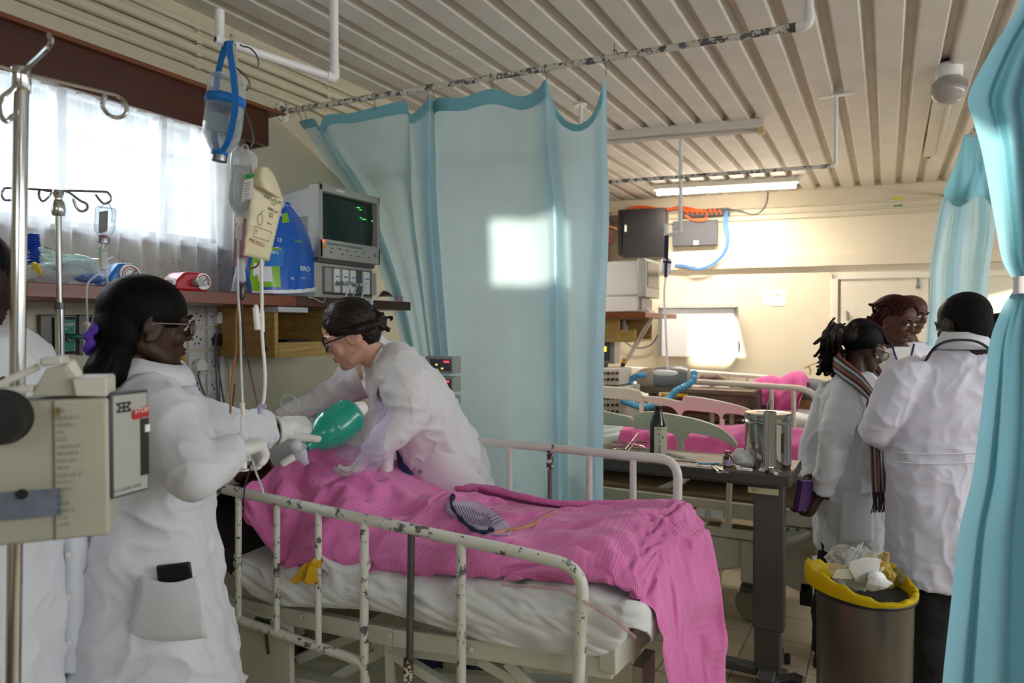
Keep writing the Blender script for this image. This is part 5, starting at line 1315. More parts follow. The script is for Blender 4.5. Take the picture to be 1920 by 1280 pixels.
part('red_mark', G().ell(onto(dc, 716, 766, .001), (.006, .004, .007)), M('red_thread', '#b8383c', rough=.8), dc)
legs_cloth(doc, hipD - V((0, 0, .12)), fd, M('navy_trousers', '#28304a', rough=.9, bump=.2, bs=30), .85)
for f in fd: shoe(doc, f, -fwh)
lf = thing('person', 'person in an open white coat cut off by the frame behind the chrome drip pole', 'person', P(-10, 1500, t=1.45))
Mh = head_frame(P(-62, 520, t=1.45), RT * .1 + fwh * .95 - ZUP * .15)
hp = P(-24, 1090, t=1.47)
g = G(); head_g(g, Mh, 1.1); fl2 = [V((hp.x - .05, hp.y - .02, 0)), V((hp.x + .05, hp.y + .03, 0))]
simple_body(g, hp, P(-20, 640, t=1.46), Mh, feet=fl2, k=.72)
link('body', remesh(g, .006, 3, face_fix(Mh)), SK_DEEP, lf)
face_parts(lf, Mh, LIP_D, HAIR_K)
g = G(); g.ell(Mh @ V((0, -.022, .030)), (.083, .100, .090), Mh.to_3x3(), 24, 14)
g.ell(Mh @ V((0, -.05, -.02)), (.074, .062, .075), Mh.to_3x3(), 20, 12)
link('hair', remesh(g, .006, 3), HAIR_K, lf)
g = G()
g.loft(sil([(612, -60, 20, 1.46, .06), (628, -75, 42, 1.46, .09), (655, -100, 66, 1.46, .115), (700, -112, 76, 1.46, .125), (800, -112, 76, 1.46, .125), (960, -112, 82, 1.46, .135), (1080, -115, 84, 1.46, .14), (1200, -120, 82, 1.46, .15), (1330, -125, 78, 1.46, .155), (1460, -130, 76, 1.46, .16)]))
ca = link('coat', remesh(g, .008, 4, coat_folds(.008, 42)), COATM, lf)
flap(ca, [(960, 76, 150, 1.62), (1020, 84, 172, 1.62), (1100, 82, 172, 1.62), (1200, 80, 170, 1.62), (1262, 78, 166, 1.62)], COATM, bulge=.05, n=10)
for py in (1040, 1120, 1205):
    part('button', G().lathe([(.006, 0), (.006, .003), (.003, .004)], P(128, py, t=1.565), -FW, 12), WHITEP, ca)
part('pen', G().tube([P(8, 708, t=1.325), P(-8, 716, t=1.325)], .004, 6), BLACKP, ca)
legs_cloth(lf, hp - V((0, 0, .1)), fl2, TROUS, .55)
for f in fl2: shoe(lf, f, RT * .8 + fwh * .4)
shoe(lf, P(100, 1262, t=2.1) * 1.0, RT, name='shoe').location = (0, 0, -P(100, 1262, t=2.1).z)
dr_ = thing('person', 'woman with tied-back dreadlocks, striped scarf and white coat, hands behind her back', 'person', P(1600, 1230, t=3.2))
Mh = head_frame(P(1621, 652, t=3.22), RT * .84 + fwh * .36 - ZUP * .34)
hp = P(1592, 960, t=3.2)
fdr = [P(1548, 1245, t=3.15), P(1600, 1240, t=3.2)]
for f in fdr: f.z = 0
g = G(); head_g(g, Mh, 1.1); simple_body(g, hp, P(1606, 714, t=3.2), Mh, feet=fdr, k=.9)
shA, elA, wrA = P(1590, 742, t=3.06), P(1562, 842, t=2.98), P(1535, 930, t=3.04)
shB, elB, wrB = P(1552, 755, t=3.30), P(1522, 850, t=3.33), P(1520, 920, t=3.2)
g.tube([shA, elA, wrA], [.042, .036, .027], 10, rnd=True); g.tube([shB, elB, wrB], [.042, .036, .027], 10, rnd=True)
hand_g(g, P(1534, 934, t=3.04), P(1518, 965, t=3.06) - P(1534, 934, t=3.04), FW * -.7 + RT * .7, 1, (.8, .85, .9, .9), .04, (.5, .7, -.4), .3, .95)
hand_g(g, wrB, P(1510, 945, t=3.18) - wrB, RT, -1, (.5, .5, .5, .5), .04, (.5, .7, -.4), .3, .95)
link('body', remesh(g, .006, 3, face_fix(Mh)), SK_DARK, dr_)
face_parts(dr_, Mh, LIP_D, HAIR_K)
glasses(dr_, Mh, M('thin_gold_frame', '#6d5a40', rough=.3, metal=.6))
part('earring', G().ell(Mh @ V((-.083, -.004, -.044)), .0055).ell(Mh @ V((.083, -.004, -.044)), .0055), M('pearl', '#e8e6e0', rough=.15), dr_, ang=0)
R3 = Mh.to_3x3()
g = G(); g.ell(Mh @ V((0, -.025, .034)), (.083, .104, .088), R3, 26, 16)
rw = G()
for k in range(15):
    x = (k - 7) / 7 * .074
    pts = []
    for f in np.linspace(0, 1, 9):
        y = .066 - .19 * f
        zz = .034 + .092 * math.sqrt(max(.02, 1 - (x / .086) ** 2 - ((y + .025) / .112) ** 2))
        pts.append(Mh @ V((x * (1 - .5 * f ** 2), y, zz)))
    rw.tube(pts, .0066, 6, rnd=True)
link('hair', remesh(g, .0048, 1), HAIR_K, dr_)
part('braided_rows', rw, HAIR_K, dr_, ang=0)
lk = G(); r_ = np.random.default_rng(11)
root_p = P(1573, 622, t=3.24)
lk.ell(root_p, (.04, .035, .035))
for k in range(120):
    b0_ = root_p + V(r_.normal(size=3)) * .018
    ex = P(r_.uniform(1536, 1580), r_.uniform(655, 702), t=r_.uniform(3.14, 3.32))
    if k < 6: ex = P(r_.uniform(1530, 1545), r_.uniform(636, 668), t=3.2)
    m1 = b0_ + (ex - b0_) * .2 + ZUP * r_.uniform(.0, .02) - RT * r_.uniform(.01, .035)
    m2 = b0_ + (ex - b0_) * .6 - RT * r_.uniform(.0, .022)
    lk.tube(sm([b0_, m1, m2, ex, ex + RT * r_.uniform(-.014, .012) - ZUP * .006], 4), .0068 * r_.uniform(.8, 1.15), 6, rnd=True)
part('dreadlocks', lk, HAIR_K, dr_, ang=0, kind='stuff')
g = G()
g.loft(sil([(696, 1578, 1632, 3.2, .06), (712, 1560, 1650, 3.2, .085), (742, 1545, 1668, 3.2, .115), (790, 1542, 1676, 3.2, .125), (850, 1540, 1674, 3.2, .125), (910, 1534, 1668, 3.2, .14), (980, 1530, 1666, 3.2, .15), (1030, 1530, 1664, 3.2, .155)]))
g.tube(sm([P(1592, 722, t=3.1), shA, P(1572, 795, t=2.99), elA], 5), smv([.068, .075, .070, .062], 5), 18, rnd=True)
g.tube(sm([elA, P(1552, 885, t=3.0), P(1539, 922, t=3.04)], 5), smv([.066, .055, .046], 5), 16)
g.tube(sm([P(1562, 725, t=3.26), shB, elB, P(1522, 900, t=3.24)], 5), smv([.06, .07, .064, .048], 5), 16)
dcoat = link('coat', remesh(g, .0085, 3, coat_folds(.008, 52, arms=[(shA, elA, .09), (elA, wrA, .07)], bunch=.005)), COATM, dr_)
part('dark_cuff', G().tube([P(1541, 918, t=3.04), P(1536, 931, t=3.04)], [.041, .040], 16), M('navy_knit_cuff', '#1b1e30', rough=.9), dcoat)
pocket(dcoat, [(922, 1580, 1636, 3.035, 3), (935, 1579, 1638, 3.03, 2), (970, 1576, 1638, 3.03, 2), (1010, 1574, 1637, 3.03, 2), (1013, 1574, 1637, 3.04, 1)], COATM)
legs_cloth(dr_, hp - V((0, 0, .06)), fdr, TROUS, .85)
for f in fdr: shoe(dr_, f, RT * .6 + fwh * .5)
SCARF = stripes('striped_scarf_wool', ['#8a4b3a', '#23303a', '#b4b6b4', '#49635f', '#a9563a', '#2b3240', '#c9c6c0', '#5b6b70'], 1.0, 1)
path = [P(1640, 748, t=2.98), P(1612, 716, t=2.98), P(1578, 690, t=3.05), P(1566, 676, t=3.2), P(1590, 672, t=3.34), P(1640, 690, t=3.36), P(1662, 725, t=3.26), P(1668, 765, t=3.13)]
rows = []
sp = sm(path, 8); cc = P(1608, 705, t=3.19)
for p in sp:
    o = (p - cc); o.z = 0; o = o.normalized()
    rows.append([p + ZUP * .045 - o * .018, p + ZUP * .02 + o * .012, p - ZUP * .012 + o * .02, p - ZUP * .045 + o * .008])
sc = link('scarf', grid_mesh(cr2(np.array([[tuple(q) for q in r] for r in rows]), 70)), SCARF, dr_)
sc.modifiers.new('s', 'SOLIDIFY').thickness = .012
rows = []
for py in (750, 790, 830, 880, 925):
    rows.append([P(1628 + 5 * k + (py - 750) * .04, py, t=3.02 - .02 * math.sin(k * 1.4 + py * .02) - .03 * (py > 800)) for k in range(6)])
s2 = link('scarf_end', grid_mesh(cr2(np.array([[tuple(q) for q in r] for r in rows]), 40)), SCARF, dr_)
s2.modifiers.new('s', 'SOLIDIFY').thickness = .01
fg = G()
for k in range(22):
    a = P(1636 + k * 1.25, 922, t=2.965 + .01 * math.sin(k)); fg.tube([a, a - ZUP * .045 + RT * r_.uniform(-.006, .006), a - ZUP * r_.uniform(.07, .095) + RT * r_.uniform(-.01, .01)], .0022, 4)
part('fringe', fg, M('scarf_fringe', '#6a3d2e', rough=.9, var=.4, vs=40, col2='#2f3a40'), dr_, kind='stuff')
bx = P(1508, 928, t=3.03)
pb = thing('purple_book', 'small purple book held behind the back of the woman with dreadlocks', 'book', bx)
Rb2 = basis(RT * .85 + FW * .5 - ZUP * .1, ZUP + RT * .22)
PUR = M('purple_cover', '#5a2f6b', rough=.4, var=.1)
part('cover', G().box(bx + Rb2 @ V((0, 0, .014)), (.090, .135, .003), Rb2).box(bx - Rb2 @ V((0, 0, .014)), (.090, .135, .003), Rb2).box(bx - Rb2 @ V((.044, 0, 0)), (.003, .135, .028), Rb2), PUR, pb, bev=.001)
part('pages', G().box(bx + Rb2 @ V((.002, 0, 0)), (.084, .129, .025), Rb2), M('pale_pages', '#a889b4', rough=.8), pb)
mn = thing('person', 'man with short black hair seen from behind in a long white coat', 'person', P(1780, 1400, t=2.75))
Mh = head_frame(P(1804, 606, t=2.76), fwh * .95 - RT * .25 - ZUP * .22, s=1.02)
hp = P(1782, 1010, t=2.75)
fm = [V((hp.x - .07, hp.y - .05, 0)), V((hp.x + .12, hp.y + .06, 0))]
g = G(); head_g(g, Mh, 1.15, female=False); simple_body(g, hp, P(1802, 670, t=2.74), Mh, feet=fm, k=1.1)
sA, eA, wA = P(1692, 715, t=2.72), P(1642, 806, t=2.76), P(1700, 822, t=2.98)
g.tube([sA, eA, wA], [.05, .042, .03], 10, rnd=True)
hand_g(g, wA, RT * .6 + fwh * .5, ZUP, 1, (.5, .5, .6, .6), .04, (.5, .7, -.4), .3)
sB, eB, wB = P(1892, 720, t=2.72), P(1915, 815, t=2.8), P(1850, 830, t=3.0)
g.tube([sB, eB, wB], [.05, .042, .03], 10, rnd=True)
hand_g(g, wB, -RT * .6 + fwh * .5, ZUP, -1, (.5, .5, .6, .6), .04, (.5, .7, -.4), .3)
link('body', remesh(g, .006, 3, face_fix(Mh)), SK_DEEP, mn)
face_parts(mn, Mh, LIP_D, HAIR_K)
g = G(); g.ell(Mh @ V((0, -.022, .030)), (.0815, .0975, .0905), Mh.to_3x3(), 26, 16); g.ell(Mh @ V((0, -.042, -.010)), (.0745, .0695, .075), Mh.to_3x3(), 22, 14)
link('hair', remesh(g, .005, 3, lambda co, no: co + no * (.0008 * vnoise(co, 300., 5))[:, None]), M('short_black_hair', '#120f0e', rough=.8, var=.3, vs=200, bump=.35, bs=500, spec=.2), mn)
g = G()
g.loft(sil([(655, 1762, 1842, 2.74, .065), (668, 1742, 1862, 2.74, .085), (688, 1708, 1894, 2.74, .11), (716, 1676, 1916, 2.74, .125), (780, 1664, 1916, 2.74, .13), (850, 1668, 1906, 2.74, .125), (930, 1668, 1904, 2.74, .135), (1010, 1670, 1902, 2.74, .145), (1088, 1668, 1904, 2.74, .15)]))
g.tube(sm([P(1712, 700, t=2.72), sA, P(1664, 765, t=2.72), eA], 5), smv([.07, .082, .075, .066], 5), 18, rnd=True)
g.tube(sm([eA, P(1668, 818, t=2.86), wA], 5), smv([.066, .060, .05], 5), 16)
g.tube(sm([P(1872, 700, t=2.72), sB, P(1908, 765, t=2.72), eB], 5), smv([.07, .082, .075, .066], 5), 18, rnd=True)
g.tube(sm([eB, P(1890, 820, t=2.9), wB], 5), smv([.066, .060, .05], 5), 16)
mc = link('coat', remesh(g, .008, 4, coat_folds(.0075, 62, arms=[(sA, eA, .1), (eA, wA, .08)], bunch=.005)), M('pale_lilac_white_coat', '#dcd9e6', rough=.85, var=.02, vs=4, bump=.2, bs=26, sheen=.15, spec=.2), mn)
cpts = []
for a in np.linspace(-3.4, .3, 14):
    o = RT * math.cos(a) + fwh * math.sin(a)
    cpts.append((P(1802, 634, t=2.745) + o * .068 + ZUP * (.018 if math.sin(a) < 0 else -.02), o))
collar(mc, None, cpts, .06, COATM)
bg2 = G()
for py in (846, 864):
    bg2.tube([P(1668 + k * 21, py + 3 * math.sin(k * .5) + k * .6, t=2.74 - .135 * (1 - abs(k / 5.5 - 1) ** 2.4) ** .42 - .004) for k in range(12)], .0022, 4)
part('half_belt', bg2, LAPM, mc)
legs_cloth(mn, hp - V((0, 0, .05)), fm, TROUS, 1.0)
for f in fm: shoe(mn, f, fwh)
st = [P(1738, 672, t=2.66), P(1752, 652, t=2.60), P(1775, 640, t=2.60), P(1802, 637, t=2.60), P(1830, 640, t=2.60), P(1852, 652, t=2.62), P(1868, 672, t=2.72), P(1872, 712, t=2.90)]
sth = part('stethoscope', G().tube(sm(st, 6), .0052, 8).tube(sm([P(1738, 672, t=2.66), P(1728, 690, t=2.78), P(1730, 740, t=2.91)], 5), .0052, 8), RUBBER)
tag(sth, 'black stethoscope round the collar of the man seen from behind', 'stethoscope')
cpz = part('chest_piece', G().lathe([(.0, 0), (.021, .001), (.022, .008), (.012, .014), (.0, .016)], P(1730, 745, t=2.92), (fwh).normalized(), 16), CHROME, sth)
rb = thing('person', 'woman with dark red braids looking down, blue lanyard over her white coat', 'person', P(1690, 1130, t=3.9))
Mh = head_frame(P(1684, 600, t=3.92), RT * .42 - fwh * .82 - ZUP * .30)
hp = P(1690, 900, t=3.95)
f2 = [V((hp.x - .08, hp.y, 0)), V((hp.x + .08, hp.y + .03, 0))]
g = G(); head_g(g, Mh, 1.12); simple_body(g, hp, P(1690, 660, t=3.94), Mh, feet=f2)
link('body', remesh(g, .0055, 3, face_fix(Mh)), SK_MID, rb)
face_parts(rb, Mh, LIP_D, HAIR_K)
R3 = Mh.to_3x3()
g = G(); g.ell(Mh @ V((-.006, -.034, .040)), (.090, .104, .086), R3, 24, 16); g.ell(Mh @ V((-.02, -.07, -.01)), (.085, .07, .075), R3, 22, 14)
lk = G()
for k in range(17):
    x = (k - 8) / 8 * .080
    pts = []
    for f in np.linspace(0, 1, 9):
        y = .056 - .2 * f
        pts.append(Mh @ V((x, y, .036 + .097 * math.sqrt(max(.02, 1 - (x / .094) ** 2 - ((y + .03) / .12) ** 2)))))
    lk.tube(pts, .0085, 6, rnd=True)
link('hair', remesh(g, .005, 1), HAIR_R, rb)
for k in range(60):
    a = Mh @ V((r_.uniform(-.088, .088), r_.uniform(-.14, -.02), r_.uniform(-.03, .06)))
    e = Mh @ V((r_.uniform(-.075, .085), -.12 + r_.uniform(-.03, .02), -.05 + r_.uniform(-.03, .03)))
    lk.tube(sm([a, (a + e) / 2 - FW * .01 + RT * r_.uniform(-.02, .02), e], 4), .007, 6, rnd=True)
part('braids', lk, HAIR_R, rb, ang=0, kind='stuff')
g = G()
g.loft(sil([(652, 1668, 1712, 3.94, .06), (668, 1645, 1735, 3.94, .09), (695, 1622, 1758, 3.94, .115), (760, 1615, 1765, 3.94, .125), (860, 1622, 1760, 3.94, .125), (960, 1615, 1765, 3.94, .15), (1040, 1612, 1768, 3.94, .16)]))
ra = link('coat', remesh(g, .009, 3, coat_folds(.008, 72)), COATM2, rb)
tl_ = .135
part('shirt', G().prism([(-.045, .0), (.045, .0), (.02, -.16), (-.02, -.16)], P(1693, 650, t=3.80), RT, ZUP, FW * .01), PAPER, rb)
LAN = M('blue_lanyard_ribbon', '#27336f', rough=.7)
part('lanyard', G().tube([P(1672, 642, t=3.85), P(1678, 665, t=3.795), P(1692, 700, t=3.78)], .006, 6, flat=.4).tube([P(1714, 645, t=3.85), P(1709, 665, t=3.795), P(1696, 700, t=3.78)], .006, 6, flat=.4), LAN, rb)
legs_cloth(rb, hp - V((0, 0, .05)), f2, TROUS, .9)
for f in f2: shoe(rb, f, -fwh)
bm2 = thing('person', 'man with shaved head standing behind the woman with dark red braids', 'person', P(1705, 1120, t=4.3))
Mh = head_frame(P(1709, 587, t=4.28), RT * .32 - fwh * .85 - ZUP * .22)
hp = P(1716, 880, t=4.35); f2 = [V((hp.x - .08, hp.y, 0)), V((hp.x + .08, hp.y + .03, 0))]
g = G(); head_g(g, Mh, 1.15); simple_body(g, hp, P(1706, 652, t=4.32), Mh, feet=f2, k=1.08)
link('body', remesh(g, .006, 3, face_fix(Mh)), SK_MID, bm2)
face_parts(bm2, Mh, LIP_D, HAIR_K)
g = G()
g.loft(sil([(640, 1688, 1730, 4.32, .06), (655, 1660, 1755, 4.32, .09), (685, 1640, 1785, 4.32, .115), (780, 1635, 1790, 4.32, .125), (900, 1640, 1785, 4.32, .13), (1000, 1636, 1788, 4.32, .15)]))
link('coat', remesh(g, .01, 3, coat_folds(.007, 82)), COATM, bm2)
legs_cloth(bm2, hp - V((0, 0, .05)), f2, TROUS, .95)
for f in f2: shoe(bm2, f, -fwh)
hpn = thing('person', 'black-haired person half hidden between the man in white and the near curtain', 'person', P(1885, 1230, t=3.3))
Mh = head_frame(P(1868, 638, t=3.3), -RT * .75 + fwh * .1 - ZUP * .35)
hp = P(1890, 950, t=3.32); f2 = [V((hp.x - .06, hp.y, 0)), V((hp.x + .09, hp.y + .04, 0))]
f2[0] = P(1765, 1175, t=3.55); f2[0].z = 0
g = G(); head_g(g, Mh, 1.1); simple_body(g, hp, P(1880, 705, t=3.32), Mh, feet=f2)
link('body', remesh(g, .006, 3, face_fix(Mh)), SK_MID, hpn)
face_parts(hpn, Mh, LIP_D, HAIR_K)
g = G(); g.ell(Mh @ V((0, -.024, .034)), (.086, .104, .092), Mh.to_3x3(), 24, 14)
link('hair', remesh(g, .006, 3), HAIR_K, hpn)
g = G()
g.loft(sil([(690, 1862, 1905, 3.32, .06), (710, 1838, 1935, 3.32, .09), (750, 1815, 1960, 3.32, .115), (850, 1812, 1962, 3.32, .125), (960, 1815, 1960, 3.32, .14), (1060, 1812, 1962, 3.32, .15)]))
link('coat', remesh(g, .01, 3, coat_folds(.007, 92)), COATM2, hpn)
legs_cloth(hpn, hp - V((0, 0, .06)), f2, M('dark_red_trousers', '#5a1518', rough=.85, bump=.2, bs=30), .8)
for f in f2: shoe(hpn, f, -RT * .8 - fwh * .3, M('pale_trainer', '#c9c4bd', rough=.6))
pt_ = thing('person', 'patient lying under the pink blanket of the front bed, a dark hand showing', 'person', (-1.6, 2.0, .8))
Mh = Matrix.Translation(V((-2.17, 1.80, 1.03))) @ basis((0, -1, 0), (.45, 0, .9)).to_4x4()
g = G(); head_g(g, Mh, 1.1)
g.tube([Mh @ V((0, -.02, -.05)), (-2.0, 1.86, .96), (-1.95, 1.9, .95)], [.05, .052, .075], 14, rnd=True)
g.tube([(-1.98, 1.95, .94), (-1.75, 1.98, .89), (-1.5, 1.98, .86)], [.08, .08, .065], 16, rnd=True)
for y in (1.87, 2.05): g.tube([(-1.5, y, .85), (-1.05, y - .02, .835), (-.80, y - .03, .83), (-.76, y - .03, .86)], [.055, .045, .034, .03], 12, rnd=True)
hw_, hh_ = P(800, 912, y=2.24), P(842, 930, y=2.22)
g.tube([(-1.95, 2.08, .95), (-1.75, 2.2, .92), hw_], [.05, .042, .03], 12, rnd=True)
g.tube([(-1.95, 1.80, .90), (-1.7, 1.80, .83), (-1.5, 1.84, .82)], [.05, .042, .03], 12, rnd=True)
hand_g(g, hw_, hh_ - hw_, ZUP - FW * .4, 1, (.5, .55, .6, .65), .05, (.6, .6, -.3), .3, 1.0)
link('body', remesh(g, .006, 3, face_fix(Mh)), SK_MID, pt_)
face_parts(pt_, Mh, LIP_D, HAIR_K)
g = G(); g.ell(Mh @ V((0, -.022, .030)), (.083, .100, .090), Mh.to_3x3(), 24, 14)
link('hair', remesh(g, .006, 3), HAIR_K, pt_)
PUMPM = M('aged_grey_green_plastic', '#b3b4a4', rough=.5, var=.07, vs=6, col2='#bfbda9')
PUMPT = M('pale_plastic_cap', '#d6d5c8', rough=.45, var=.04)
TUBEC = clear('clear_tubing', '#e8f0f0', rough=.08, mix=.42)
BAGC = clear('clear_bag_plastic', '#e2e6ea', rough=.18, mix=.2)
GLASSC = clear('clear_glass', '#e6eef2', rough=.03, mix=.05)
FLUID = clear('clear_fluid', '#c3ccd2', rough=.05, mix=.10)
BLUEP = M('bright_blue_strap', '#1272c4', rough=.55, var=.08)
GREENP = M('teal_silicone', '#119c86', rough=.22, var=.05, spec=.6, coat=.3)
YEL = M('yellow_cotton_tape', '#d9a916', rough=.8, var=.1, bump=.2, bs=60)
def hook_loop(c, out, r, n=12, a0=-2.4, a1=2.6):
    out = V(out).normalized()
    return [V(c) + out * r * math.cos(a) + ZUP * r * math.sin(a) for a in np.linspace(a0, a1, n)]
pt0, pt1 = P(40, 138, t=1.25), P(26, 1280, t=1.25)
p_low = pt0 + (pt1 - pt0) * (pt0.z / (pt0.z - pt1.z))
pole = thing('drip_stand', 'tall chrome drip stand close in front carrying the grey pump', 'drip stand', (p_low.x, p_low.y, 0))
p_low.z = .06
part('pole', G().tube([pt0, p_low], .0125, 18), CHROME, pole)
part('top_boss', G().lathe([(.0, .012), (.015, .010), (.016, -.03), (.0135, -.034)], pt0, ZUP, 16), CHROME, pole)
for (ex, ey, et), lp in (((215, 203, 1.36), 1), ((-130, 100, 1.12), 1), ((94, 128, 1.15), 0), ((46, 122, 1.42), 0)):
    e = P(ex, ey, t=et); e.z = pt0.z - .002 if lp else pt0.z + .01
    d = (e - pt0).normalized()
    if lp: pts = [pt0, e] + [e + d * .0 + d * .022 * math.sin(a) - ZUP * .022 * (1 - math.cos(a)) for a in np.linspace(.3, 5.4, 14)]
    else: pts = [pt0 - ZUP * .01, pt0 + d * .03, e, e + ZUP * .018 - d * .004]
    part('hook_arm', G().tube(pts if lp else sm(pts, 5), .0042, 8, rnd=True), CHROME, pole)
e = P(12, 165, t=1.2)
part('hook_arm', G().tube(sm([pt0 - ZUP * .012, P(22, 168, t=1.22), P(2, 186, t=1.2), P(1, 214, t=1.19), P(12, 228, t=1.19), P(24, 217, t=1.2)], 5), .0042, 8, rnd=True), CHROME, pole)
for k in range(4):
    a = k * PI / 2 + .4
    f = V((p_low.x + .28 * math.cos(a), p_low.y + .28 * math.sin(a), .05))
    lg = part('leg', G().tube([p_low + ZUP * .02, f + ZUP * .01], .012, 10), CHROME, pole)
    part('castor', G().lathe([(.01, -.01), (.025, -.01), (.028, 0), (.025, .01), (.01, .01)], f - ZUP * .022, (1, 0, 0), 16), RUBBER, lg)
A0, B0_ = P(-90, 880, t=1.02), P(204, 880, t=1.10)
ex_ = B0_ - A0; ex_.z = 0; W_ = ex_.length; ex_.normalize(); ey_ = V((-ex_.y, ex_.x, 0))
zb, zt = P(204, 1004, t=1.10).z, P(204, 745, t=1.10).z
pump = thing('infusion_pump', 'old grey-green infusion pump with a red stop key clamped on the near drip stand', 'pump', (B0_.x, B0_.y, zb))
O_ = V((A0.x, A0.y, zb))
H_ = zt - zb
def pq(u, v, d=0): return O_ + ex_ * (u * W_) + ZUP * (v * H_) + ey_ * d     # u 0..1 along the front, v 0..1 up
part('case', G().prism([(0, 0), (W_, 0), (W_, H_), (W_ * .0, H_)], O_, ex_, ZUP, ey_ * .09), PUMPM, pump, bev=.006, seg=3)
part('case_joint', G().box(pq(.635, .5, -.0005), (.003, .002, H_ * .98), basis(ex_, ey_)), M('dark_joint', '#7d7c66', rough=.7), pump)
uu = lambda px: (P(px, 760, t=1.08) - P(-90, 760, t=1.08)).length / (P(204, 760, t=1.08) - P(-90, 760, t=1.08)).length
hv = lambda py: (P(120, py, t=1.075).z - zb)
part('handle_housing', G().prism([(uu(55) * W_, hv(742)), (uu(175) * W_ * .93, hv(742)), (uu(136) * W_ * .93, hv(689)), (uu(122) * W_, hv(684)), (uu(84) * W_, hv(690)), (uu(62) * W_, hv(726))], O_, ex_, ZUP, ey_ * .075), PUMPM, pump, bev=.005, seg=3)
part('handle', G().bar(P(82, 678, t=1.07), P(124, 674, t=1.08), .045, .014).bar(P(128, 677, t=1.10), P(146, 712, t=1.115), .012, .02), PUMPT, pump, bev=.004)
part('carry_bar', G().tube([P(-60, 748, t=1.02), P(74, 686, t=1.07)], .0055, 10), PUMPT, pump)
part('corner_cap', G().prism([(uu(142) * W_, hv(742)), (W_ * 1.0, hv(745)), (W_ * 1.0, hv(712)), (W_ * .985, hv(708)), (uu(136) * W_, hv(708))], O_ - ey_ * .012, ex_, ZUP, ey_ * .10), PUMPT, pump, bev=.004, seg=2)
part('side_flange', G().prism([(0, hv(744)), (uu(58) * W_, hv(733)), (uu(60) * W_, hv(722)), (0, hv(738) + .006)], O_ - ey_ * .006, ex_, ZUP, ey_ * .06), PUMPT, pump, bev=.003)
kc = P(2, 782, t=1.015)
part('knob', G().lathe([(.0, .045), (.034, .044), (.038, .036), (.038, .006), (.042, 0)], kc, -ey_, 32), BLACKP, pump, ang=50)
lc = P(42, 946, t=1.045)
lbl = part('spec_plate', G().box(lc - ey_ * .001, (.10, .002, .042), basis(ex_, ey_)), M('grey_blue_plate', '#6f7788', rough=.5, var=.2, vs=50), pump)
part('plate_hole', G().lathe([(.008, 0), (.008, .002)], P(41, 926, t=1.042), -ey_, 14), BLACKP, lbl)
PRT = M('grey_print', '#74776f', rough=.8, var=0)
r_ = np.random.default_rng(2)
y = 768
words_ = ['ililill', 'iilil ililli ilill il il', 'il lil iilillil il', 'illiliil', 'ILLIIL', 'il iilil lil iil il illi', 'illil il ill iilil lil', 'ill iilill il illill', 'iillil illiil', 'ILI IILI LIIL ILI', 'ili il lil ilil', 'lil iil iilil ill', 'illiil', 'ILILLIIL', 'ill iil il ill liil', 'il il iliiil', 'il il ililiil']
for i, wd in enumerate(words_):
    py = 770 + i * 13.4
    text('printed_line', wd, .0088 if i not in (0, 4, 9, 13) else .0100, P(107, py, t=1.061) - ey_ * .0012, ex_, ZUP, PRT, pump, depth=.0001, align='LEFT', sx=.62)
st_ = M('brown_stain', '#8f7a4e', rough=.8, var=.3, vs=60)
part('stain', G().box(P(108, 772, t=1.062) - ey_ * .0003, (.006, .0008, .014), basis(ex_, ey_)), st_, pump)
D0, D1 = P(208, 840, t=1.106), P(279, 840, t=1.178)
dx = D1 - D0; dx.z = 0; DW = dx.length; dx.normalize(); dy = V((-dx.y, dx.x, 0))
dzb, dzt = P(208, 937, t=1.106).z, P(208, 737, t=1.106).z
do = V((D0.x, D0.y, dzb))
door = part('door', G().prism([(0, 0), (DW, 0), (DW, dzt - dzb), (0, dzt - dzb)], do, dx, ZUP, dy * .03), M('dark_door_edge', '#4c4950', rough=.45), pump, bev=.002)
DH = dzt - dzb
def dq(u, v, d=-.001): return do + dx * (u * DW) + ZUP * (v * DH) + dy * d
part('door_face', G().prism([(.004, .004), (DW - .004, .004), (DW - .004, DH - .005), (.004, DH - .005)], do - dy * .0012, dx, ZUP, dy * .0012), M('pale_grey_face', '#aeb1aa', rough=.45, var=.03), door)
part('stop_key', G().prism([(.56 * DW, .72 * DH), (.97 * DW, .735 * DH), (.97 * DW, .84 * DH), (.62 * DW, .83 * DH), (.53 * DW, .80 * DH), (.52 * DW, .745 * DH)], do - dy * .004, dx, ZUP, dy * .003), M('red_key', '#b01c22', rough=.4), door, bev=.001)
text('lettering', 'STOP', .012, dq(.76, .805, -.0045), dx, ZUP, PAPER, door, depth=.0002)
sl_ = part('black_slot', G().prism([(.75 * DW, .16 * DH), (.97 * DW, .16 * DH), (.97 * DW, .72 * DH), (.75 * DW, .72 * DH)], do - dy * .003, dx, ZUP, dy * .002), BLACKP, door)
part('white_key', G().prism([(.85 * DW, .585 * DH), (.98 * DW, .585 * DH), (.98 * DW, .655 * DH), (.85 * DW, .655 * DH)], do - dy * .005, dx, ZUP, dy * .002), PAPER, sl_)
lg_ = G()
for a, b in (((.14, .895), (.5, .895)), ((.14, .815), (.5, .815)), ((.14, .895), (.24, .855)), ((.24, .855), (.14, .815)), ((.5, .895), (.40, .855)), ((.40, .855), (.5, .815)), ((.32, .895), (.32, .815)), ((.2, .855), (.44, .855))):
    lg_.bar(dq(*a, -.0015), dq(*b, -.0015), .003, .0012, up=dy)
part('emblem', lg_, INK, door)
text('lettering', 'FLO-GARD 6200', .008, dq(.38, .07, -.0015), dx, ZUP, M('grey_ink', '#555558', rough=.7, var=0), door, depth=.0001)
T2 = 2.02
q0 = P(109, 372, t=T2); q1 = P(113, 660, t=T2)
ql = V((q0.x, q0.y, .06))
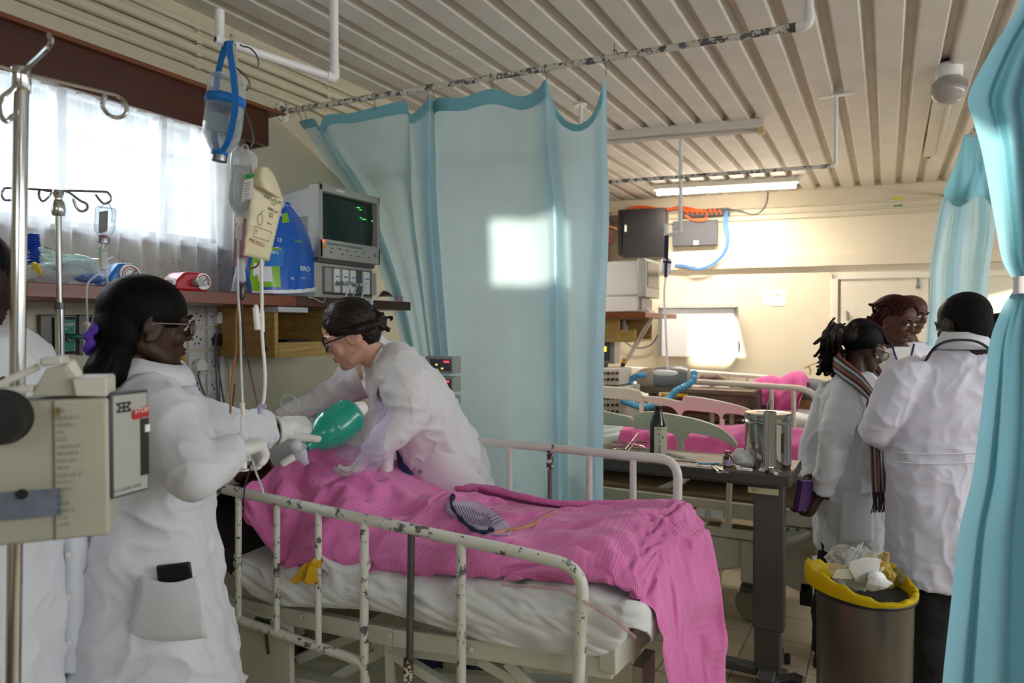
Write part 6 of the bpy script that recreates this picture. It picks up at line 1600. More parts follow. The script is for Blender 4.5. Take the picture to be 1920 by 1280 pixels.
ds2 = thing('drip_stand', 'steel drip stand with curled hooks near the wall shelf, a small glass bottle on it', 'drip stand', (q0.x, q0.y, 0))
part('pole', G().tube([q0 - ZUP * .05, V((q0.x, q0.y, P(112, 572, t=T2).z))], .0085, 14), STEEL, ds2)
part('outer_tube', G().tube([V((q0.x, q0.y, P(112, 575, t=T2).z)), ql], .0125, 14), CHROME, ds2)
part('collar', G().tube([V((q0.x, q0.y, P(112, 567, t=T2).z)), V((q0.x, q0.y, P(112, 580, t=T2).z))], .0145, 14), IRON, ds2)
part('hub', G().lathe([(.0, .047), (.015, .046), (.016, .038), (.011, .024), (.011, .018), (.016, .012), (.019, 0), (.019, -.018), (.016, -.028), (.010, -.03)], q0 - ZUP * .022, ZUP, 18), CHROME, ds2, ang=25)
for pts in ([(108, 357), (190, 359), (203, 362), (208, 372), (202, 380), (192, 380), (180, 366)], [(108, 357), (18, 352), (6, 356), (3, 365), (8, 374), (20, 375)], [(108, 357), (90, 358), (76, 355), (73, 366), (80, 377), (92, 368), (96, 360)], [(112, 357), (128, 360), (150, 376), (162, 382), (163, 392), (152, 396), (143, 388), (138, 374)]):
    n = len(pts)
    part('hook_arm', G().tube(sm([P(x, y, t=T2 + (.0 if k < 1 else (-.06 if pts[1][0] == 128 else .06 if pts[1][0] == 90 else 0) * k / n)) for k, (x, y) in enumerate(pts)], 5), .0036, 8, rnd=True), STEEL, ds2)
for k in range(4):
    a = k * PI / 2 + .2
    f = V((q0.x + .2 * math.cos(a), q0.y + .2 * math.sin(a), .045))
    lg = part('leg', G().tube([ql, f], .011, 10), CHROME, ds2)
    part('castor', G().lathe([(.01, -.01), (.022, -.01), (.025, 0), (.022, .01), (.01, .01)], f - ZUP * .02, (1, 0, 0), 14), RUBBER, lg)
def bottle_axis(top, bot, prof, n=24):
    top, bot = V(top), V(bot); d = bot - top
    L = d.length
    return G().lathe([(r, h * L) for r, h in prof], top, d, n)
bt = thing('infusion_bottle', 'small clear glass infusion bottle hanging upside down from the steel drip stand', 'bottle', P(196, 420, t=2.0))
ba, bb = P(199, 388, t=2.0), P(194, 452, t=2.0)
part('glass', bottle_axis(ba, bb, [(.0, .0), (.024, .02), (.0275, .08), (.0275, .60), (.024, .75), (.0135, .90), (.0135, 1.0)]), GLASSC, bt)
part('rim_cap', bottle_axis(P(194, 446, t=2.0), P(193.5, 456, t=2.0), [(.0, 0), (.0155, .02), (.0165, .5), (.0165, .98), (.0, 1.0)], 18), M('aluminium_cap', '#9b9ca0', rough=.3, metal=.9), bt)
part('stopper', bottle_axis(P(194.5, 441, t=2.0), P(194.2, 446, t=2.0), [(.0, 0), (.012, .1), (.013, 1.0), (.0, 1.0)], 14), M('red_rubber', '#a04136', rough=.6), bt)
part('label', G().prism([(-.015, -.036), (.011, -.030), (.013, .030), (-.012, .026)], P(194, 414, t=1.968), RT, ZUP, FW * .001), M('grey_label', '#9fa3a8', rough=.7, var=.1, vs=90), bt)
part('wire_hanger', G().tube(sm([P(190, 390, t=1.99), P(194, 382, t=1.99), P(203, 381, t=1.99), P(209, 392, t=1.99), P(210, 410, t=1.975), P(206, 416, t=1.97), P(217, 410, t=1.98)], 5), .0012, 5), STEEL, bt)
ivl = thing('drip_line', 'clear drip line with white roller clamp looping down from the small glass bottle', 'tubing', P(194, 470, t=2.0))
part('spike', G().tube([P(193, 456, t=2.0), P(193, 464, t=2.0), P(194, 468, t=2.0)], [.004, .003, .008], 8), WHITEP, ivl)
part('chamber', bottle_axis(P(194, 470, t=2.0), P(196, 506, t=2.0), [(.0, 0), (.0085, .02), (.0095, .5), (.009, .95), (.003, 1.0)], 14), TUBEC, ivl)
part('marker_sleeve', G().tube([P(188.5, 464, t=2.0), P(188, 480, t=2.0)], .0028, 6), M('mint_sleeve', '#57c0a4', rough=.5), ivl)
part('marker_sleeve', G().tube([P(187.5, 481, t=2.0), P(191, 508, t=2.0)], .0034, 6), M('yellow_sleeve', '#d9b832', rough=.5), ivl)
part('tube', G().tube(sm([P(196, 506, t=2.0), P(204, 540, t=1.98), P(201, 560, t=1.97), P(184, 580, t=1.95), P(172, 605, t=1.95), P(170, 620, t=1.95), P(180, 622, t=1.95), P(196, 618, t=1.95), P(213, 605, t=1.95)], 7), .0026, 7).tube(sm([P(192, 512, t=2.0), P(178, 518, t=1.98), P(164, 534, t=1.97), P(163, 570, t=1.96), P(164, 604, t=1.95)], 7), .0024, 7), TUBEC, ivl)
part('tube_end', G().tube(sm([P(175, 628, t=1.95), P(184, 648, t=1.95), P(190, 656, t=1.95)], 5), .0024, 7).tube(sm([P(162, 618, t=1.95), P(158, 640, t=1.95), P(157, 690, t=1.96)], 5), .0024, 7), TUBEC, ivl)
part('roller_clamp', G().bar(P(163, 606, t=1.94), P(173, 628, t=1.94), .011, .010).bar(P(161, 605, t=1.94), P(166, 610, t=1.94), .016, .011), CREAMP, ivl, bev=.002)
TB = 1.69
bot = thing('drip_bottle', 'large clear glass bottle held upside down in a bright blue strap harness', 'bottle', P(422, 220, t=TB))
b0_, b1_ = P(428, 143, t=TB), P(411, 298, t=TB)
part('glass', bottle_axis(b0_, b1_, [(.0, .012), (.030, .0), (.040, .02), (.0445, .07), (.0455, .25), (.0455, .62), (.042, .74), (.030, .85), (.0185, .92), (.0175, .965)], 32), GLASSC, bot)
part('fluid', bottle_axis(b0_, b1_, [(.0, .31), (.0425, .30), (.0425, .62), (.039, .74), (.027, .85), (.0155, .92), (.0, .96)], 28), FLUID, bot)
part('cap', bottle_axis(P(412.3, 288, t=TB), P(410.8, 303, t=TB), [(.0, .0), (.0175, .02), (.0185, .5), (.0185, .95), (.0, 1.0)], 22), M('aluminium_cap', '#9b9ca0'), bot)
ax_ = (b1_ - b0_).normalized()
sa_ = ax_.cross(FW).normalized(); sb_ = ax_.cross(sa_).normalized()
def around(f, r, a): return b0_ + (b1_ - b0_) * f + (sa_ * math.cos(a) + sb_ * math.sin(a)) * r
wide = M('blue_label', '#cdd6dc', rough=.7)
lab = [[around(f, .0465, a) for f in (.40, .47, .55, .62)] for a in np.linspace(-3.2, -.9, 16)]
link('label', grid_mesh(np.array([[tuple(q) for q in r] for r in lab])), wide, bot)
hs = thing('strap_harness', 'bright blue webbing harness holding the large glass bottle on the white bracket', 'strap', P(428, 85, t=TB))
part('belt', G().loft([[around(f, .0475, a) for a in np.linspace(0, 2 * PI, 33)[:-1]] for f in (.255, .36)], cap=False), BLUEP, hs).modifiers.new('s', 'SOLIDIFY').thickness = .003
part('neck_band', G().loft([[around(f, .0195, a) for a in np.linspace(0, 2 * PI, 25)[:-1]] for f in (.905, .955)], cap=False), BLUEP, hs).modifiers.new('s', 'SOLIDIFY').thickness = .003
def ribbon(pts, w, axis, th=.002):
    pts = [V(p) for p in pts]; a = V(axis).normalized()
    return G().loft([[p - a * w / 2, p + a * w / 2, p + a * w / 2 + FW * th, p - a * w / 2 + FW * th] for p in pts])
part('front_strap', ribbon(sm([P(432, 76, t=1.665), P(430, 90, t=1.645), P(437, 140, t=1.64), P(441, 185, t=1.637), P(438, 220, t=1.637), P(428, 262, t=1.65), P(416, 284, t=1.665)], 5), .0155, RT - ZUP * .05), BLUEP, hs)
part('back_strap', ribbon(sm([P(428, 77, t=1.70), P(420, 92, t=1.72), P(408, 140, t=1.745), P(404, 180, t=1.75), P(400, 230, t=1.745), P(404, 270, t=1.72), P(410, 286, t=1.705)], 5), .0155, RT - ZUP * .05), BLUEP, hs)
tag(part('perforated_strip', G().prism([(-.006, .055), (0, .085), (.006, .075), (.012, .04), (.016, -.02), (.022, -.10), (.020, -.14), (.010, -.145), (.006, -.10), (.0, -.02)], P(434, 115, t=1.70), RT, ZUP, FW * .003), chipped('rust_flecked_strip', '#d9d4c4', '#6b4a30', .40, 60)), 'notched cream metal strip standing up on the white bracket beside the blue strap', 'metal strip')
tag(part('wire_hook', G().tube(sm([P(455, 87, t=1.72), P(468, 90, t=1.72), P(480, 102, t=1.71), P(485, 118, t=1.70), P(483, 128, t=1.70)], 5), .0022, 6).tube([P(455, 87, t=1.72), P(450, 84, t=1.72)], .0022, 6), IRON), 'bent wire hook over the white bracket arm', 'hook')
tag(part('wire_hook', G().tube(sm([P(444, 128, t=1.69), P(455, 138, t=1.68), P(466, 150, t=1.67), P(468, 162, t=1.67), P(461, 170, t=1.67)], 5), .0022, 6).tube(sm([P(458, 205, t=1.70), P(470, 235, t=1.70), P(475, 262, t=1.70), P(470, 276, t=1.70)], 5), .002, 6), IRON), 'long wire hook hanging down behind the large glass bottle', 'hook')
TS = 1.72
sb = thing('drip_bag', 'soft clear plastic saline bottle with green-topped label hanging behind the glass bottle', 'drip bag', P(456, 340, t=TS))
s0, s1 = P(459, 281, t=TS), P(450, 408, t=TS)
part('bottle', bottle_axis(s0, s1, [(.0, .0), (.022, .02), (.031, .08), (.0325, .2), (.0335, .5), (.0335, .72), (.027, .84), (.012, .95), (.008, 1.0)], 26), BAGC, sb)
part('fluid', bottle_axis(s0, s1, [(.0, .27), (.030, .262), (.031, .5), (.031, .72), (.024, .84), (.0, .95)], 22), FLUID, sb)
part('hanger_loop', G().tube(hook_loop(P(459, 277, t=TS), RT, .008, 14, -.8, 4.0), .0022, 6), BAGC, sb)
lb_ = part('label', G().prism([(-.017, -.056), (.012, -.046), (.015, .016), (-.008, .010)], P(465, 336, t=TS - .036), RT, ZUP, FW * .0006), PAPER, sb)
part('green_band', G().prism([(-.0105, -.002), (.0145, .004), (.016, .017), (-.0085, .011)], P(465, 336, t=TS - .0368), RT, ZUP, FW * .0004), M('green_print', '#56b46a', rough=.7), sb)
text('lettering', 'RL', .011, P(467, 330, t=TS - .0375), RT + ZUP * .2, ZUP, INK, sb, depth=.0001)
for k in range(7): text('printed_line', 'iiilliiillil', .0055, P(463.5 - k * .45, 343 + k * 5.2, t=TS - .0372), RT + ZUP * .2, ZUP, PRT, sb, depth=.0001)
part('outlet', G().tube([P(450, 406, t=TS), P(449, 418, t=TS)], [.0075, .0085], 12).tube([P(449, 418, t=TS), P(449, 426, t=TS)], [.005, .006], 10), WHITEP, sb)
pbg = thing('pressure_bag', 'cream pressure infusion bag printed with black lettering, beside the soft saline bottle', 'pressure bag', P(494, 420, t=1.70))
CRBAG = M('cream_vinyl_bag', '#e6dcb8', rough=.45, var=.04, vs=8, bump=.15, bs=18)
Q = [P(474, 345, t=1.69), P(531, 372, t=1.76), P(503, 489, t=1.76), P(456, 478, t=1.69)]
gu = []
for i in range(13):
    u = i / 12; row = []
    for j in range(17):
        w = j / 16
        p = (Q[0] * (1 - u) + Q[1] * u) * (1 - w) + (Q[3] * (1 - u) + Q[2] * u) * w
        row.append(p - FW * (.016 * (math.sin(PI * u) ** .6) * (math.sin(PI * w) ** .5) + .0022 * math.sin(w * 26) * (u < .4)))
    gu.append(row)
fr1 = np.array([[tuple(q) for q in r] for r in gu])
ob_ = link('bladder', grid_mesh(fr1), CRBAG, pbg); ob_.modifiers.new('s', 'SOLIDIFY').thickness = .003
HD = [[P(472, 346, t=1.69), P(474, 330, t=1.69), P(480, 318, t=1.69), P(491, 312, t=1.69)], [P(488, 352, t=1.68), P(488, 334, t=1.67), P(490, 322, t=1.68), P(495, 313, t=1.69)], [P(510, 362, t=1.70), P(506, 340, t=1.695), P(504, 326, t=1.70), P(502, 314, t=1.71)], [P(531, 373, t=1.76), P(522, 346, t=1.75), P(514, 328, t=1.74), P(506, 318, t=1.73)]]
hd_ = link('hood', grid_mesh(cr2(cr2(np.array([[tuple(q) for q in r] for r in HD]), 14).transpose(1, 0, 2), 14).transpose(1, 0, 2)), CRBAG, pbg); hd_.modifiers.new('s', 'SOLIDIFY').thickness = .006
bu, bv = (Q[1] - Q[0]).normalized(), (Q[0] - Q[3]).normalized()
def bagp(u, w, d=.0215, k=.006): return (Q[0] * (1 - u) + Q[1] * u) * (1 - w) + (Q[3] * (1 - u) + Q[2] * u) * w - FW * (d + k)
RBI = M('rust_print', '#a0503c', rough=.7, var=0)
text('lettering', 'INFUSUR', .0125, bagp(.80, .09, .016), bu, bv, INK, pbg, depth=.0002)
text('lettering', '500 ml', .011, bagp(.86, .24, .014), bu, bv, INK, pbg, depth=.0002)
for k, w in enumerate((.15, .30, .34, .45)): text('printed_line', 'iilililiil', .006, bagp(.84, w, .015), bu, bv, INK, pbg, depth=.0001)
text('lettering', 'MOOG', .014, bagp(.58, .78, .019), bu, bv, RBI, pbg, depth=.0002)
og = G()
og.tube([bagp(.55, .44, .0205) + bu * .007 * math.cos(a) + bv * .014 * math.sin(a) for a in np.linspace(0, 2 * PI, 19)[:-1]], .0006, 4, closed=True)
og.tube([bagp(.55, .36, .0205), bagp(.55, .31, .0205), bagp(.62, .31, .0205)], .0006, 4)
q_ = [bagp(.42, .56, .0205), bagp(.96, .56, .012), bagp(.96, .71, .012), bagp(.42, .71, .0205)]
og.tube(q_, .0006, 4, closed=True)
og.tube([bagp(.47, .60, .021), bagp(.53, .60, .021), bagp(.50, .65, .021)], .0006, 4)
part('printed_diagram', og, INK, pbg)
tag(part('hanging_tape', ribbon(sm([P(464, 277, t=1.715), P(472, 300, t=1.70), P(475, 325, t=1.69), P(474, 346, t=1.685)], 5), .0045, RT), CREAMP), 'narrow cream tape from the saline bottle hanger down to the cream bag', 'tape')
wl = thing('white_line', 'thick white feed tube with a white clamp hanging from the cream bag', 'tubing', P(490, 640, t=1.74))
part('tube', G().tube(sm([P(490, 486, t=1.74), P(491, 560, t=1.74), P(491, 620, t=1.74), P(497, 700, t=1.74), P(495, 745, t=1.74), P(490, 764, t=1.74)], 8), .0042, 9), WHITEP, wl)
part('sleeve', G().tube([P(491, 583, t=1.738), P(492, 622, t=1.738)], .0058, 10), WHITEP, wl)
cl_ = part('clamp', G().tube([P(479, 576, t=1.73), P(483, 618, t=1.73)], .0078, 12).bar(P(479, 590, t=1.73), P(493, 590, t=1.735), .005, .008), WHITEP, wl)
part('clamp_tip', G().tube([P(480, 571, t=1.73), P(480, 577, t=1.73)], .005, 10), CREAMP, cl_)
tp = part('three_way_tap', G().tube([P(484, 762, t=1.73), P(499, 762, t=1.73)], .006, 10).tube([P(489, 764, t=1.73), P(488, 776, t=1.73)], .006, 10), M('lilac_plastic', '#c3b6d9', rough=.4), wl)
dl = thing('drip_line', 'clear drip line with cream sleeve running from the saline bottle to the syringe', 'tubing', P(450, 600, t=1.70))
part('chamber', bottle_axis(P(449, 424, t=1.72), P(447, 450, t=1.72), [(.0, 0), (.007, .02), (.0075, .9), (.003, 1.0)], 14), TUBEC, dl)
part('tube', G().tube(sm([P(447, 450, t=1.72), P(446, 500, t=1.71), P(447, 560, t=1.70), P(450, 600, t=1.70), P(452, 680, t=1.69), P(455, 756, t=1.68)], 8), .0027, 8), TUBEC, dl)
part('sleeve', G().tube([P(454, 755, t=1.68), P(456, 781, t=1.68)], [.0062, .0048], 10), CREAMP, dl)
bld = thing('blood_line', 'transfusion line with a dark blood-filled chamber and brown and purple tubes', 'tubing', P(455, 560, t=1.76))
part('upper_chamber', bottle_axis(P(452, 484, t=1.76), P(455, 530, t=1.76), [(.0, 0), (.008, .02), (.0085, .9), (.003, 1.0)], 12), TUBEC, bld)
part('blood_chamber', bottle_axis(P(454, 534, t=1.76), P(453, 562, t=1.76), [(.0, 0), (.007, .05), (.0082, .3), (.0075, .9), (.003, 1.0)], 14), M('dark_blood', '#28080f', rough=.2), bld)
part('purple_tube', G().tube(sm([P(453, 562, t=1.76), P(456, 620, t=1.77), P(468, 690, t=1.8), P(482, 755, t=1.8), P(486, 775, t=1.8)], 7), .0024, 7).tube(sm([P(483, 832, t=1.7), P(478, 860, t=1.72), P(466, 890, t=1.74), P(458, 920, t=1.7), P(457, 960, t=1.66)], 6), .0019, 6), M('wine_tube', '#4a1a30', rough=.3), bld)
part('loop_tube', G().tube(sm([P(449, 500, t=1.78), P(470, 503, t=1.8), P(482, 498, t=1.8), P(487, 488, t=1.8)], 5), .0024, 6), M('brown_tube', '#4f2a22', rough=.35), bld)
part('orange_tube', G().tube(sm([P(452, 560, t=1.80), P(443, 590, t=1.82), P(442, 660, t=1.84), P(434, 720, t=1.86), P(432, 775, t=1.86)], 7), .0032, 7), M('orange_brown_tube', '#a3652c', rough=.4), bld)
part('plasma_bag', G().loft([[P(447 - 2 * k, 410 + 30 * k, t=1.80) + RT * a + FW * b for a, b in ((-.006, 0), (.012 + .004 * k, -.008), (.03, 0), (.012, .012))] for k in range(4)]), clear('rose_bag', '#c78d9c', rough=.2, mix=.4), bld)
sy = thing('syringe', 'large clear syringe held upright in the gloved hand of the woman with the ponytail', 'syringe', P(452, 850, t=1.66))
S0, S1 = P(454, 782, t=1.665), P(456, 862, t=1.655)
part('barrel', G().tube([S0, S0 + (S1 - S0) * .35], .0055, 12).tube([S0 + (S1 - S0) * .35, S1], .0115, 16), clear('syringe_plastic', '#eef2f4', rough=.1, mix=.4), sy)
part('plunger', G().tube([P(456, 856, t=1.655), P(457, 878, t=1.653)], .0075, 10).lathe([(.0, 0), (.012, .001), (.012, .004), (.0, .005)], P(457, 879, t=1.653), -ZUP, 16), WHITEP, sy)
part('flange', G().box(P(456, 862, t=1.655), (.034, .014, .003), basis(RT, fwh)), WHITEP, sy)
gr = G()
for k in range(6): gr.box(P(455, 822 + 6 * k, t=1.642), (.008, .001, .0009), basis(RT, fwh))
part('graduation', gr, M('teal_ink', '#3aa79a', rough=.6), sy)
part('side_port', G().tube([P(460, 838, t=1.66), P(468, 836, t=1.66)], .0055, 10).tube([P(466, 834, t=1.66), P(466, 862, t=1.66)], .006, 10), TUBEC, sy)
part('line', G().tube(sm([P(473, 862, t=1.66), P(480, 885, t=1.68), P(490, 910, t=1.66), P(494, 925, t=1.66)], 5), .0024, 6), TUBEC, sy)
am = thing('resuscitation_bag', 'teal green hand resuscitation bag with clear valve held over the pink blanket', 'resuscitation bag', P(620, 805, t=2.22))
a0, a1 = P(571, 838, t=2.12), P(668, 771, t=2.27)
part('bag', bottle_axis(a0, a1, [(.0, 0), (.018, .02), (.019, .10), (.030, .16), (.046, .24), (.057, .36), (.0605, .44), (.0635, .46), (.0635, .49), (.0615, .51), (.063, .70), (.061, .82), (.0625, .84), (.0625, .87), (.059, .89), (.045, .96), (.022, 1.0), (.0, 1.0)], 36), GREENP, am, ang=50)
part('end_cap', bottle_axis(P(664, 772, t=2.268), P(682, 764, t=2.30), [(.0, 0), (.030, .05), (.028, .6), (.022, 1.0), (.0, 1.0)], 22), WHITEP, am)
VLV = clear('valve_plastic', '#dfe3ec', rough=.12, mix=.45)
part('valve', bottle_axis(P(577, 832, t=2.13), P(556, 838, t=2.10), [(.0, 0), (.014, .02), (.014, .9), (.0, 1.0)], 18).lathe([(.0, 0), (.018, .001), (.021, .010), (.021, .022), (.015, .028), (.015, .036), (.022, .040), (.022, .052), (.012, .07), (.010, .085), (.0, .086)], P(548, 826, t=2.09), (P(572, 866, t=2.10) - P(548, 826, t=2.09)).normalized(), 22), VLV, am)
part('valve_disc', bottle_axis(P(551, 830, t=2.088), P(558, 840, t=2.09), [(.0, 0), (.014, .05), (.014, .95), (.0, 1)], 18), PAPER, am)
cp_ = part('port_cap', G().tube([P(532, 868, t=2.08), P(548, 858, t=2.085)], [.011, .0125], 14, rnd=True), WHITEP, am)
part('cap_strap', G().tube(sm([P(548, 857, t=2.085), P(554, 853, t=2.09), P(558, 848, t=2.09)], 4), .003, 6), WHITEP, am)
RES = clear('lilac_reservoir', '#d8d2ea', rough=.2, mix=.10)
U, W = 15, 15
rg = []
ed = [(682, 764, 2.30), (716, 752, 2.33), (735, 790, 2.35), (728, 842, 2.33), (700, 884, 2.30), (664, 866, 2.24), (632, 852, 2.20), (640, 812, 2.25)]
ctr = P(684, 820, t=2.24)
g = G()
for sgn in (1, -1):
    outer = sm([P(*e[:2], t=e[2]) for e in ed] + [P(*ed[0][:2], t=ed[0][2])], 5)[:-1]
    rings_ = []
    for f in (1, .85, .6, .3, .02):
        rings_.append([ctr + (p - ctr) * f - FW * sgn * (.035 * (1 - f * f)) - FW * .004 * math.sin(k * 1.7 + f * 7) * (f < 1) for k, p in enumerate(outer)])
    g.loft(rings_, cap=False)
part('reservoir', g, RES, am, ang=0)
tag(part('oxygen_tube', G().tube(sm([P(552, 778, t=2.30), P(532, 766, t=2.32), P(527, 754, t=2.32), P(534, 742, t=2.32), P(548, 742, t=2.32), P(559, 755, t=2.32), P(559, 768, t=2.3), P(553, 776, t=2.29)], 7), .0022, 6).tube(sm([P(556, 770, t=2.29), P(600, 766, t=2.3), P(650, 768, t=2.31), P(676, 766, t=2.31)], 6), .0022, 6), clear('pale_green_tube', '#cfeadf', rough=.1, mix=.35)), 'thin clear green oxygen tube looping up behind the teal resuscitation bag', 'tubing')
def cloth_tie(name, label, knot, tails, m):
    t = thing(name, label, 'ribbon', knot)
    part('knot', G().ell(knot, (.011, .010, .013)).ell(knot + V((.004, -.006, .004)), (.009, .008, .007)), m, t, ang=0)
    for tl in tails:
        rows = [[p + a for a in (V((0, 0, 0)),)] for p in tl]
        pts = sm(tl, 5); n = len(pts)
        gg = []
        for k, p in enumerate(pts):
            f = k / (n - 1); w = .006 + .019 * f
            gg.append([p + (RT * (j / 3 - 1) * w) + ZUP * .006 * math.sin(j * 1.6 + k * .5) * f for j in range(7)])
        o = link('tail', grid_mesh(np.array([[tuple(q) for q in r] for r in gg])), m, t); o.modifiers.new('s', 'SOLIDIFY').thickness = .002
    return t
kn = NP(588, 1054, -.012)
tie = cloth_tie('yellow_ribbon', 'yellow cloth strip knotted round a bar of the near bed rail', kn, [[kn, NP(575, 1060, -.02), NP(560, 1084, -.02), NP(558, 1092, -.02)], [kn, NP(585, 1064, -.022), NP(583, 1082, -.022), NP(584, 1094, -.02)]], YEL)
part('wrap', G().tube([NP(597, 1048), NP(597, 1062)], .0135, 14), YEL, tie)
kn2 = FP(884, 926, -.016)
tie2 = cloth_tie('yellow_ribbon', 'yellow cloth strip knotted on the far bed rail beside the woman in white', kn2, [[kn2, FP(872, 930, -.03), FP(862, 933, -.04)]], YEL)
part('bow', G().tube(sm([kn2, FP(893, 918, -.02), FP(908, 909, -.02), FP(915, 914, -.02), FP(908, 922, -.02), FP(894, 928, -.02), kn2], 6), .011, 8, flat=.5), YEL, tie2, ang=0)
PCH = clear('lilac_striped_pouch', '#d9c6e2', rough=.2, mix=.35)
pc = thing('drain_pouch', 'clear lilac drainage pouch with purple lines and a dark blue cord on the pink blanket', 'pouch', onto(bl, 900, 965, .0, 2.0))
drape('pouch', bl, [(938, 838, 890), (948, 836, 912), (962, 840, 930), (978, 868, 950), (992, 896, 958), (1002, 925, 955)], PCH, pc, .014, 10, 30)
pl2 = G()
for k in range(13):
    q = [onto(bl, 848 + k * 5.2 + j * 3.2, 945 + k * 1.0 + j * 8 + .0 * k, .020) for j in range(5)]
    pl2.tube([x for x in q if x], .0011, 4)
for k in range(5):
    q = [onto(bl, 905 + k * 5 + j * 7, 962 + k * 5 - j * 3, .021) for j in range(4)]
    pl2.tube([x for x in q if x], .0011, 4)
part('printed_line', pl2, M('violet_ink', '#4b3a78', rough=.7, var=0), pc, kind='stuff')
q = [onto(bl, x, y, .016, 2.1) for x, y in ((849, 930), (846, 944), (852, 958), (862, 970), (876, 984), (892, 994), (908, 997), (922, 994))]
part('cord', G().tube(sm(q, 5), [.0055 + .0016 * math.sin(k * .9) for k in range(36)], 8), M('navy_cord', '#1a2648', rough=.8, bump=.3, bs=90), pc)
part('cord_knot', G().ell(onto(bl, 849, 931, .018, 2.1), (.010, .009, .012)).ell(onto(bl, 921, 993, .02, 2.0), (.012, .008, .008)), MATS['navy_cord'], pc, ang=0)
q = [onto(bl, x, y, .006, 2.0) for x, y in ((926, 1000), (948, 994), (975, 990), (1000, 982), (1022, 968), (1042, 956))]
part('brown_tube', G().tube(sm(q, 5), .0042, 8), M('amber_tube', '#b98a45', rough=.3), pc)
q = [NP(940, 1096, -.0), NP(1000, 1100, -.006), NP(1060, 1108, -.01), NP(1110, 1136, -.012), NP(1150, 1160, -.014), NP(1192, 1196, -.01)]
tag(part('drain_tube', G().tube(sm(q, 6), .0045, 8), clear('rose_clear_tube', '#e6c6c6', rough=.12, mix=.35)), 'clear rosy drain tube running along the white sheet to the foot of the bed', 'tubing')
def wl_(px, py, off=.0): return P(px, py, x=WX + off)
def wall_box(px0, py0, px1, py1, d, off=0.0):
    a, b = wl_(px0, (py0 + py1) / 2, off + d), wl_(px1, (py0 + py1) / 2, off + d)
    y = (a.y + b.y) / 2
    zc_ = wl_((px0 + px1) / 2, (py0 + py1) / 2, off + d).z
    h = abs(wl_((px0 + px1) / 2, py0, off + d).z - wl_((px0 + px1) / 2, py1, off + d).z)
    return V((WX + off + d / 2, y, zc_)), (d, abs(b.y - a.y), h)
SOCK = M('white_socket_plastic', '#dfdfe2', rough=.35, var=.02)
bd_c, bd_s = wall_box(345, 562, 421, 768, .02)
bd_s = (bd_s[0], bd_s[1], .62); bd_c.z = 1.66 - .31
sk = thing('socket_board', 'cream board of white switched sockets in two columns under the shelf', 'socket board', bd_c)
part('board', G().box(bd_c, bd_s), CREAMP, sk, bev=.003)
ya, yb = wl_(351, 600, .03).y, wl_(384, 600, .03).y
yc, yd = wl_(387, 600, .03).y, wl_(418, 600, .03).y
zs = [wl_(385, (a + b) / 2, .03).z for a, b in ((572, 612), (615, 655), (658, 698), (701, 741), (744, 784))]
pin = G()
for i, z in enumerate(zs):
    for c, (p, q) in enumerate(((ya, yb), (yc, yd))):
        m_ = (p + q) / 2; w = abs(q - p) - .006
        h = (zs[0] - zs[1]) * .92
        s_ = part('socket', G().box((WX + .027, m_, z), (.014, w, h)), SOCK, sk, bev=.003)
        part('switch', G().box((WX + .036, m_ + w * .28, z + h * .28), (.006, w * .16, h * .22)), WHITEP, s_, bev=.001)
        pg = G()
        for dy_, dz_ in ((-.24, -.02), (.24, -.02), (0, .10), (-.12, -.22), (.12, -.22)): pg.box((WX + .0345, m_ + w * dy_, z + h * dz_), (.002, w * .07, h * .09))
        part('pin_hole', pg, INK, s_)
def plug(name, label, py_c, z, m, cable, cm, big=1.0):
    t = thing(name, label, 'plug', (WX + .05, py_c, z))
    part('body', G().prism([(-.024 * big, -.026), (.024 * big, -.026), (.026 * big, .004), (.010 * big, .028), (-.010 * big, .028), (-.026 * big, .004)], (WX + .034, py_c, z), (0, 1, 0), (0, 0, 1), (.032, 0, 0)), m, t, bev=.005, seg=3)
    part('cable', G().tube(sm(cable, 8), .0042, 8), cm, t)
    return t
GC = M('grey_cable', '#67686c', rough=.5)
plug('plug', 'white mains plug in the upper right socket of the cream board', (yc + yd) / 2 + .01, zs[0] - .008, WHITEP, [(WX + .055, (yc + yd) / 2 + .01, zs[0] - .03), wl_(404, 640, .06), wl_(408, 680, .07), wl_(416, 730, .08), wl_(424, 775, .08), wl_(430, 830, .08)], GC)
plug('plug', 'black mains plug in the right column below the white one', (yc + yd) / 2 + .006, zs[1] - .004, BLACKP, [(WX + .055, (yc + yd) / 2 + .006, zs[1] - .02), wl_(404, 665, .05), wl_(407, 720, .05), wl_(411, 790, .05), wl_(413, 830, .05)], GC, 1.05)
plug('plug', 'white adaptor plug in the left column of the cream board', (ya + yb) / 2 + .004, zs[2] - .012, WHITEP, [(WX + .055, (ya + yb) / 2 + .004, zs[2] - .03), wl_(372, 706, .06), wl_(384, 740, .07), wl_(398, 765, .07), wl_(408, 800, .07)], GC, 1.1)
tag(part('yellow_hose', G().tube(sm([wl_(330, 640, .1), wl_(344, 672, .09), wl_(356, 710, .08), wl_(372, 745, .08), wl_(386, 780, .08), wl_(396, 820, .08)], 8), .0085, 10), M('yellow_hose_rubber', '#c7a51a', rough=.5)), 'yellow hose hanging in front of the socket board', 'hose')
tag(part('grey_cable', G().tube(sm([wl_(440, 720, .06), wl_(437, 750, .06), wl_(430, 790, .06), wl_(428, 830, .06)], 6), .004, 7).tube(sm([wl_(411, 600, .05), wl_(412, 770, .05)], 3), .003, 6), GC), 'grey cable hanging right of the socket board', 'cable')
tr_ = tag(part('white_trunking', G().box((WX + .006, wl_(429, 700).y, wl_(429, 705).z), (.012, .010, .13)).box((WX + .006, wl_(437, 674).y, wl_(437, 674).z), (.012, .07, .008)), WHITEP), 'thin white cable trunking bent at a corner under the pine box', 'trunking')
OXG = M('green_outlet_face', '#0d7a62', rough=.45, var=.05)
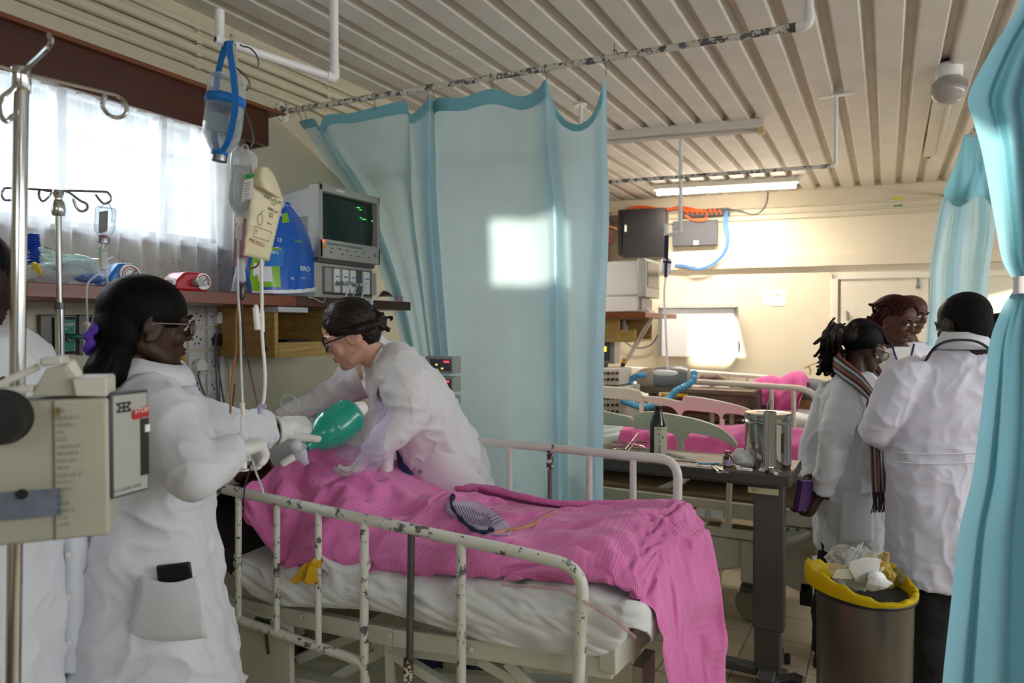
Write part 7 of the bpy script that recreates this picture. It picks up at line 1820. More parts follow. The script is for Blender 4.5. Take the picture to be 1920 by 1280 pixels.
PLT = M('dull_steel_plate', '#6d6a64', rough=.45, metal=.5, var=.1)
for i, (pl, gr_, lab, tx_) in enumerate((((76, 590, 146, 664), (106, 598, 141, 659), 'green oxygen outlet behind the steel drip stand', (122, 607)), ((148, 590, 222, 664), (176, 598, 211, 659), 'green oxygen outlet with a white knob beside the ponytail', (193, 607)))):
    c, s = wall_box(*pl, .025)
    ox = thing('oxygen_outlet', lab, 'oxygen outlet', c)
    part('back_plate', G().box(c, s), PLT, ox, bev=.003)
    c, s = wall_box(*gr_, .012, .025)
    bz = part('bezel', G().box(c, (s[0], s[1] + .016, s[2] + .014)), BLACKP, ox, bev=.004)
    part('green_face', G().box(c + V((.004, 0, 0)), (.008, s[1], s[2])), OXG, ox, bev=.002)
    fr2 = G(); x = c.x + .0085
    a, b, cc_, d = c.y - s[1] * .46, c.y + s[1] * .46, c.z - s[2] * .46, c.z + s[2] * .46
    fr2.tube([(x, a, cc_), (x, b, cc_), (x, b, d), (x, a, d)], .0008, 4, closed=True)
    part('white_outline', fr2, PAPER, ox)
    text('lettering', 'OXYGEN', .019, V((x, c.y, c.z + s[2] * .33)), (0, 1, 0), ZUP, PAPER, ox, sx=.8)
    text('lettering', 'illiil', .007, V((x, c.y, c.z + s[2] * .20)), (0, 1, 0), ZUP, PAPER, ox)
    part('socket_ring', G().lathe([(.014, 0), (.014, .03), (.009, .03), (.009, .01)], V((x, c.y, c.z - s[2] * .05)), (1, 0, 0), 18), IRON if i == 0 else GREYP, ox)
    if i == 1:
        part('regulator_block', G().box(V((x + .02, c.y + .02, c.z - .02)), (.04, .05, .06)), WHITEP, ox, bev=.005)
        part('regulator_knob', G().lathe([(.016, 0), (.016, .02), (.012, .024), (0, .024)], V((x + .04, c.y + .02, c.z - .01)), (1, 0, 0), 18), GREYP, ox)
        part('flow_tube', G().tube([V((x + .03, c.y + .03, c.z + .02)), V((x + .06, c.y + .06, c.z + .06))], .012, 12), BAGC, ox)
oh = [wl_(127, 630, .06), wl_(140, 630, .09), wl_(160, 632, .1), wl_(176, 642, .09), wl_(192, 660, .09), wl_(210, 690, .09)]
tag(part('green_hose', G().tube(sm(oh, 7), .0085, 10), M('dark_green_hose', '#0f6a58', rough=.4)), 'dark green hose from the left oxygen outlet', 'hose')
PINE = wood('pine_board', '#a3803f', '#c9a45e', (5, 2.2, 24), .5, 2.)
PINEE = wood('pine_edge', '#b9954f', '#d0ab66', (4, 4, 4), .5)
yl = P(515, 620, x=SHX - .03).y; yr = P(606, 640, x=SHX - .03).y + .08
zbx = P(515, 671, x=SHX - .03).z; ztx = shz - .046
pbx = thing('pine_box', 'open-fronted pine box fixed under the wall shelf', 'wooden box', ((WX + SHX) / 2, (yl + yr) / 2, zbx))
xm = (WX + .004 + SHX - .03) / 2; xw = SHX - .03 - WX - .004
part('side_board', G().box((xm, yl + .01, (zbx + ztx) / 2), (xw, .02, ztx - zbx)), PINE, pbx, bev=.0015)
part('side_board', G().box((xm, yr - .01, (zbx + ztx) / 2), (xw, .02, ztx - zbx)), PINE, pbx, bev=.0015)
part('bottom_board', G().box((xm, (yl + yr) / 2, zbx + .01), (xw - .02, yr - yl - .042, .018)), PINE, pbx)
zl = P(560, 641, x=SHX - .03).z
part('front_board', G().box((SHX - .04, (yl + yr) / 2 + .011, (zbx + zl) / 2), (.019, yr - yl - .022, zl - zbx)), PINE, pbx, bev=.0015)
part('back_board', G().box((WX + .012, (yl + yr) / 2, (zbx + ztx) / 2), (.012, yr - yl - .042, ztx - zbx)), PINE, pbx)
kp = P(498, 655, y=yl - .001)
part('wood_knot', G().lathe([(.0, .001), (.012, .0012), (.014, 0)], kp, (0, -1, 0), 14, 1, .8), M('dark_knot', '#4a2c14', rough=.6, var=.3, vs=80), pbx)
tag(part('dark_folder', G().box((xm + .06, yl + .2, zl + .02), (.2, .14, .03), rotz(.3)).box((xm + .05, yl + .22, zl + .045), (.16, .12, .02), rotz(-.2)), M('dark_brown_card', '#2e2a22', rough=.8)), 'dark folded case lying in the pine box', 'case')
bpy.data.objects['dark_folder'].location.z = zbx + .02 - zl
rl = P(520, 637, x=SHX - .06)
tag(part('bandage_roll', G().lathe([(.006, 0), (.014, 0), (.014, .05), (.006, .05)], V((rl.x - .04, rl.y + .018, zbx + .034)), (1, -.2, 0), 18), M('pale_blue_bandage', '#aebfcd', rough=.8)), 'pale roll end showing at the mouth of the pine box', 'bandage roll')
bx_ = P(535, 577, x=SHX - .04)
tag(part('acrylic_holder', G().box(V((bx_.x, bx_.y, ztx - .022)), (.10, .17, .004)).box(V((bx_.x + .048, bx_.y, ztx - .012)), (.003, .17, .02)).box(V((bx_.x, bx_.y - .08, ztx - .012)), (.10, .003, .02)), clear('frosted_acrylic', '#e4e8ea', rough=.3, mix=.4)), 'clear acrylic holder fixed under the shelf beside the pine box', 'holder')
def SP(px, py=None, x=SHX - .1, z=None):
    return P(px, py, x=x) if z is None else V((x, P(px, 560, x=x).y, z))
MONM = M('aged_monitor_plastic', '#bdbdbb', rough=.45, var=.03)
MONF = M('grey_monitor_bezel', '#b3b1a9', rough=.45, var=.03)
xf = -2.30
my0, my1 = P(598, 480, x=xf).y, P(712, 480, x=xf).y
mz0 = P(650, 489, x=xf).z; mz1 = P(630, 350, x=xf).z
mon = thing('patient_monitor', 'old grey patient monitor with a dark green screen on the wall shelf', 'monitor', (xf - .2, (my0 + my1) / 2, mz0))
H = mz1 - mz0
ysm = my0 + .035
part('rear_case', G().loft([[V((xf - .04, my0 + .012, mz0 + .006)), V((xf - .04, my1 - .012, mz0 + .006)), V((xf - .04, my1 - .012, mz1 - .006)), V((xf - .04, my0 + .012, mz1 - .006))],
                            [V((xf - .26, my0 + .014, mz0 + .006)), V((xf - .26, my1 - .014, mz0 + .006)), V((xf - .26, my1 - .014, mz1 - .03)), V((xf - .26, my0 + .014, mz1 - .03))],
                            [V((xf - .36, my0 + .03, mz0 + .006)), V((xf - .36, my1 - .03, mz0 + .006)), V((xf - .36, my1 - .04, mz1 - .16)), V((xf - .36, my0 + .03, mz1 - .16))]]), MONM, mon, bev=.006, seg=2)
w = my1 - my0
part('front_frame', G().box((xf - .03, my0 + .012, (mz0 + mz1) / 2), (.07, .024, H)).box((xf - .03, my1 - .010, (mz0 + mz1) / 2), (.07, .020, H)).box((xf - .03, (my0 + my1) / 2, mz1 - .018), (.07, w, .036)).box((xf - .03, (my0 + my1) / 2, mz0 + .045), (.07, w, .09)), MONF, mon, bev=.006, seg=3)
sz0, sz1 = mz0 + .09, mz1 - .036
sg_ = []
for i in range(13):
    a = i / 12
    sg_.append([V((xf - .035 + .018 * (1 - (2 * a - 1) ** 2 * .6 - (2 * b / 10 - 1) ** 2 * .4), my0 + .024 + (w - .044) * a, sz0 + (sz1 - sz0) * b / 10)) for b in range(11)])
scr = link('screen', grid_mesh(np.array([[tuple(q) for q in r] for r in sg_])), M('dark_green_screen', '#141d1b', rough=.12, var=.02, emis=.02, ecol='#3a5a50'), mon)
GLOW = M('green_trace', '#48d060', rough=.5, var=0, emis=.7)
tr = G()
for k, (fy, fz, L) in enumerate(((.66, .84, .04), (.70, .80, .03), (.70, .62, .02), (.76, .60, .05), (.90, .60, .02))):
    tr.box((xf - .013, my0 + w * fy, sz0 + (sz1 - sz0) * fz), (.001, L * .6, .003))
part('trace', tr, GLOW, scr)
part('model_tag', G().box((xf + .006, my0 + w * .32, mz1 - .018), (.001, .055, .010)), PAPER, mon)
cp = G()
for k in range(8): cp.box((xf + .007, my0 + .06 + k * .031, mz0 + .070), (.003, .024, .009))
part('soft_key', cp, M('grey_soft_key', '#7c7f80', rough=.5), mon)
part('alarm_light', G().box((xf + .007, my0 + .022, mz0 + .078), (.003, .012, .012)), M('red_alarm_light', '#e0483c', rough=.4, emis=.8), mon)
part('orange_key', G().box((xf + .007, my0 + .026, mz0 + .052), (.003, .022, .014)), M('orange_key_plastic', '#d99a2e', rough=.4), mon)
ic = G()
for k, (a, b) in enumerate(((.06, .05), (.10, .052), (.14, .05), (.185, .05), (.23, .05), (.055, .03), (.115, .028), (.16, .028), (.20, .028), (.26, .03))): ic.box((xf + .0065, my0 + a * w / .33, mz0 + b), (.002, .014, .006))
part('key_symbol', ic, M('blue_grey_ink', '#5d6b80', rough=.6), mon)
part('dial', G().lathe([(.013, 0), (.013, .004), (0, .005)], (xf + .006, my1 - .04, mz0 + .045), (1, 0, 0), 4), M('mid_grey_key', '#8e9196', rough=.5), mon)
vg = G()
for zz, n in ((mz1 - .15, 9), (mz0 + .10, 14)):
    for k in range(n): vg.box((xf - .18, my0 + .0125, zz - k * .0085), (.20 if n == 9 else .22, .003, .003))
part('vent_slot', vg, M('dark_slot', '#3d3d40', rough=.7), mon)
part('base_plinth', G().box((xf - .17, (my0 + my1) / 2, mz0 - .008), (.30, w - .03, .018)), M('dark_grey_plinth', '#5e5d5a', rough=.5), mon, bev=.003)
kz1 = mz0 - .018; kz0 = shz + .001
rk = thing('module_rack', 'grey module rack with cables plugged in, under the old monitor', 'module rack', (xf - .18, (my0 + my1) / 2, kz0))
my1b = P(708, 520, x=xf).y
part('case', G().box((xf - .20, (my0 + my1b) / 2, (kz0 + kz1) / 2), (.34, my1b - my0, kz1 - kz0)), MONF, rk, bev=.006, seg=3)
part('recess', G().box((xf - .029, my0 + w * .52, (kz0 + kz1) / 2 + .002), (.004, w * .80, (kz1 - kz0) * .78)), M('dark_recess', '#55544e', rough=.6), rk)
for k, (a, wd, m) in enumerate(((.10, .10, GREYP), (.235, .10, WHITEP), (.37, .10, WHITEP), (.50, .09, WHITEP), (.60, .06, IRON), (.72, .11, WHITEP), (.87, .08, MONF))):
    mb = part('module', G().box((xf - .020, my0 + w * (a + wd / 2) + .01, (kz0 + kz1) / 2 + .004), (.016, w * wd, (kz1 - kz0) * .68)), m, rk, bev=.002)
    if m is WHITEP: part('module_key', G().box((xf - .0105, my0 + w * (a + wd / 2) + .01, (kz0 + kz1) / 2 + .024), (.003, w * wd * .6, .005)).box((xf - .0105, my0 + w * (a + wd / 2) + .004, (kz0 + kz1) / 2), (.003, .006, .006)), BLUEP, mb)
for k, (px, py, ex, ey) in enumerate(((637, 531, 655, 590), (650, 531, 668, 592), (668, 534, 684, 586))):
    a = P(px, py, x=xf + .012)
    part('connector', G().tube([a - V((.02, 0, 0)), a + V((.03, 0, 0))], .009, 10), GREYP, rk)
    part('lead', G().tube(sm([a + V((.03, 0, 0)), a + V((.055, .01, -.01)), P((px + ex) / 2 + 3, 556, x=xf + .06), P(ex, ey, x=xf + .05), P(ex + 1, ey + 40, x=xf + .045)], 6), .0035, 7), WHITEP if k != 1 else GREYP, rk)
tag(link('pink_cloth', grid_mesh(cage([[SP(708 + 9 * i, 560 - 8 * math.sin(i) - 6 * (1 if 0 < i < 4 else 0), -2.32 - .0 * i), SP(709 + 9 * i, 556 - 5 * math.sin(i * 1.3) - 6 * (1 if 0 < i < 4 else 0), -2.36), SP(712 + 8 * i, 556, -2.45)] for i in range(6)], 30, 16, .004, 3)), M('faded_pink_cloth', '#c3a3b0', rough=.9)), 'faded pink cloth lying at the far end of the wall shelf', 'cloth')
BAGB = M('blue_printed_film', '#1560c8', rough=.22, var=.08, spec=.6, bump=.2, bs=16)
db = thing('diaper_pack', 'shiny blue and green pack of diapers standing on the shelf by the monitor', 'pack', SP(530, z=shz))
xb = -2.32
L_ = [[(468, 548), (520, 550), (560, 549), (592, 546)], [(463, 500), (515, 500), (560, 495), (590, 490)], [(480, 455), (522, 450), (560, 446), (580, 446)], [(500, 420), (524, 415), (548, 412), (566, 416)], [(524, 396), (532, 392), (540, 390), (552, 396)], [(528, 392), (535, 386), (540, 382), (546, 388)]]
cols = []
for k in range(4):
    cols.append([P(L_[j][k][0], L_[j][k][1], x=xb + (.06 if k in (1, 2) else -.02) * (1 - j / 6)) for j in range(6)])
A = cage(cols, 60, 50, .006, 6, 5, 3)
fb = link('front_film', grid_mesh(A), BAGB, db); fb.modifiers.new('s', 'SOLIDIFY').thickness = .010; fb.modifiers['s'].offset = -1
def film(name, u0, u1, w0, w1, m, jag=0.0, off=.0035):
    i0, i1, j0, j1 = int(u0 * 59), int(u1 * 59), int(w0 * 49), int(w1 * 49)
    B = A[i0:i1 + 1, j0:j1 + 1].copy()
    B[..., 0] += off
    if jag:
        n = B.shape[0]
        for i in range(n): B[i, -1] = B[i, -1] * (1 - jag * (.5 + .5 * math.sin(i * .8))) + B[i, -2] * jag * (.5 + .5 * math.sin(i * .8))
    return link(name, grid_mesh(B), m, db)
LIME = M('lime_print', '#8ac42c', rough=.25, var=.06); FWH = M('white_print', '#eef2f4', rough=.25, var=.03)
film('lime_panel', .06, .40, .08, .36, LIME, .8); film('white_panel', .10, .30, .12, .26, FWH, .9, .005); film('blue_panel', .22, .44, .22, .34, M('mid_blue_print', '#2b7fd6', rough=.25), .5, .006)
film('lime_badge', .40, .56, .58, .72, LIME, .5)
film('white_foot', .05, .98, .0, .05, FWH, .3)
film('lime_panel', .04, .14, .04, .16, LIME, .4, .006)
def ft(body, size, px, py, m=FWH, x=xb + .075, name='lettering', tilt=.15):
    return text(name, body, size, P(px, py, x=x), V((0, 1, tilt * 0)), ZUP, m, db, depth=.0004)
ft('pers', .028, 514, 472, x=xb + .062); ft('CE', .022, 524, 450, x=xb + .055); ft('illil lil', .009, 520, 464, x=xb + .06); ft('Smart', .020, 560, 452, LIME, x=xb + .06)
ft('BRO', .030, 572, 504, x=xb + .055); ft('VIS', .016, 548, 522, x=xb + .075); ft('iilil illiil', .009, 568, 521, x=xb + .062); ft('ilil', .018, 527, 403, x=xb + .035)
cols = [[P(434 + 6 * k, 546, x=-2.42 + .03 * math.sin(k * 1.2)), P(440 + 4 * k, 510, x=-2.42 + .04 * math.sin(k)), P(447 + 1.5 * k, 470, x=-2.42), P(450 + .6 * k, 442, x=-2.42)] for k in range(6)]
tag(link('film_bag', grid_mesh(cage(cols, 30, 30, .008, 4, 6, 3)), clear('grey_film', '#b9bcc4', rough=.25, mix=.45)), 'grey translucent film bag standing on the shelf beside the blue pack', 'bag')
def gauge(name, label, x, ya, yb_, col, dial_y, hgt):
    t = thing(name, label, 'pressure gauge', (x - .05, (ya + yb_) / 2, shz))
    m = M(name + '_body', col, rough=.35, var=.05)
    z0 = shz + .002
    part('body', G().prism([(0, 0), (1, 0), (1.02, hgt * .55), (.86, hgt), (.30, hgt * .97), (.0, hgt * .45)], (x - .10, ya, z0), ((0, yb_ - ya, 0)), ZUP, (.10, 0, 0)), m, t, bev=.010, seg=3)
    c = V((x + .001, dial_y, z0 + hgt * .52)); r = hgt * .40
    part('dial', G().lathe([(0, .003), (r, .003), (r * 1.08, .006), (r * 1.08, 0)], c, (1, 0, 0), 28), PAPER, t)
    part('dial_ring', G().tube([c + V((.006, r * .8 * math.cos(a), r * .8 * math.sin(a))) for a in np.linspace(-.6, 3.8, 22)], .0018, 5), M('red_ring', '#b6302e', rough=.5), t)
    part('needle', G().bar(c + V((.007, -r * .3, -r * .3)), c + V((.007, r * .55, r * .5)), .002, .002), INK, t)
    part('dial_print', G().tube([c + V((.005, r * .55 * math.cos(a), r * .55 * math.sin(a))) for a in np.linspace(0, 6.28, 18)[:-1]], .0009, 4, closed=True), INK, t)
    return t
y0, y1 = P(207, 520, x=-2.33).y, P(265, 520, x=-2.33).y
gauge('blue_gauge', 'blue blood pressure gauge with white dial on the shelf', -2.33, y0, y1, '#1f78cc', P(243, 510, x=-2.33).y, .088)
y0, y1 = P(330, 528, x=-2.32).y, P(391, 528, x=-2.32).y
rg_ = gauge('red_gauge', 'red blood pressure gauge with white dial on the shelf', -2.32, y0, y1, '#b8202c', P(380, 530, x=-2.32).y, .075)
part('valve_knob', G().tube([(-2.32, P(366, 532, x=-2.32).y, shz + .035), (-2.285, P(366, 532, x=-2.32).y, shz + .035)], .016, 14), GREYP, rg_)
part('tube_stub', G().tube([(-2.34, y0 + .01, shz + .03), (-2.33, y0 - .045, shz + .03)], .011, 12), GREYP, rg_)
tag(part('white_connector', G().tube([SP(321, 528, -2.34), SP(327, 530, -2.34)], .016, 12).tube([SP(312, 524, -2.36), SP(321, 528, -2.35)], .011, 10), WHITEP), 'white tube connector beside the red gauge on the shelf', 'connector')
mk = thing('mask_heap', 'clear plastic breathing bag with mask and green tubing in a heap on the shelf', 'breathing mask', SP(110, z=shz))
PG = clear('pale_green_plastic', '#cfe9e4', rough=.12, mix=.36)
def sx_(px, py, x=-2.36): return P(px, py, x=x)
part('bag', G().ell(sx_(135, 508), (.06, .09, .042)).ell(sx_(100, 512), (.05, .075, .035)), BAGC, mk, ang=0)
part('mask', G().lathe([(.05, 0), (.052, .012), (.035, .04), (.014, .06), (.012, .085)], sx_(172, 512, -2.34), V((.3, .6, .5)), 22), BAGC, mk)
tg2 = G(); r_ = np.random.default_rng(8)
for k in range(9):
    y = 474 + k * 4.2
    tg2.tube(sm([sx_(72 + k * 2, y - 8 + r_.uniform(-3, 3), -2.33), sx_(110, y - 4 + r_.uniform(-5, 5), -2.32), sx_(150, y + 8, -2.33), sx_(176, y + 12 - k, -2.34)], 5), .0032, 6)
tg2.tube(sm([sx_(140, 478, -2.32), sx_(168, 484, -2.31), sx_(180, 496, -2.31), sx_(172, 502, -2.31), sx_(150, 496, -2.31)], 6), .004, 7)
part('green_tubing', tg2, PG, mk)
fl2_ = []
for i in range(6): fl2_.append([sx_(72 + 18 * i, 478 + 3 * i + 3 * math.sin(i * 2), -2.34), sx_(74 + 18 * i, 490 + 2 * i, -2.325), sx_(78 + 17 * i, 504 + i, -2.33)])
link('plastic_film', grid_mesh(cage(fl2_, 36, 20, .008, 2, 7, 3)), PG, mk)
part('tube_connector', G().tube([sx_(50, 510, -2.34), sx_(90, 508, -2.34)], .022, 14).tube([sx_(66, 508, -2.33), sx_(70, 508, -2.33)], .024, 14), BAGC, mk)
part('yellow_ring', G().tube([sx_(66, 506, -2.325), sx_(70, 505, -2.325)], .0245, 14), M('yellow_ring', '#d8c22a', rough=.5), mk)
part('black_clip', G().tube(sm([sx_(98, 496, -2.33), sx_(104, 504, -2.32), sx_(112, 498, -2.32), sx_(126, 495, -2.33)], 4), .004, 6), BLACKP, mk)
part('bag_folds', G(), BAGC, mk).data = grid_mesh(cage([[sx_(120 + 8 * i, 500 + 2 * (i % 2), -2.31 + .01 * (i % 2)), sx_(122 + 8 * i, 512, -2.30), sx_(126 + 7 * i, 521, -2.31)] for i in range(9)], 40, 14, .006, 12, 8, 3))
bpy.data.objects['bag_folds'].data.materials.append(BAGC)
tag(part('blue_corrugated_tube', G().tube(sm([sx_(66, 496, -2.42), sx_(64, 470, -2.42), sx_(61, 455, -2.42), sx_(60, 438, -2.42)], 12), [.021 + .0018 * math.sin(k * 2.2) for k in range(37)], 14).tube([sx_(60, 452, -2.42), sx_(59, 438, -2.42)], .0165, 14), M('royal_blue_plastic', '#1540a8', rough=.4)), 'royal blue corrugated tube standing on the shelf behind the clear masks', 'tube')
tag(part('blue_mask', G().ell(sx_(172, 522, -2.32), (.03, .06, .016)).tube(sm([sx_(156, 517, -2.30), sx_(180, 516, -2.29), sx_(200, 522, -2.3), sx_(214, 530, -2.3)], 5), .003, 6), clear('blue_clear_plastic', '#5f86d0', rough=.15, mix=.45)), 'blue clear plastic mask at the front edge of the shelf', 'mask')
vp = thing('syringe_driver', 'stack of grey monitors with small lit yellow and red figures, seen behind the leaning woman', 'monitor stack', P(826, 700, y=2.78))
for k, (py, h) in enumerate(((684, 36), (720, 32), (755, 30), (786, 28))):
    c = P(822, py, y=2.66)
    hh = h * c.y / .86 / FOC * .92
    u = part('unit', G().box(c + V((0, .04, 0)), (.16, .07, hh)), MONF, vp, bev=.004)
    fc = P(826, py, y=2.715 + .01)
    part('panel', G().box(V((c.x + .01, 2.664, c.z)), (.12, .004, hh * .7)), M('slate_panel', '#566070', rough=.4), u)
    part('figures', G().box(V((c.x + .045, 2.6615, c.z + hh * .2)), (.03, .002, .008)), M('red_figures', '#d8283a', rough=.4, emis=1.4), u)
    part('indicator', G().box(V((c.x - .012, 2.6615, c.z + hh * .02)), (.010, .002, .006)).box(V((c.x + .02, 2.6615, c.z - hh * .2)), (.010, .002, .006)), M('yellow_lamp', '#e0c428', rough=.4, emis=1.2), u)
part('stand', G().tube([V((P(822, 700, y=2.70).x, 2.70, .03)), V((P(822, 700, y=2.70).x, 2.70, 1.28))], .018, 12).box(V((P(822, 700, y=2.70).x, 2.70, .03)), (.3, .16, .03)), IRON, vp)
TZ = .935
TBY0 = P(1475, 893, z=TZ).y
TX1 = P(1475, 893, z=TZ).x + .01
TX0 = -1.35
TTOP = wood('walnut_laminate', '#6d5a49', '#8b7563', (3, 30, 30), .22, 1.5)
GREYM = M('dark_grey_enamel', '#5a5856', rough=.45, var=.05, vs=5, metal=.3)
EDGE = M('dark_table_edge', '#4d4642', rough=.45, var=.06)
tb = thing('overbed_table', 'walnut-topped overbed table on one thick grey column beside the pink-blanketed bed', 'table', ((TX0 + TX1) / 2, TBY0 + .2, 0))
part('table_top', G().box(((TX0 + TX1) / 2, TBY0 + .2, TZ - .012), (TX1 - TX0, .40, .022)), TTOP, tb, bev=.003)
part('edge_strip', G().box(((TX0 + TX1) / 2, TBY0 - .002, TZ - .021), (TX1 - TX0 + .006, .012, .046)).box((TX1 + .002, TBY0 + .2, TZ - .021), (.010, .40, .046)), EDGE, tb, bev=.004)
part('under_rail', G().box(((TX0 + TX1) / 2 - .02, TBY0 + .12, TZ - .052), (TX1 - TX0 - .06, .10, .036)), GREYM, tb, bev=.004)
cxm = P(1440, 1000, y=TBY0 + .06)
cx_ = cxm.x
part('column', G().box((cx_, TBY0 + .11, (TZ - .05 + P(1430, 1185, y=TBY0 + .05).z) / 2), (.128, .075, TZ - .05 - P(1430, 1185, y=TBY0 + .05).z)), GREYM, tb, bev=.008, seg=3)
part('lower_column', G().box((cx_ - .003, TBY0 + .11, P(1430, 1185, y=TBY0 + .05).z / 2 + .04), (.108, .06, P(1430, 1185, y=TBY0 + .05).z - .02)), GREYM, tb, bev=.006)
part('base_foot', G().bar((cx_, TBY0 - .02, .05), (cx_, TBY0 + .34, .05), .07, .05).bar((cx_ - .35, TBY0 + .11, .05), (cx_ + .08, TBY0 + .11, .05), .06, .04), GREYM, tb, bev=.008)
for x, y in ((cx_ + .05, TBY0 - .03), (cx_ + .05, TBY0 + .33), (cx_ - .33, TBY0 + .11)):
    part('castor', G().lathe([(.01, -.012), (.022, -.012), (.025, 0), (.022, .012), (.01, .012)], (x, y, .025), (1, 0, 0), 14), RUBBER, tb)
pl_ = P(1436, 921, y=TBY0 + .065)
nm = part('maker_plate', G().box((pl_.x - .012, TBY0 + .068, pl_.z), (.125, .006, .026)), M('cream_plate', '#d9d0a4', rough=.5), tb)
text('lettering', 'ill - A', .012, V((pl_.x - .045, TBY0 + .0645, pl_.z)), (1, 0, 0), ZUP, M('grey_ink', '#555558'), nm, sx=.8)
def TP(px, py, dz=0.0): return P(px, py, z=TZ + dz)
c = TP(1234, 855)
r0 = .0285 * 1.0
bb_ = thing('brown_bottle', 'tall dark brown medicine bottle with a paper label on the overbed table', 'bottle', c)
hB = (P(1237, 760, y=c.y).z - TZ)
kx = (P(1250, 800, y=c.y) - P(1219, 800, y=c.y)).length / 2
part('glass', G().lathe([(.0, 0), (kx * .95, .0), (kx, .006), (kx, hB * .60), (kx * .96, hB * .65), (kx * .42, hB * .90), (kx * .40, hB * .92)], c, ZUP, 28), M('brown_bottle_glass', '#1c0f0c', rough=.08, var=.1, coat=.4, spec=.7), bb_)
part('cap', G().lathe([(kx * .44, hB * .905), (kx * .44, hB * .92), (kx * .40, hB * .925), (kx * .40, hB), (.0, hB)], c, ZUP, 22), M('black_brown_cap', '#16100e', rough=.4), bb_)
lab = [[c + V((math.cos(a) * kx * 1.02, math.sin(a) * kx * 1.02, z)) for z in np.linspace(hB * .06, hB * .60, 8)] for a in np.linspace(-1.75, .35, 18)]
lb_ = link('label', grid_mesh(np.array([[tuple(q) for q in r] for r in lab])), M('cream_bottle_label', '#d9d8c4', rough=.7, var=.05, vs=30), bb_)
a_ = -1.15
o_ = lambda z, a=a_: c + V((math.cos(a) * kx * 1.035, math.sin(a) * kx * 1.035, z))
tx_ = V((-math.sin(a_), math.cos(a_), 0))
text('lettering', 'PEVI', .012, o_(hB * .55), tx_, ZUP, M('gold_ink', '#9a8440', rough=.6, var=0), lb_)
for k, z in enumerate((.47, .44, .38, .35, .32, .24, .21, .18, .15, .12)):
    text('printed_line', 'iliililil' if k not in (2, 3) else 'ill', .006, o_(hB * z), tx_, ZUP, M('blue_ink', '#3a5a96', rough=.6, var=0), lb_)
part('blue_emblem', G().ell(o_(hB * .40, -.75), (.003, .003, .007), None, 10, 8), MATS['blue_ink'], lb_)
c = TP(1439, 884); c.y += .135
rD = (P(1484, 800, y=c.y) - P(1396, 800, y=c.y)).length / 2
c.x = P(1440, 800, y=c.y).x
hD = P(1440, 778, y=c.y - rD).z - TZ
SSM = M('polished_steel', '#c4c3c0', rough=.13, metal=1, var=.05, vs=4)
dm = thing('steel_drum', 'round stainless steel dressing drum with lid at the end of the overbed table', 'drum', (c.x, c.y, TZ))
cz_ = V((c.x, c.y, TZ + .001))
part('drum_body', G().lathe([(.0, 0), (rD * .95, 0), (rD * .985, .008), (rD * .985, hD * .80), (rD * 1.0, hD * .82), (rD * 1.035, hD * .84), (rD * 1.0, hD * .86)], cz_, ZUP, 40), SSM, dm)
part('lid', G().lathe([(rD * 1.0, hD * .865), (rD * 1.01, hD * .88), (rD * 1.01, hD * .985), (rD * .97, hD), (rD * .55, hD * 1.003), (rD * .50, hD * .99), (.0, hD * .99)], cz_, ZUP, 40), SSM, dm)
part('slot', G().box((c.x + rD * .72, c.y - rD * .69, TZ + hD * .48), (.012, .004, hD * .36), rotz(.8)), M('dark_slot', '#3d3d40'), dm)
part('clip', G().lathe([(.006, 0), (.006, .012), (.0, .014)], (c.x - rD * .93, c.y - rD * .42, TZ + hD * .84), (-.8, -.5, 0), 10), SSM, dm)
c2 = TP(1440, 884); c2.y += .012
rj = (P(1456, 830, y=c2.y) - P(1431, 830, y=c2.y)).length / 2
c2.x = P(1443, 850, y=c2.y).x
hj = P(1443, 772, y=c2.y).z - TZ
fj = thing('forceps_jar', 'narrow steel forceps jar on a flared foot before the steel drum', 'jar', (c2.x, c2.y, TZ))
cj = V((c2.x, c2.y, TZ + .001))
part('jar', G().lathe([(.0, 0), (rj * 1.95, 0), (rj * 1.95, .004), (rj * 1.05, .020), (rj, .026), (rj, hj), (rj * .9, hj), (rj * .88, .05), (.0, .05)], cj, ZUP, 30), SSM, fj)
part('foot_pad', G().lathe([(.006, 0), (.0095, .0), (.0095, .014), (.0, .014)], cj + V((-.0, -rj * 1.95 - .006, 0)), ZUP, 12), BLACKP, fj)
ftg = tag(part('forceps', G().bar(cj + V((-.006, 0, .04)), cj + V((-.012, 0, hj + .035)), .006, .003).bar(cj + V((.006, 0, .04)), cj + V((.010, 0, hj + .045)), .006, .003).tube([cj + V((-.012, 0, hj + .03)), cj + V((-.0, .004, hj + .055)), cj + V((.010, 0, hj + .04))], .003, 6), STEEL), 'steel forceps standing in the narrow forceps jar', 'forceps')
c = TP(1388, 878); c.y += .05
cg = G(); r_ = np.random.default_rng(4)
cg.ell(c + V((0, 0, .036)), (.050, .036, .036)); cg.ell(c + V((-.008, 0, .052)), (.030, .026, .030)); cg.ell(c + V((.026, 0, .026)), (.034, .03, .028))
tag(link('cotton_wool', remesh(cg, .005, 4, lambda co, no: co + no * (.004 * vnoise(co, 60., 3) + .002 * vnoise(co, 160., 5))[:, None]), M('white_cotton_wool', '#eeeeee', rough=.95, bump=.4, bs=120)), 'white lump of cotton wool beside the brown vial on the overbed table', 'cotton wool')
c = TP(1364, 875)
vl = thing('brown_vial', 'small amber glass vial with a lilac label and reddish cap on the overbed table', 'vial', c)
rv = (P(1373, 860, y=c.y) - P(1356, 860, y=c.y)).length / 2
part('glass', G().lathe([(.0, 0), (rv, 0), (rv, .042), (rv * .55, .056), (rv * .5, .064)], c, ZUP, 20), M('amber_glass', '#5a3a12', rough=.08, var=.1, coat=.3), vl)
part('cap', G().lathe([(rv * .62, .062), (rv * .62, .072), (.0, .073)], c, ZUP, 18), M('rust_red_cap', '#8f4a3a', rough=.4), vl)
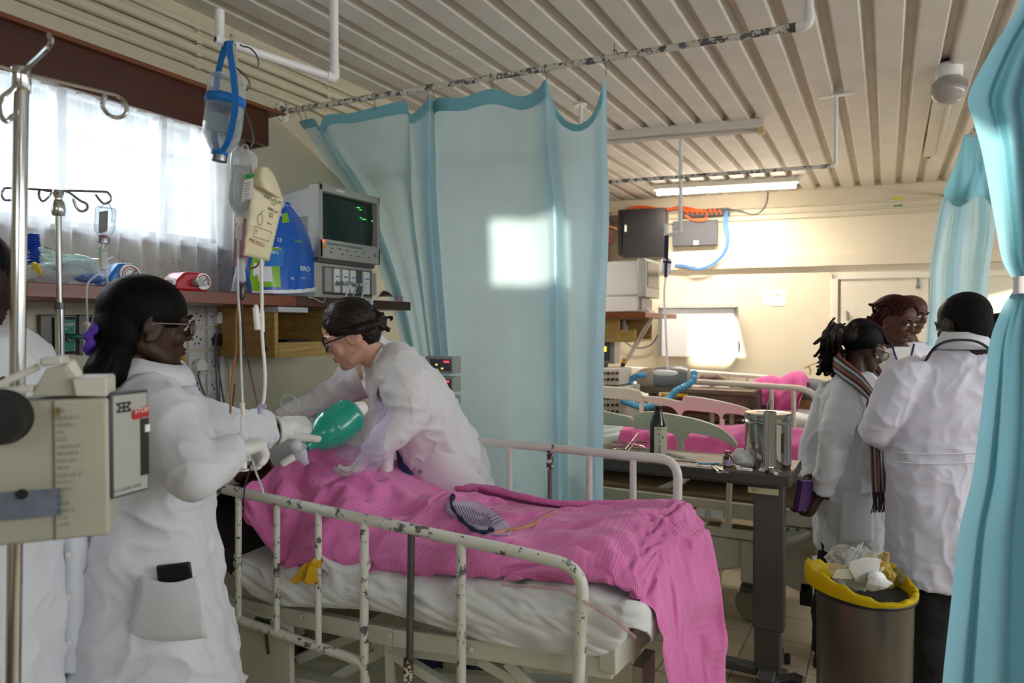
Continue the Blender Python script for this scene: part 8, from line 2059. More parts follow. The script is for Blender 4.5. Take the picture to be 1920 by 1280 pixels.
link('label', grid_mesh(np.array([[tuple(c + V((math.cos(a) * rv * 1.03, math.sin(a) * rv * 1.03, z))) for z in (.008, .02, .034)] for a in np.linspace(-2.9, -.2, 14)])), M('lilac_label', '#aaa3c6', rough=.7), vl)
c = TP(1376, 866)
tag(part('tape_roll', G().lathe([(.006, -.007), (.0125, -.007), (.0125, .007), (.006, .007)], TP(1376, 869) + V((0, -.012, .013)), (.5, -.85, .1), 18), M('rose_tape', '#b59a9c', rough=.6)), 'small roll of pinkish tape leaning beside the amber vial', 'tape roll')
tag(part('folded_swab', G().prism([(-.03, -.012), (.03, -.016), (.034, .012), (-.026, .018)], TP(1396, 881) + V((0, -.01, .001)), (1, 0, 0), (0, 1, 0), (0, 0, .010)), PAPER, bev=.002), 'folded white paper swab in front of the steel drum', 'swab')
sc_ = thing('scissors', 'steel scissors with two ring handles at the front edge of the overbed table', 'scissors', TP(1352, 884))
for k, (px, py) in enumerate(((1349, 885), (1361, 885))):
    p = TP(px, py, .004)
    part('ring_handle', G().tube([p + V((.012 * math.cos(a), .010 * math.sin(a), 0)) for a in np.linspace(0, 2 * PI, 17)[:-1]], .0022, 6, closed=True), CHROME, sc_)
    part('blade', G().bar(p + V((-.006, .010, 0)), TP(1334 + 3 * k, 872, .004), .006, .003), CHROME, sc_)
sp_ = thing('wrapped_syringe', 'clear wrapped syringe lying on the tray of the overbed table', 'syringe', TP(1272, 853))
part('barrel', G().tube([TP(1252, 849, .010), TP(1284, 857, .010)], .0075, 12), clear('syringe_plastic', '#eef2f4'), sp_)
part('needle_cap', G().tube([TP(1284, 857, .010), TP(1304, 862, .008)], .003, 8), WHITEP, sp_)
part('wrapper', G().prism([(0, -.022), (.11, -.018), (.115, .02), (.0, .022)], TP(1250, 852, .002), (TP(1304, 864) - TP(1250, 852)).normalized(), (0, 1, 0), (0, 0, .002)), BAGC, sp_)
bl_ = thing('blue_suction_tube', 'pale blue plastic suction tube in its wrapper lying along the overbed table', 'tube', TP(1330, 869))
part('tube', G().tube(sm([TP(1262, 872, .006), TP(1290, 871, .006), TP(1315, 869, .006)], 5), .0035, 7), WHITEP, bl_)
part('blue_sleeve', G().tube([TP(1304, 868, .008), TP(1322, 869, .010), TP(1347, 868, .009)], [.004, .0095, .008], 10, flat=.5), M('sky_blue_plastic', '#4c9fd2', rough=.35), bl_)
part('tip', G().tube([TP(1347, 868, .008), TP(1358, 865, .006)], .002, 6), WHITEP, bl_)
tray = tag(part('paper_tray', G().prism([(-.17, -.09), (.17, -.11), (.16, .10), (-.16, .12)], TP(1300, 858, .0008), (1, 0, 0), (0, 1, 0), (0, 0, .0012)), M('buff_paper', '#c9b8a2', rough=.7)), 'sheet of buff paper lying under the syringe on the overbed table', 'paper')
wr = G()
for k in range(9):
    a, b = TP(1128 + 2 * k, 852 - 3.2 * k, .02), TP(1160 + 7 * k, 838 - 2 * k + (k % 3) * 4, .03 + .006 * (k % 4))
    wr.tube([a, b], .0022, 6)
for a, b in (((1172, 842), (1196, 812)), ((1196, 812), (1201, 815)), ((1201, 815), (1178, 845))): wr.tube([TP(*a, .03), TP(*b, .06)], .0024, 6)
wr.tube([TP(1150, 828, .03), TP(1206, 836, .03), TP(1212, 842, .03), TP(1150, 838, .03)], .0024, 6, closed=True)
tag(part('wire_rack', wr, M('warm_steel_wire', '#b09a8c', rough=.25, metal=.9)), 'bright bent wire racks in a heap on the table by the curtain edge', 'wire rack')
B2P = M('cream_enamel', '#cfcbb6', rough=.4, var=.06, vs=5)
B2G = M('mint_panel_plastic', '#ccd3bd', rough=.4, var=.03, vs=2)
B2K = M('cream_pink_panel_plastic', '#dccfc0', rough=.4, var=.03, vs=2)
Y2A, Y2B = 3.72, 4.62
b2 = thing('hospital_bed', 'cream hospital bed with moulded plastic side panels behind the overbed table', 'bed', (-1.3, 4.2, 0))
def moulded(name, m, y, top, bot, th=.03):
    pts = [P(x, yy, y=y) for x, yy in top + bot[::-1]]
    n = len(pts)
    g = G(); off = V((0, th, 0))
    g.add(pts + [p + off for p in pts], [list(range(n))[::-1], [n + i for i in range(n)]] + [(i, (i + 1) % n, n + (i + 1) % n, n + i) for i in range(n)])
    return part(name, g, m, b2, bev=.008, seg=3)
def dens(pts, k=4): return [(p.x, p.y) for p in sm([(x, y, 0) for x, y in pts], k)]
n1 = moulded('side_panel', B2G, Y2A, dens([(1185, 800), (1187, 786), (1196, 775), (1226, 772), (1300, 785), (1345, 800), (1370, 818), (1381, 832), (1379, 838)]), dens([(1190, 804), (1215, 806), (1258, 812), (1268, 822), (1274, 834), (1284, 826), (1295, 812), (1330, 818), (1360, 828), (1372, 838)]))
moulded('head_panel', B2G, Y2A + .01, [(1085, 765), (1130, 770), (1183, 782), (1184, 796)], [(1085, 790), (1130, 796), (1178, 800), (1184, 800)])
part('panel_post', G().tube([P(1277, 832, y=Y2A + .02), P(1279, 905, y=Y2A + .02)], .018, 10), B2P, n1)
n2 = moulded('side_panel', B2K, Y2B, dens([(1205, 742), (1240, 745), (1275, 752), (1282, 744), (1296, 743), (1350, 752), (1395, 764), (1422, 778), (1430, 792)]), dens([(1215, 756), (1255, 762), (1268, 772), (1275, 782), (1284, 770), (1320, 772), (1345, 776), (1352, 790), (1358, 776), (1392, 778), (1418, 788), (1428, 796)]))
moulded('head_panel', B2K, Y2B + .01, [(1085, 718), (1130, 724), (1180, 728), (1198, 732), (1206, 744)], [(1085, 744), (1130, 746), (1190, 752), (1204, 756)])
for px, a, b in ((1203, 755, 830), (1278, 780, 840), (1354, 786, 850)): part('panel_post', G().tube([P(px, a, y=Y2B), P(px, b, y=Y2B)], .016, 8), B2K, n2)
mz2 = .62
part('deck', G().box((-1.40, (Y2A + Y2B) / 2 + .02, .625), (2.3, .86, .03)), M('brown_bed_board', '#7a6448', rough=.6, var=.1), b2)
bf0, bf1 = P(1140, 925, y=Y2A), P(1515, 985, y=Y2A)
part('frame_beam', G().box((-1.4, Y2A + .01, .585), (2.4, .035, .08)), B2P, b2, bev=.003)
part('frame_beam', G().box((-1.4, Y2B + .03, .585), (2.4, .035, .08)), B2P, b2, bev=.003)
part('lower_rail', G().box((-1.35, Y2A - .02, .47), (2.3, .03, .045)).box((-1.35, Y2A + .02, .45), (2.3, .03, .02)), B2P, b2, bev=.003)
lbx = P(1326, 975, y=Y2A - .03)
sp2 = part('spec_label', G().box((lbx.x, Y2A - .012, .555), (.16, .002, .045)), PAPER, b2)
for k in range(3): text('printed_line', 'iliilil ilil', .012, V((lbx.x, Y2A - .0135, .568 - .013 * k)), (1, 0, 0), ZUP, PRT, sp2)
part('tilt_rod', G().tube([P(1368, 905, y=Y2A - .04), P(1365, 985, y=Y2A - .04)], .015, 10).box(P(1362, 990, y=Y2A - .04), (.05, .035, .05)), B2P, b2)
part('red_lever', G().tube([P(1270, 965, y=Y2A - .04), P(1305, 952, y=Y2A - .04)], .008, 8), M('red_lever', '#a5202a', rough=.4), b2)
part('drop_arm', G().bar(P(1215, 925, y=Y2A + .1), P(1290, 895, y=Y2A + .1), .025, .03), B2P, b2)
cvr = part('wheel_cover', G().prism([(0, 0), (.05, .08), (.30, .08), (.62, .06), (.66, -.06), (.60, -.15), (.42, -.10), (.30, -.06), (.18, -.10), (.06, -.04)], P(1290, 1025, y=Y2A), (1, 0, 0), ZUP, (0, .3, 0)), B2P, b2, bev=.008, seg=2)
nm2 = P(1326, 1040, y=Y2A - .003)
part('badge', G().box(nm2, (.075, .004, .035)), DARKP, b2)
part('step_bracket', G().box(P(1318, 1070, y=Y2A - .02), (.17, .12, .014)).box(P(1346, 1090, y=Y2A - .02), (.014, .12, .12)), B2P, b2, bev=.003)
for px, py, y in ((1408, 1110, 3.75), (1490, 1040, 4.55), (1180, 1110, 3.75)):
    w_ = P(px, py, y=y); w_.z = .085
    wh = part('castor_wheel', G().lathe([(.02, -.022), (.075, -.022), (.085, -.012), (.085, .012), (.075, .022), (.02, .022)], w_, (.35, 1, 0), 24), M('pale_grey_tyre', '#8d8872', rough=.6, var=.1), b2)
    part('fork', G().box(w_ + V((0, 0, .09)), (.10, .07, .03)).tube([w_ + V((0, 0, .08)), w_ + V((0, 0, .33))], .022, 10), IRON, wh)
    part('leg', G().box(w_ + V((0, 0, .24)), (.09, .09, .22)), B2P, b2, bev=.006)
ec_ = P(1512, 1000, y=Y2A)
part('end_corner', G().box((ec_.x - .08, Y2A + .02, .47), (.26, .05, .13)), B2P, b2, bev=.008)
arc = [P(1438, 1016, y=Y2A - .02), P(1470, 1018, y=Y2A - .03), P(1500, 1010, y=Y2A - .03), P(1520, 1000, y=Y2A - .02)]
part('bumper', G().tube(sm(arc, 5), .022, 10), B2P, b2)
for px in (1477, 1496, 1516): part('bolt', G().lathe([(.010, 0), (.010, .006), (.004, .008)], P(px, 992, y=Y2A - .006), (0, -1, 0), 8), IRON, b2)
part('end_board', G().box((-.28, (Y2A + Y2B) / 2, .56), (.04, .84, .22)), B2P, b2, bev=.01)
part('brake_pedal', G().bar(P(1470, 1088, y=3.8), P(1512, 1098, y=3.75), .02, .02).box(P(1512, 1112, y=3.74), (.06, .04, .12)), BLACKP, b2, bev=.006)
tag(part('mattress', G().box((-1.42, 4.28, .775), (2.2, .66, .14)), M('grey_mattress_cover', '#8f9690', rough=.6, var=.06), bev=.04, seg=4), 'grey-covered mattress on the bed behind the overbed table', 'mattress')
def lump_cloth(name, label, x0, x1, y0, y1, zfun, m, cat, nu=70, nv=50, seed=1, amp=.02, fr=7.):
    U, W = np.meshgrid(np.linspace(x0, x1, nu), np.linspace(y0, y1, nv), indexing='ij')
    q = np.stack([U.ravel() * fr, W.ravel() * fr, 0 * U.ravel()], -1)
    h = (1 - 2 * np.abs(vnoise(q, 1.0, seed))).reshape(U.shape)
    Z = zfun(U, W) + amp * h
    return tag(link(name, grid_mesh(np.stack([U + .01 * h, W, Z], -1)), m), label, cat)
BLK2 = cloth_mat('pink_blanket_cloth', '#df62a6', (220, 0), .3, rough=.95, sheen=.25)
zb2 = lambda U, W: .865 + .08 * np.exp(-((W - 4.17) / .22) ** 2) + .0 * U
SH2 = cloth_mat('grey_green_sheet', '#b9c1ba', (0, 0), .3, rough=.85, noise_bump=.3, nbs=12)
def z2(U, W): return zb2(U, W) - .07 * np.clip((3.94 - W) / .08, 0, 1) - .1 * np.clip((W - 4.55) / .08, 0, 1)
lump_cloth('bed_sheet', 'crumpled pale grey-green sheet on the bed behind the overbed table', -2.45, -.34, 3.84, 4.60, lambda U, W: z2(U, W) - .015, SH2, 'sheet', 90, 50, 4, .02, 6.)
lump_cloth('blanket', 'pink blanket on the second bed, showing under its mint side panel', -1.42, -.40, 3.85, 4.60, lambda U, W: z2(U, W) + .02, BLK2, 'blanket', 80, 50, 9, .018, 5.)
WRAIL = M('white_rail_enamel', '#e6dfd2', rough=.35, var=.03)
Y3A, Y3B = 5.75, 6.55
b3 = thing('hospital_bed', 'white tubular hospital bed under the whiteboard by the back wall', 'bed', (-1.3, 6.15, 0))
def N3(px, py, y=Y3A): return P(px, py, y=y)
r3 = part('side_rail', G().tube(arc_path([N3(1120, 706), N3(1300, 715), N3(1505, 728), N3(1530, 740), N3(1530, 810)], .12, 6), .024, 10), WRAIL, b3)
for px, a in ((1335, 718), (1372, 720), (1446, 724), (1488, 727), (1228, 712), (1180, 710)): part('rail_bar', G().tube([N3(px, a), N3(px, 830)], .018, 8), WRAIL, r3)
r3b = part('side_rail', G().tube(arc_path([N3(1170, 690, Y3B), N3(1300, 697, Y3B), N3(1450, 708, Y3B), N3(1475, 716, Y3B), N3(1478, 770, Y3B)], .1, 6), .021, 10), WRAIL, b3)
for px, a in ((1250, 695), (1366, 702), (1401, 705), (1330, 700)): part('rail_bar', G().tube([N3(px, a, Y3B), N3(px, 790, Y3B)], .014, 8), WRAIL, r3b)
part('frame_beam', G().box((-1.45, Y3A, .52), (2.2, .04, .10)).box((-1.45, Y3B, .52), (2.2, .04, .10)).box((-.38, (Y3A + Y3B) / 2, .52), (.04, .8, .10)), WRAIL, b3)
for x in (-2.4, -.45):
    for y in (Y3A, Y3B): part('leg', G().tube([(x, y, .0), (x, y, .52)], .022, 8), WRAIL, b3)
hb_ = part('foot_rail', G().tube(arc_path([V((-.30, Y3A + .1, .5)), V((-.30, Y3A + .1, 1.05)), V((-.30, Y3B, 1.05)), V((-.30, Y3B, .5))], .1, 6), .018, 8), WRAIL, b3)
tag(part('mattress', G().box((-1.4, (Y3A + Y3B) / 2, .65), (2.1, .74, .14)), M('white_mattress_cover', '#d8d6d0', rough=.7), bev=.04, seg=4), 'white-covered mattress on the bed under the whiteboard', 'mattress')
p3x = P(1510, 800, y=5.9)
pillow('pillow', 'white pillow at the foot end of the bed under the whiteboard', (p3x.x - .06, 6.0, .80), (.5, .5, .16), rotz(.2), SHEETM)
pillow('pillow', 'white pillow at the head of the bed under the whiteboard', (-2.2, 6.2, .93), (.55, .6, .34), rotz(.1), SHEETM)
b3x0, b3x1 = P(1400, 740, y=6.1).x, P(1512, 740, y=6.1).x
cols = []
for k, (px, t0, t1) in enumerate(((1408, 752, 770), (1412, 716, 776), (1428, 707, 782), (1446, 704, 790), (1462, 708, 796), (1478, 700, 798), (1496, 696, 792), (1508, 700, 770), (1514, 716, 745))):
    cols.append([P(px + 6, t0 + 6, y=6.35), P(px, t0, y=6.12), P(px - 3, t0 + (t1 - t0) * .35, y=5.97 - .04 * (k % 2)), P(px - 8, t0 + (t1 - t0) * .7, y=5.93 + .04 * (k % 2)), P(px - 14, t1, y=5.92)])
tag(link('blanket', grid_mesh(cage(cols, 70, 40, .02, 21, 10, 2)), BLK2), 'pink blanket thrown over the foot end of the bed under the whiteboard', 'blanket')
cbx = P(1518, 775, y=6.3)
cb = thing('cardboard_box', 'brown cardboard box with handwriting at the foot of the far bed', 'box', cbx)
part('box', G().box(cbx + V((.1, .1, -.02)), (.50, .3, .28), rotz(.1)), M('brown_cardboard', '#8a6a3e', rough=.8, var=.08), cb, bev=.004)
text('lettering', 'word', .12, cbx + V((.02, -.06, .0)), (1, .1, 0), ZUP, INK, cb)
tag(part('grey_bundle', G().ell(P(1522, 735, y=6.4), (.2, .16, .12)), M('grey_cloth_bundle', '#6f7478', rough=.9), ang=0), 'grey cloth bundle at the foot end of the far bed', 'cloth')
p3 = thing('person', 'patient lying in the far bed, a dark bent knee and forearm above the rails', 'person', (-1.5, 6.15, .72))
g = G()
kn_ = P(1338, 706, y=6.2); kn_.z -= .04
g.tube([(-1.75, 6.22, .80), kn_ + V((-.05, 0, -.01)), kn_, kn_ + V((.16, 0, -.09)), (-.95, 6.2, .78)], [.10, .082, .072, .062, .045], 14, rnd=True)
g.tube([(-2.15, 6.2, .86), (-1.95, 6.2, .82), (-1.7, 6.2, .80)], [.11, .12, .11], 14, rnd=True)
g.tube([(-1.75, 6.08, .80), (-1.3, 6.06, .79), (-.9, 6.06, .78)], [.10, .07, .045], 12, rnd=True)
a1, a2, a3 = P(1452, 742, y=6.0), P(1418, 765, y=5.95), P(1475, 790, y=5.9)
g.tube([(-.95, 6.06, .78), a2, a3], [.05, .055, .045], 10, rnd=True)
Mh = Matrix.Translation(V((-2.3, 6.2, 1.06))) @ basis((0, -1, 0), (.5, 0, .85)).to_4x4()
head_g(g, Mh, 1.1, female=False)
g.tube([Mh @ V((0, -.02, -.05)), (-2.15, 6.2, .93)], [.05, .07], 10, rnd=True)
link('body', remesh(g, .010, 3, face_fix(Mh)), SK_MID, p3)
face_parts(p3, Mh, LIP_D, HAIR_K)
t3 = thing('overbed_table', 'brown overbed table across the far bed under the grey test bag', 'table', P(1300, 740, y=5.5))
ty = 5.45
a, b = P(1186, 728, y=ty), P(1412, 738, y=ty)
tz3 = (a.z + b.z) / 2
part('table_top', G().box(((a.x + b.x) / 2, ty + .2, tz3), (b.x - a.x, .42, .035)), TTOP, t3, bev=.004)
part('apron', G().box(((a.x + b.x) / 2 + .25, ty + .06, tz3 - .07), ((b.x - a.x) * .55, .03, .10)), TTOP, t3)
part('side_plate', G().box((b.x - .01, ty + .2, tz3 - .12), (.03, .4, .26)), EDGE, t3)
part('column', G().box((a.x + .12, ty + .2, tz3 / 2), (.07, .07, tz3)), GREYM, t3)
part('base_foot', G().box((a.x + .35, ty + .2, .05), (.7, .06, .05)), GREYM, t3)
gb_ = thing('test_bag', 'fat grey rubbery breathing bag lying on the far overbed table', 'breathing bag', P(1246, 724, y=ty + .1))
a, b = P(1198, 714, y=ty + .15), P(1296, 708, y=ty + .15)
part('bag', bottle_axis(a, b, [(.0, 0), (.06, .02), (.085, .12), (.105, .35), (.11, .6), (.10, .85), (.075, .97), (.0, 1.0)], 24), M('grey_rubber_bag', '#85868a', rough=.4, var=.06), gb_)
part('wrap', bottle_axis(P(1200, 714, y=ty + .15), P(1232, 712, y=ty + .15), [(.088, 0), (.106, .3), (.111, 1.0)], 24), M('beige_wrap', '#c9b7a0', rough=.8, var=.1, bump=.3, bs=30), gb_)
part('white_top', G().ell(P(1252, 700, y=ty + .12), (.17, .08, .04)), WHITEP, gb_, ang=0)
HB = M('sky_blue_hose', '#56a9d2', rough=.4, var=.05)
def corr(pts, r): 
    s = sm(pts, 14); return G().tube(s, [r + .0035 * math.sin(k * 1.9) for k in range(len(s))], 10)
h1 = tag(part('blue_hose', corr([P(1212, 703, y=5.4), P(1195, 704, y=5.38), P(1184, 712, y=5.36), P(1178, 730, y=5.35)], .024), HB), 'sky-blue corrugated hose curving at the head side of the grey breathing bag', 'hose')
h2 = tag(part('blue_hose', corr([P(1302, 698, y=5.42), P(1300, 712, y=5.36), P(1288, 722, y=5.3), P(1268, 732, y=5.25), P(1256, 744, y=5.2), P(1236, 756, y=5.1), P(1205, 763, y=5.06), P(1186, 758, y=5.07), P(1166, 750, y=5.11)], .024), HB), 'sky-blue corrugated hose running from the grey breathing bag down behind the side panel', 'hose')
tag(part('yellow_strap', G().tube([P(1240, 740, y=5.42), P(1290, 742, y=5.42)], .014, 8), YEL), 'yellow strap below the far overbed table', 'strap')
tag(part('black_box', G().box((-1.25, 5.2, .55), (1.3, .3, .36)), BLACKP, bev=.01), 'plain black box between the far beds', 'box')  # single black block in the gap, clear of the floor
vt = thing('ventilator', 'cream ventilator cabinet with rows of black knobs beside the curtain edge', 'ventilator', P(1145, 760, y=5.15))
VP_ = M('cream_machine_panel', '#d6d0c4', rough=.45, var=.03)
for (x0, y0, x1, y1) in ((1125, 690, 1161, 722), (1125, 738, 1164, 775)):
    a, b = P(x0, y0, y=5.1), P(x1, y1, y=5.1)
    u = part('panel', G().box(((a.x + b.x) / 2, 5.25, (a.z + b.z) / 2), (b.x - a.x, .3, a.z - b.z)), VP_, vt, bev=.006)
    for i in range(4):
        for j in range(2 if y0 < 700 else 3):
            p = P(x0 + 7 + 8.5 * i, y0 + 9 + 12 * j, y=5.095)
            part('knob', G().lathe([(.012, 0), (.010, .02), (0, .022)], p, (0, -1, 0), 10), MATS['red_key'] if (i + 2 * j) % 7 == 2 else BLACKP, u)
a, b = P(1125, 722, y=5.12), P(1164, 776, y=5.12)
part('cabinet', G().box(((a.x + b.x) / 2, 5.28, .55), (b.x - a.x + .1, .34, 1.1 - .02)), VP_, vt, bev=.008)
a, b = P(1128, 620, y=5.6), P(1150, 682, y=5.6)
fm_ = thing('small_monitor', 'small grey monitor with an orange lit mark at the curtain edge', 'monitor', P(1138, 680, y=5.6))
part('case', G().box(((a.x + b.x) / 2 - .05, 5.68, (a.z + b.z) / 2), (b.x - a.x + .12, .16, a.z - b.z)), MONF, fm_, bev=.008)
part('screen', G().box(((a.x + b.x) / 2 - .06, 5.597, (a.z + b.z) / 2), (b.x - a.x + .06, .006, (a.z - b.z) * .84)), M('slate_screen', '#5a626e', rough=.2, var=.02), fm_)
part('figure', G().box(P(1134, 654, y=5.592), (.025, .002, .04)), M('orange_figure', '#e8b020', rough=.4, emis=2.), fm_)
part('stand', G().tube([V(((a.x + b.x) / 2 - .05, 5.7, .05)), V(((a.x + b.x) / 2 - .05, 5.7, b.z))], .02, 10).box(V(((a.x + b.x) / 2 - .05, 5.7, .03)), (.3, .3, .04)), IRON, fm_)
def bthing(name, label, cat, x0, y0, x1, y1, d, m, bev=.004, nm='panel', off=0.0):
    g = G(); back_box(g, x0, y0, x1, y1, d, off)
    c = (bw(x0, y0) + bw(x1, y1)) / 2
    t = thing(name, label, cat, c)
    part(nm, g, m, t, bev=bev)
    return t
CABM = M('black_cabinet_steel', '#2b292b', rough=.4, var=.08, vs=3, metal=.2)
sv = bthing('network_cabinet', 'black network cabinet high on the back wall under orange cables', 'cabinet', 1168, 402, 1253, 481, .30, CABM, nm='case')
dg_ = G(); back_box(dg_, 1168, 404, 1246, 481, .012, .30); part('door', dg_, CABM, sv, bev=.003)
part('handle', G().box(bw(1173, 428, .318), (.02, .01, .07), Rb), WHITEP, sv)
gy = bthing('grey_wall_box', 'flat dark grey box on the back wall right of the black cabinet', 'box', 1263, 417, 1346, 460, .08, M('grey_box_enamel', '#4d4c52', rough=.5, var=.04), nm='case')
part('label', G().box(bw(1305, 455, .084), (.05, .003, .045), Rb), PAPER, gy)
pp = bthing('patch_panel', 'black patch panel strip with orange and blue cables on the back wall', 'patch panel', 1276, 396, 1368, 405, .07, DARKP, nm='strip')
OR = M('orange_cable', '#e8642a', rough=.5); BLC = M('blue_cable', '#4b79ae', rough=.5); GRC = M('dark_cable', '#55565c', rough=.5)
r_ = np.random.default_rng(3)
og_ = G()
for k in range(9): og_.tube(sm([bw(1178 + r_.uniform(-3, 3), 402, .12), bw(1184 + r_.uniform(-4, 4), 390 + r_.uniform(-2, 2), .10), bw(1205, 388 + r_.uniform(-2, 2), .08), bw(1245, 393 + r_.uniform(-2, 2), .08), bw(1275, 389 + r_.uniform(-2, 3), .08), bw(1284 + k * 5, 396, .09)], 6), .010, 6)
for k in range(8): og_.tube(sm([bw(1284 + k * 9, 398, .09), bw(1286 + k * 9, 392 + r_.uniform(-3, 3), .10), bw(1290 + k * 9, 402, .09)], 4), .008, 6)
for k in range(5): og_.tube(sm([bw(1285, 404 + r_.uniform(-1, 2), .1), bw(1300, 412 + r_.uniform(-2, 2), .1), bw(1322, 411 + r_.uniform(-3, 3), .1), bw(1326, 400, .1)], 4), .008, 6)
tag(part('orange_cables', og_, OR, kind='stuff'), 'bundle of orange cables over the black cabinet and patch panel', 'cables')
bg_ = G()
for k in range(5): bg_.tube(sm([bw(1361 + k, 396, .10), bw(1356 + 2 * k, 418, .12), bw(1362 + k, 450, .13), bw(1356 + k, 474, .12), bw(1338, 492 + k, .10), bw(1310, 503 + k * .6, .10), bw(1283, 497 + k, .08), bw(1266, 496 + k * .6, .07)], 6), .008, 6)
tag(part('blue_cables', bg_, BLC, kind='stuff'), 'bundle of blue cables looping down the back wall from the patch panel', 'cables')
tag(part('wall_cable', G().tube(sm([bw(1440, 355, .02), bw(1438, 378, .03), bw(1428, 395, .03), bw(1412, 402, .03), bw(1390, 396, .03), bw(1368, 392, .06)], 6), .006, 6), GRC), 'thin grey cable hanging from the ceiling to the patch panel', 'cable')
tag(part('wall_socket_box', G().box(bw(1286, 491, .05), (.22, .05, .10), Rb), M('cream_socket_box', '#ded0b8', rough=.45), bev=.005), 'cream socket box on the trunking behind the hanging drip bottle', 'socket')
yt = G(); back_box(yt, 1675, 370, 1692, 374, .004, .03); o = part('yellow_sticker', yt, M('yellow_sticker', '#d8cf3a', rough=.6)); tag(o, 'small yellow sticker on the conduits near the far doors', 'sticker')
yt = G(); back_box(yt, 1675, 384, 1692, 387, .004, .03); o = part('green_sticker', yt, M('green_sticker', '#5f8a5a', rough=.6)); tag(o, 'small green sticker on the conduits near the far doors', 'sticker')
a0, a1, a2, a3 = bw(1236, 580), bw(1376, 571), bw(1378, 667), bw(1240, 668)
wb = thing('whiteboard', 'glossy whiteboard with grey frame leaning on the back wall, patched with sunlight', 'whiteboard', (a0 + a2) / 2)
wx0, wx1 = a0, a1
wdt = (a1 - a0).dot(BX); zt_, zb_ = (a0.z + a1.z) / 2, (a2.z + a3.z) / 2
tilt = .10
o0 = V((a3.x, a3.y, zb_)) + BN * (.03 + tilt)
upv = (V((0, 0, zt_ - zb_)) - BN * tilt).normalized() if False else (V((0, 0, zt_ - zb_)) + BN * .0).normalized()
nn = BN
part('board', G().prism([(0, 0), (wdt, 0), (wdt, zt_ - zb_), (0, zt_ - zb_)], V((a3.x, a3.y, zb_)) + BN * .03, BX, upv, BN * .10), M('whiteboard_face', '#e4e2e0', rough=.10, var=.01, spec=.6), wb)
fb_ = G()
o_ = V((a3.x, a3.y, zb_)) + BN * .133
for (u0, v0, u1, v1) in ((0, 1, 1, 1), (0, 0, 0, 1), (1, 0, 1, 1)):
    fb_.bar(o_ + BX * (wdt * u0) + ZUP * ((zt_ - zb_) * v0), o_ + BX * (wdt * u1) + ZUP * ((zt_ - zb_) * v1), .04, .02, up=BN)
part('frame', fb_, M('grey_board_frame', '#8f8b86', rough=.4, metal=.4), wb)
part('top_tray', G().box(o_ + BX * wdt / 2 + ZUP * (zt_ - zb_ + .012), (wdt, .06, .05), Rb), M('pale_board_tray', '#cfc8bd', rough=.4), wb, bev=.004)
pn = bthing('wall_notice', 'white paper notice taped to the back wall beside the door', 'notice', 1430, 543, 1472, 571, .003, PAPER, 0, 'sheet')
for k, (x, y, wd) in enumerate(((1444, 548, 'iill illi lil'), (1446, 554, 'iililil illil ililil'), (1442, 560, 'ilill iil'))):
    text('lettering', wd, .045, bw(x + 3, y, .0045), BX, ZUP, M('grey_ink', '#555558'), pn, sx=.75)
for px, py in ((1460, 560),): part('small_sheet', G().box(bw(1455, 566, .006), (.15, .003, .08), Rb), PAPER, pn)
tag(part('black_cable', G().tube(sm([bw(1378, 628, .06), bw(1385, 640, .06), bw(1386, 656, .06), bw(1380, 665, .06)], 5), .008, 6), RUBBER), 'black cable end showing beside the whiteboard', 'cable')
tag(part('wall_cable', G().tube(sm([bw(1234, 628, .05), bw(1222, 645, .05), bw(1204, 652, .05), bw(1186, 650, .05), bw(1172, 640, .05)], 5), .008, 6), GRC), 'dark cable sagging along the wall left of the whiteboard', 'cable')
tag(part('door_ribbon', G().tube(sm([bw(1508, 690, .1), bw(1520, 684, .12), bw(1532, 680, .12)], 4), .006, 6).tube(sm([bw(1516, 686, .11), bw(1520, 695, .11), bw(1518, 702, .11)], 4), .008, 6), M('tan_cord', '#a08a50', rough=.8)), 'tan cord knotted at the foot end of the far bed', 'cord')
tag(part('closet_hook', G().tube([bw(1590, 600, .05), bw(1590, 588, .06), bw(1588, 584, .08)], .014, 8), STEEL), 'small steel door handle behind the woman with dark red braids', 'handle')
fx = -2.2
a, b = P(1132, 500, y=5.3), P(1199, 582, y=5.3)
m2 = thing('patient_monitor', 'pale patient monitor in bright daylight on the far shelf corner', 'monitor', P(1165, 582, y=5.4))
CRT = M('pale_monitor_plastic', '#ddd8cf', rough=.5, var=.02)
a = P(1110, 492, y=5.45); b = P(1198, 555, y=5.45)
part('case', G().box(((a.x + b.x) / 2, 5.62, (a.z + b.z) / 2), (b.x - a.x, .34, a.z - b.z)), CRT, m2, bev=.02, seg=3)
c_, d_ = P(1197, 494, y=5.40), P(1217, 554, y=5.40)
part('front_frame', G().box((b.x + .03, 5.62, (a.z + b.z) / 2), (.07, .40, a.z - b.z + .02)), MONF, m2, bev=.01)
part('screen', G().box((b.x + .067, 5.62, (a.z + b.z) / 2 + .03), (.006, .30, (a.z - b.z) * .7)), M('dark_screen', '#4a4c4e', rough=.15), m2)
c_ = P(1110, 557, y=5.45); d_ = P(1196, 584, y=5.45)
part('rack', G().box(((c_.x + d_.x) / 2, 5.62, (c_.z + d_.z) / 2), (d_.x - c_.x, .34, c_.z - d_.z)), CRT, m2, bev=.01)
part('rack_modules', G().box((d_.x + .01, 5.62, (c_.z + d_.z) / 2), (.03, .28, (c_.z - d_.z) * .7)), GREYP, m2)
part('lead', G().tube(sm([P(1212, 578, y=5.5), P(1224, 590, y=5.45), P(1205, 620, y=5.4), P(1185, 655, y=5.4), P(1170, 680, y=5.4)], 6), .010, 7).tube(sm([P(1210, 580, y=5.5), P(1228, 588, y=5.45), P(1212, 618, y=5.4), P(1190, 655, y=5.4), P(1172, 682, y=5.4)], 6), .008, 7), M('pale_lead', '#d8cbb8', rough=.5), m2)
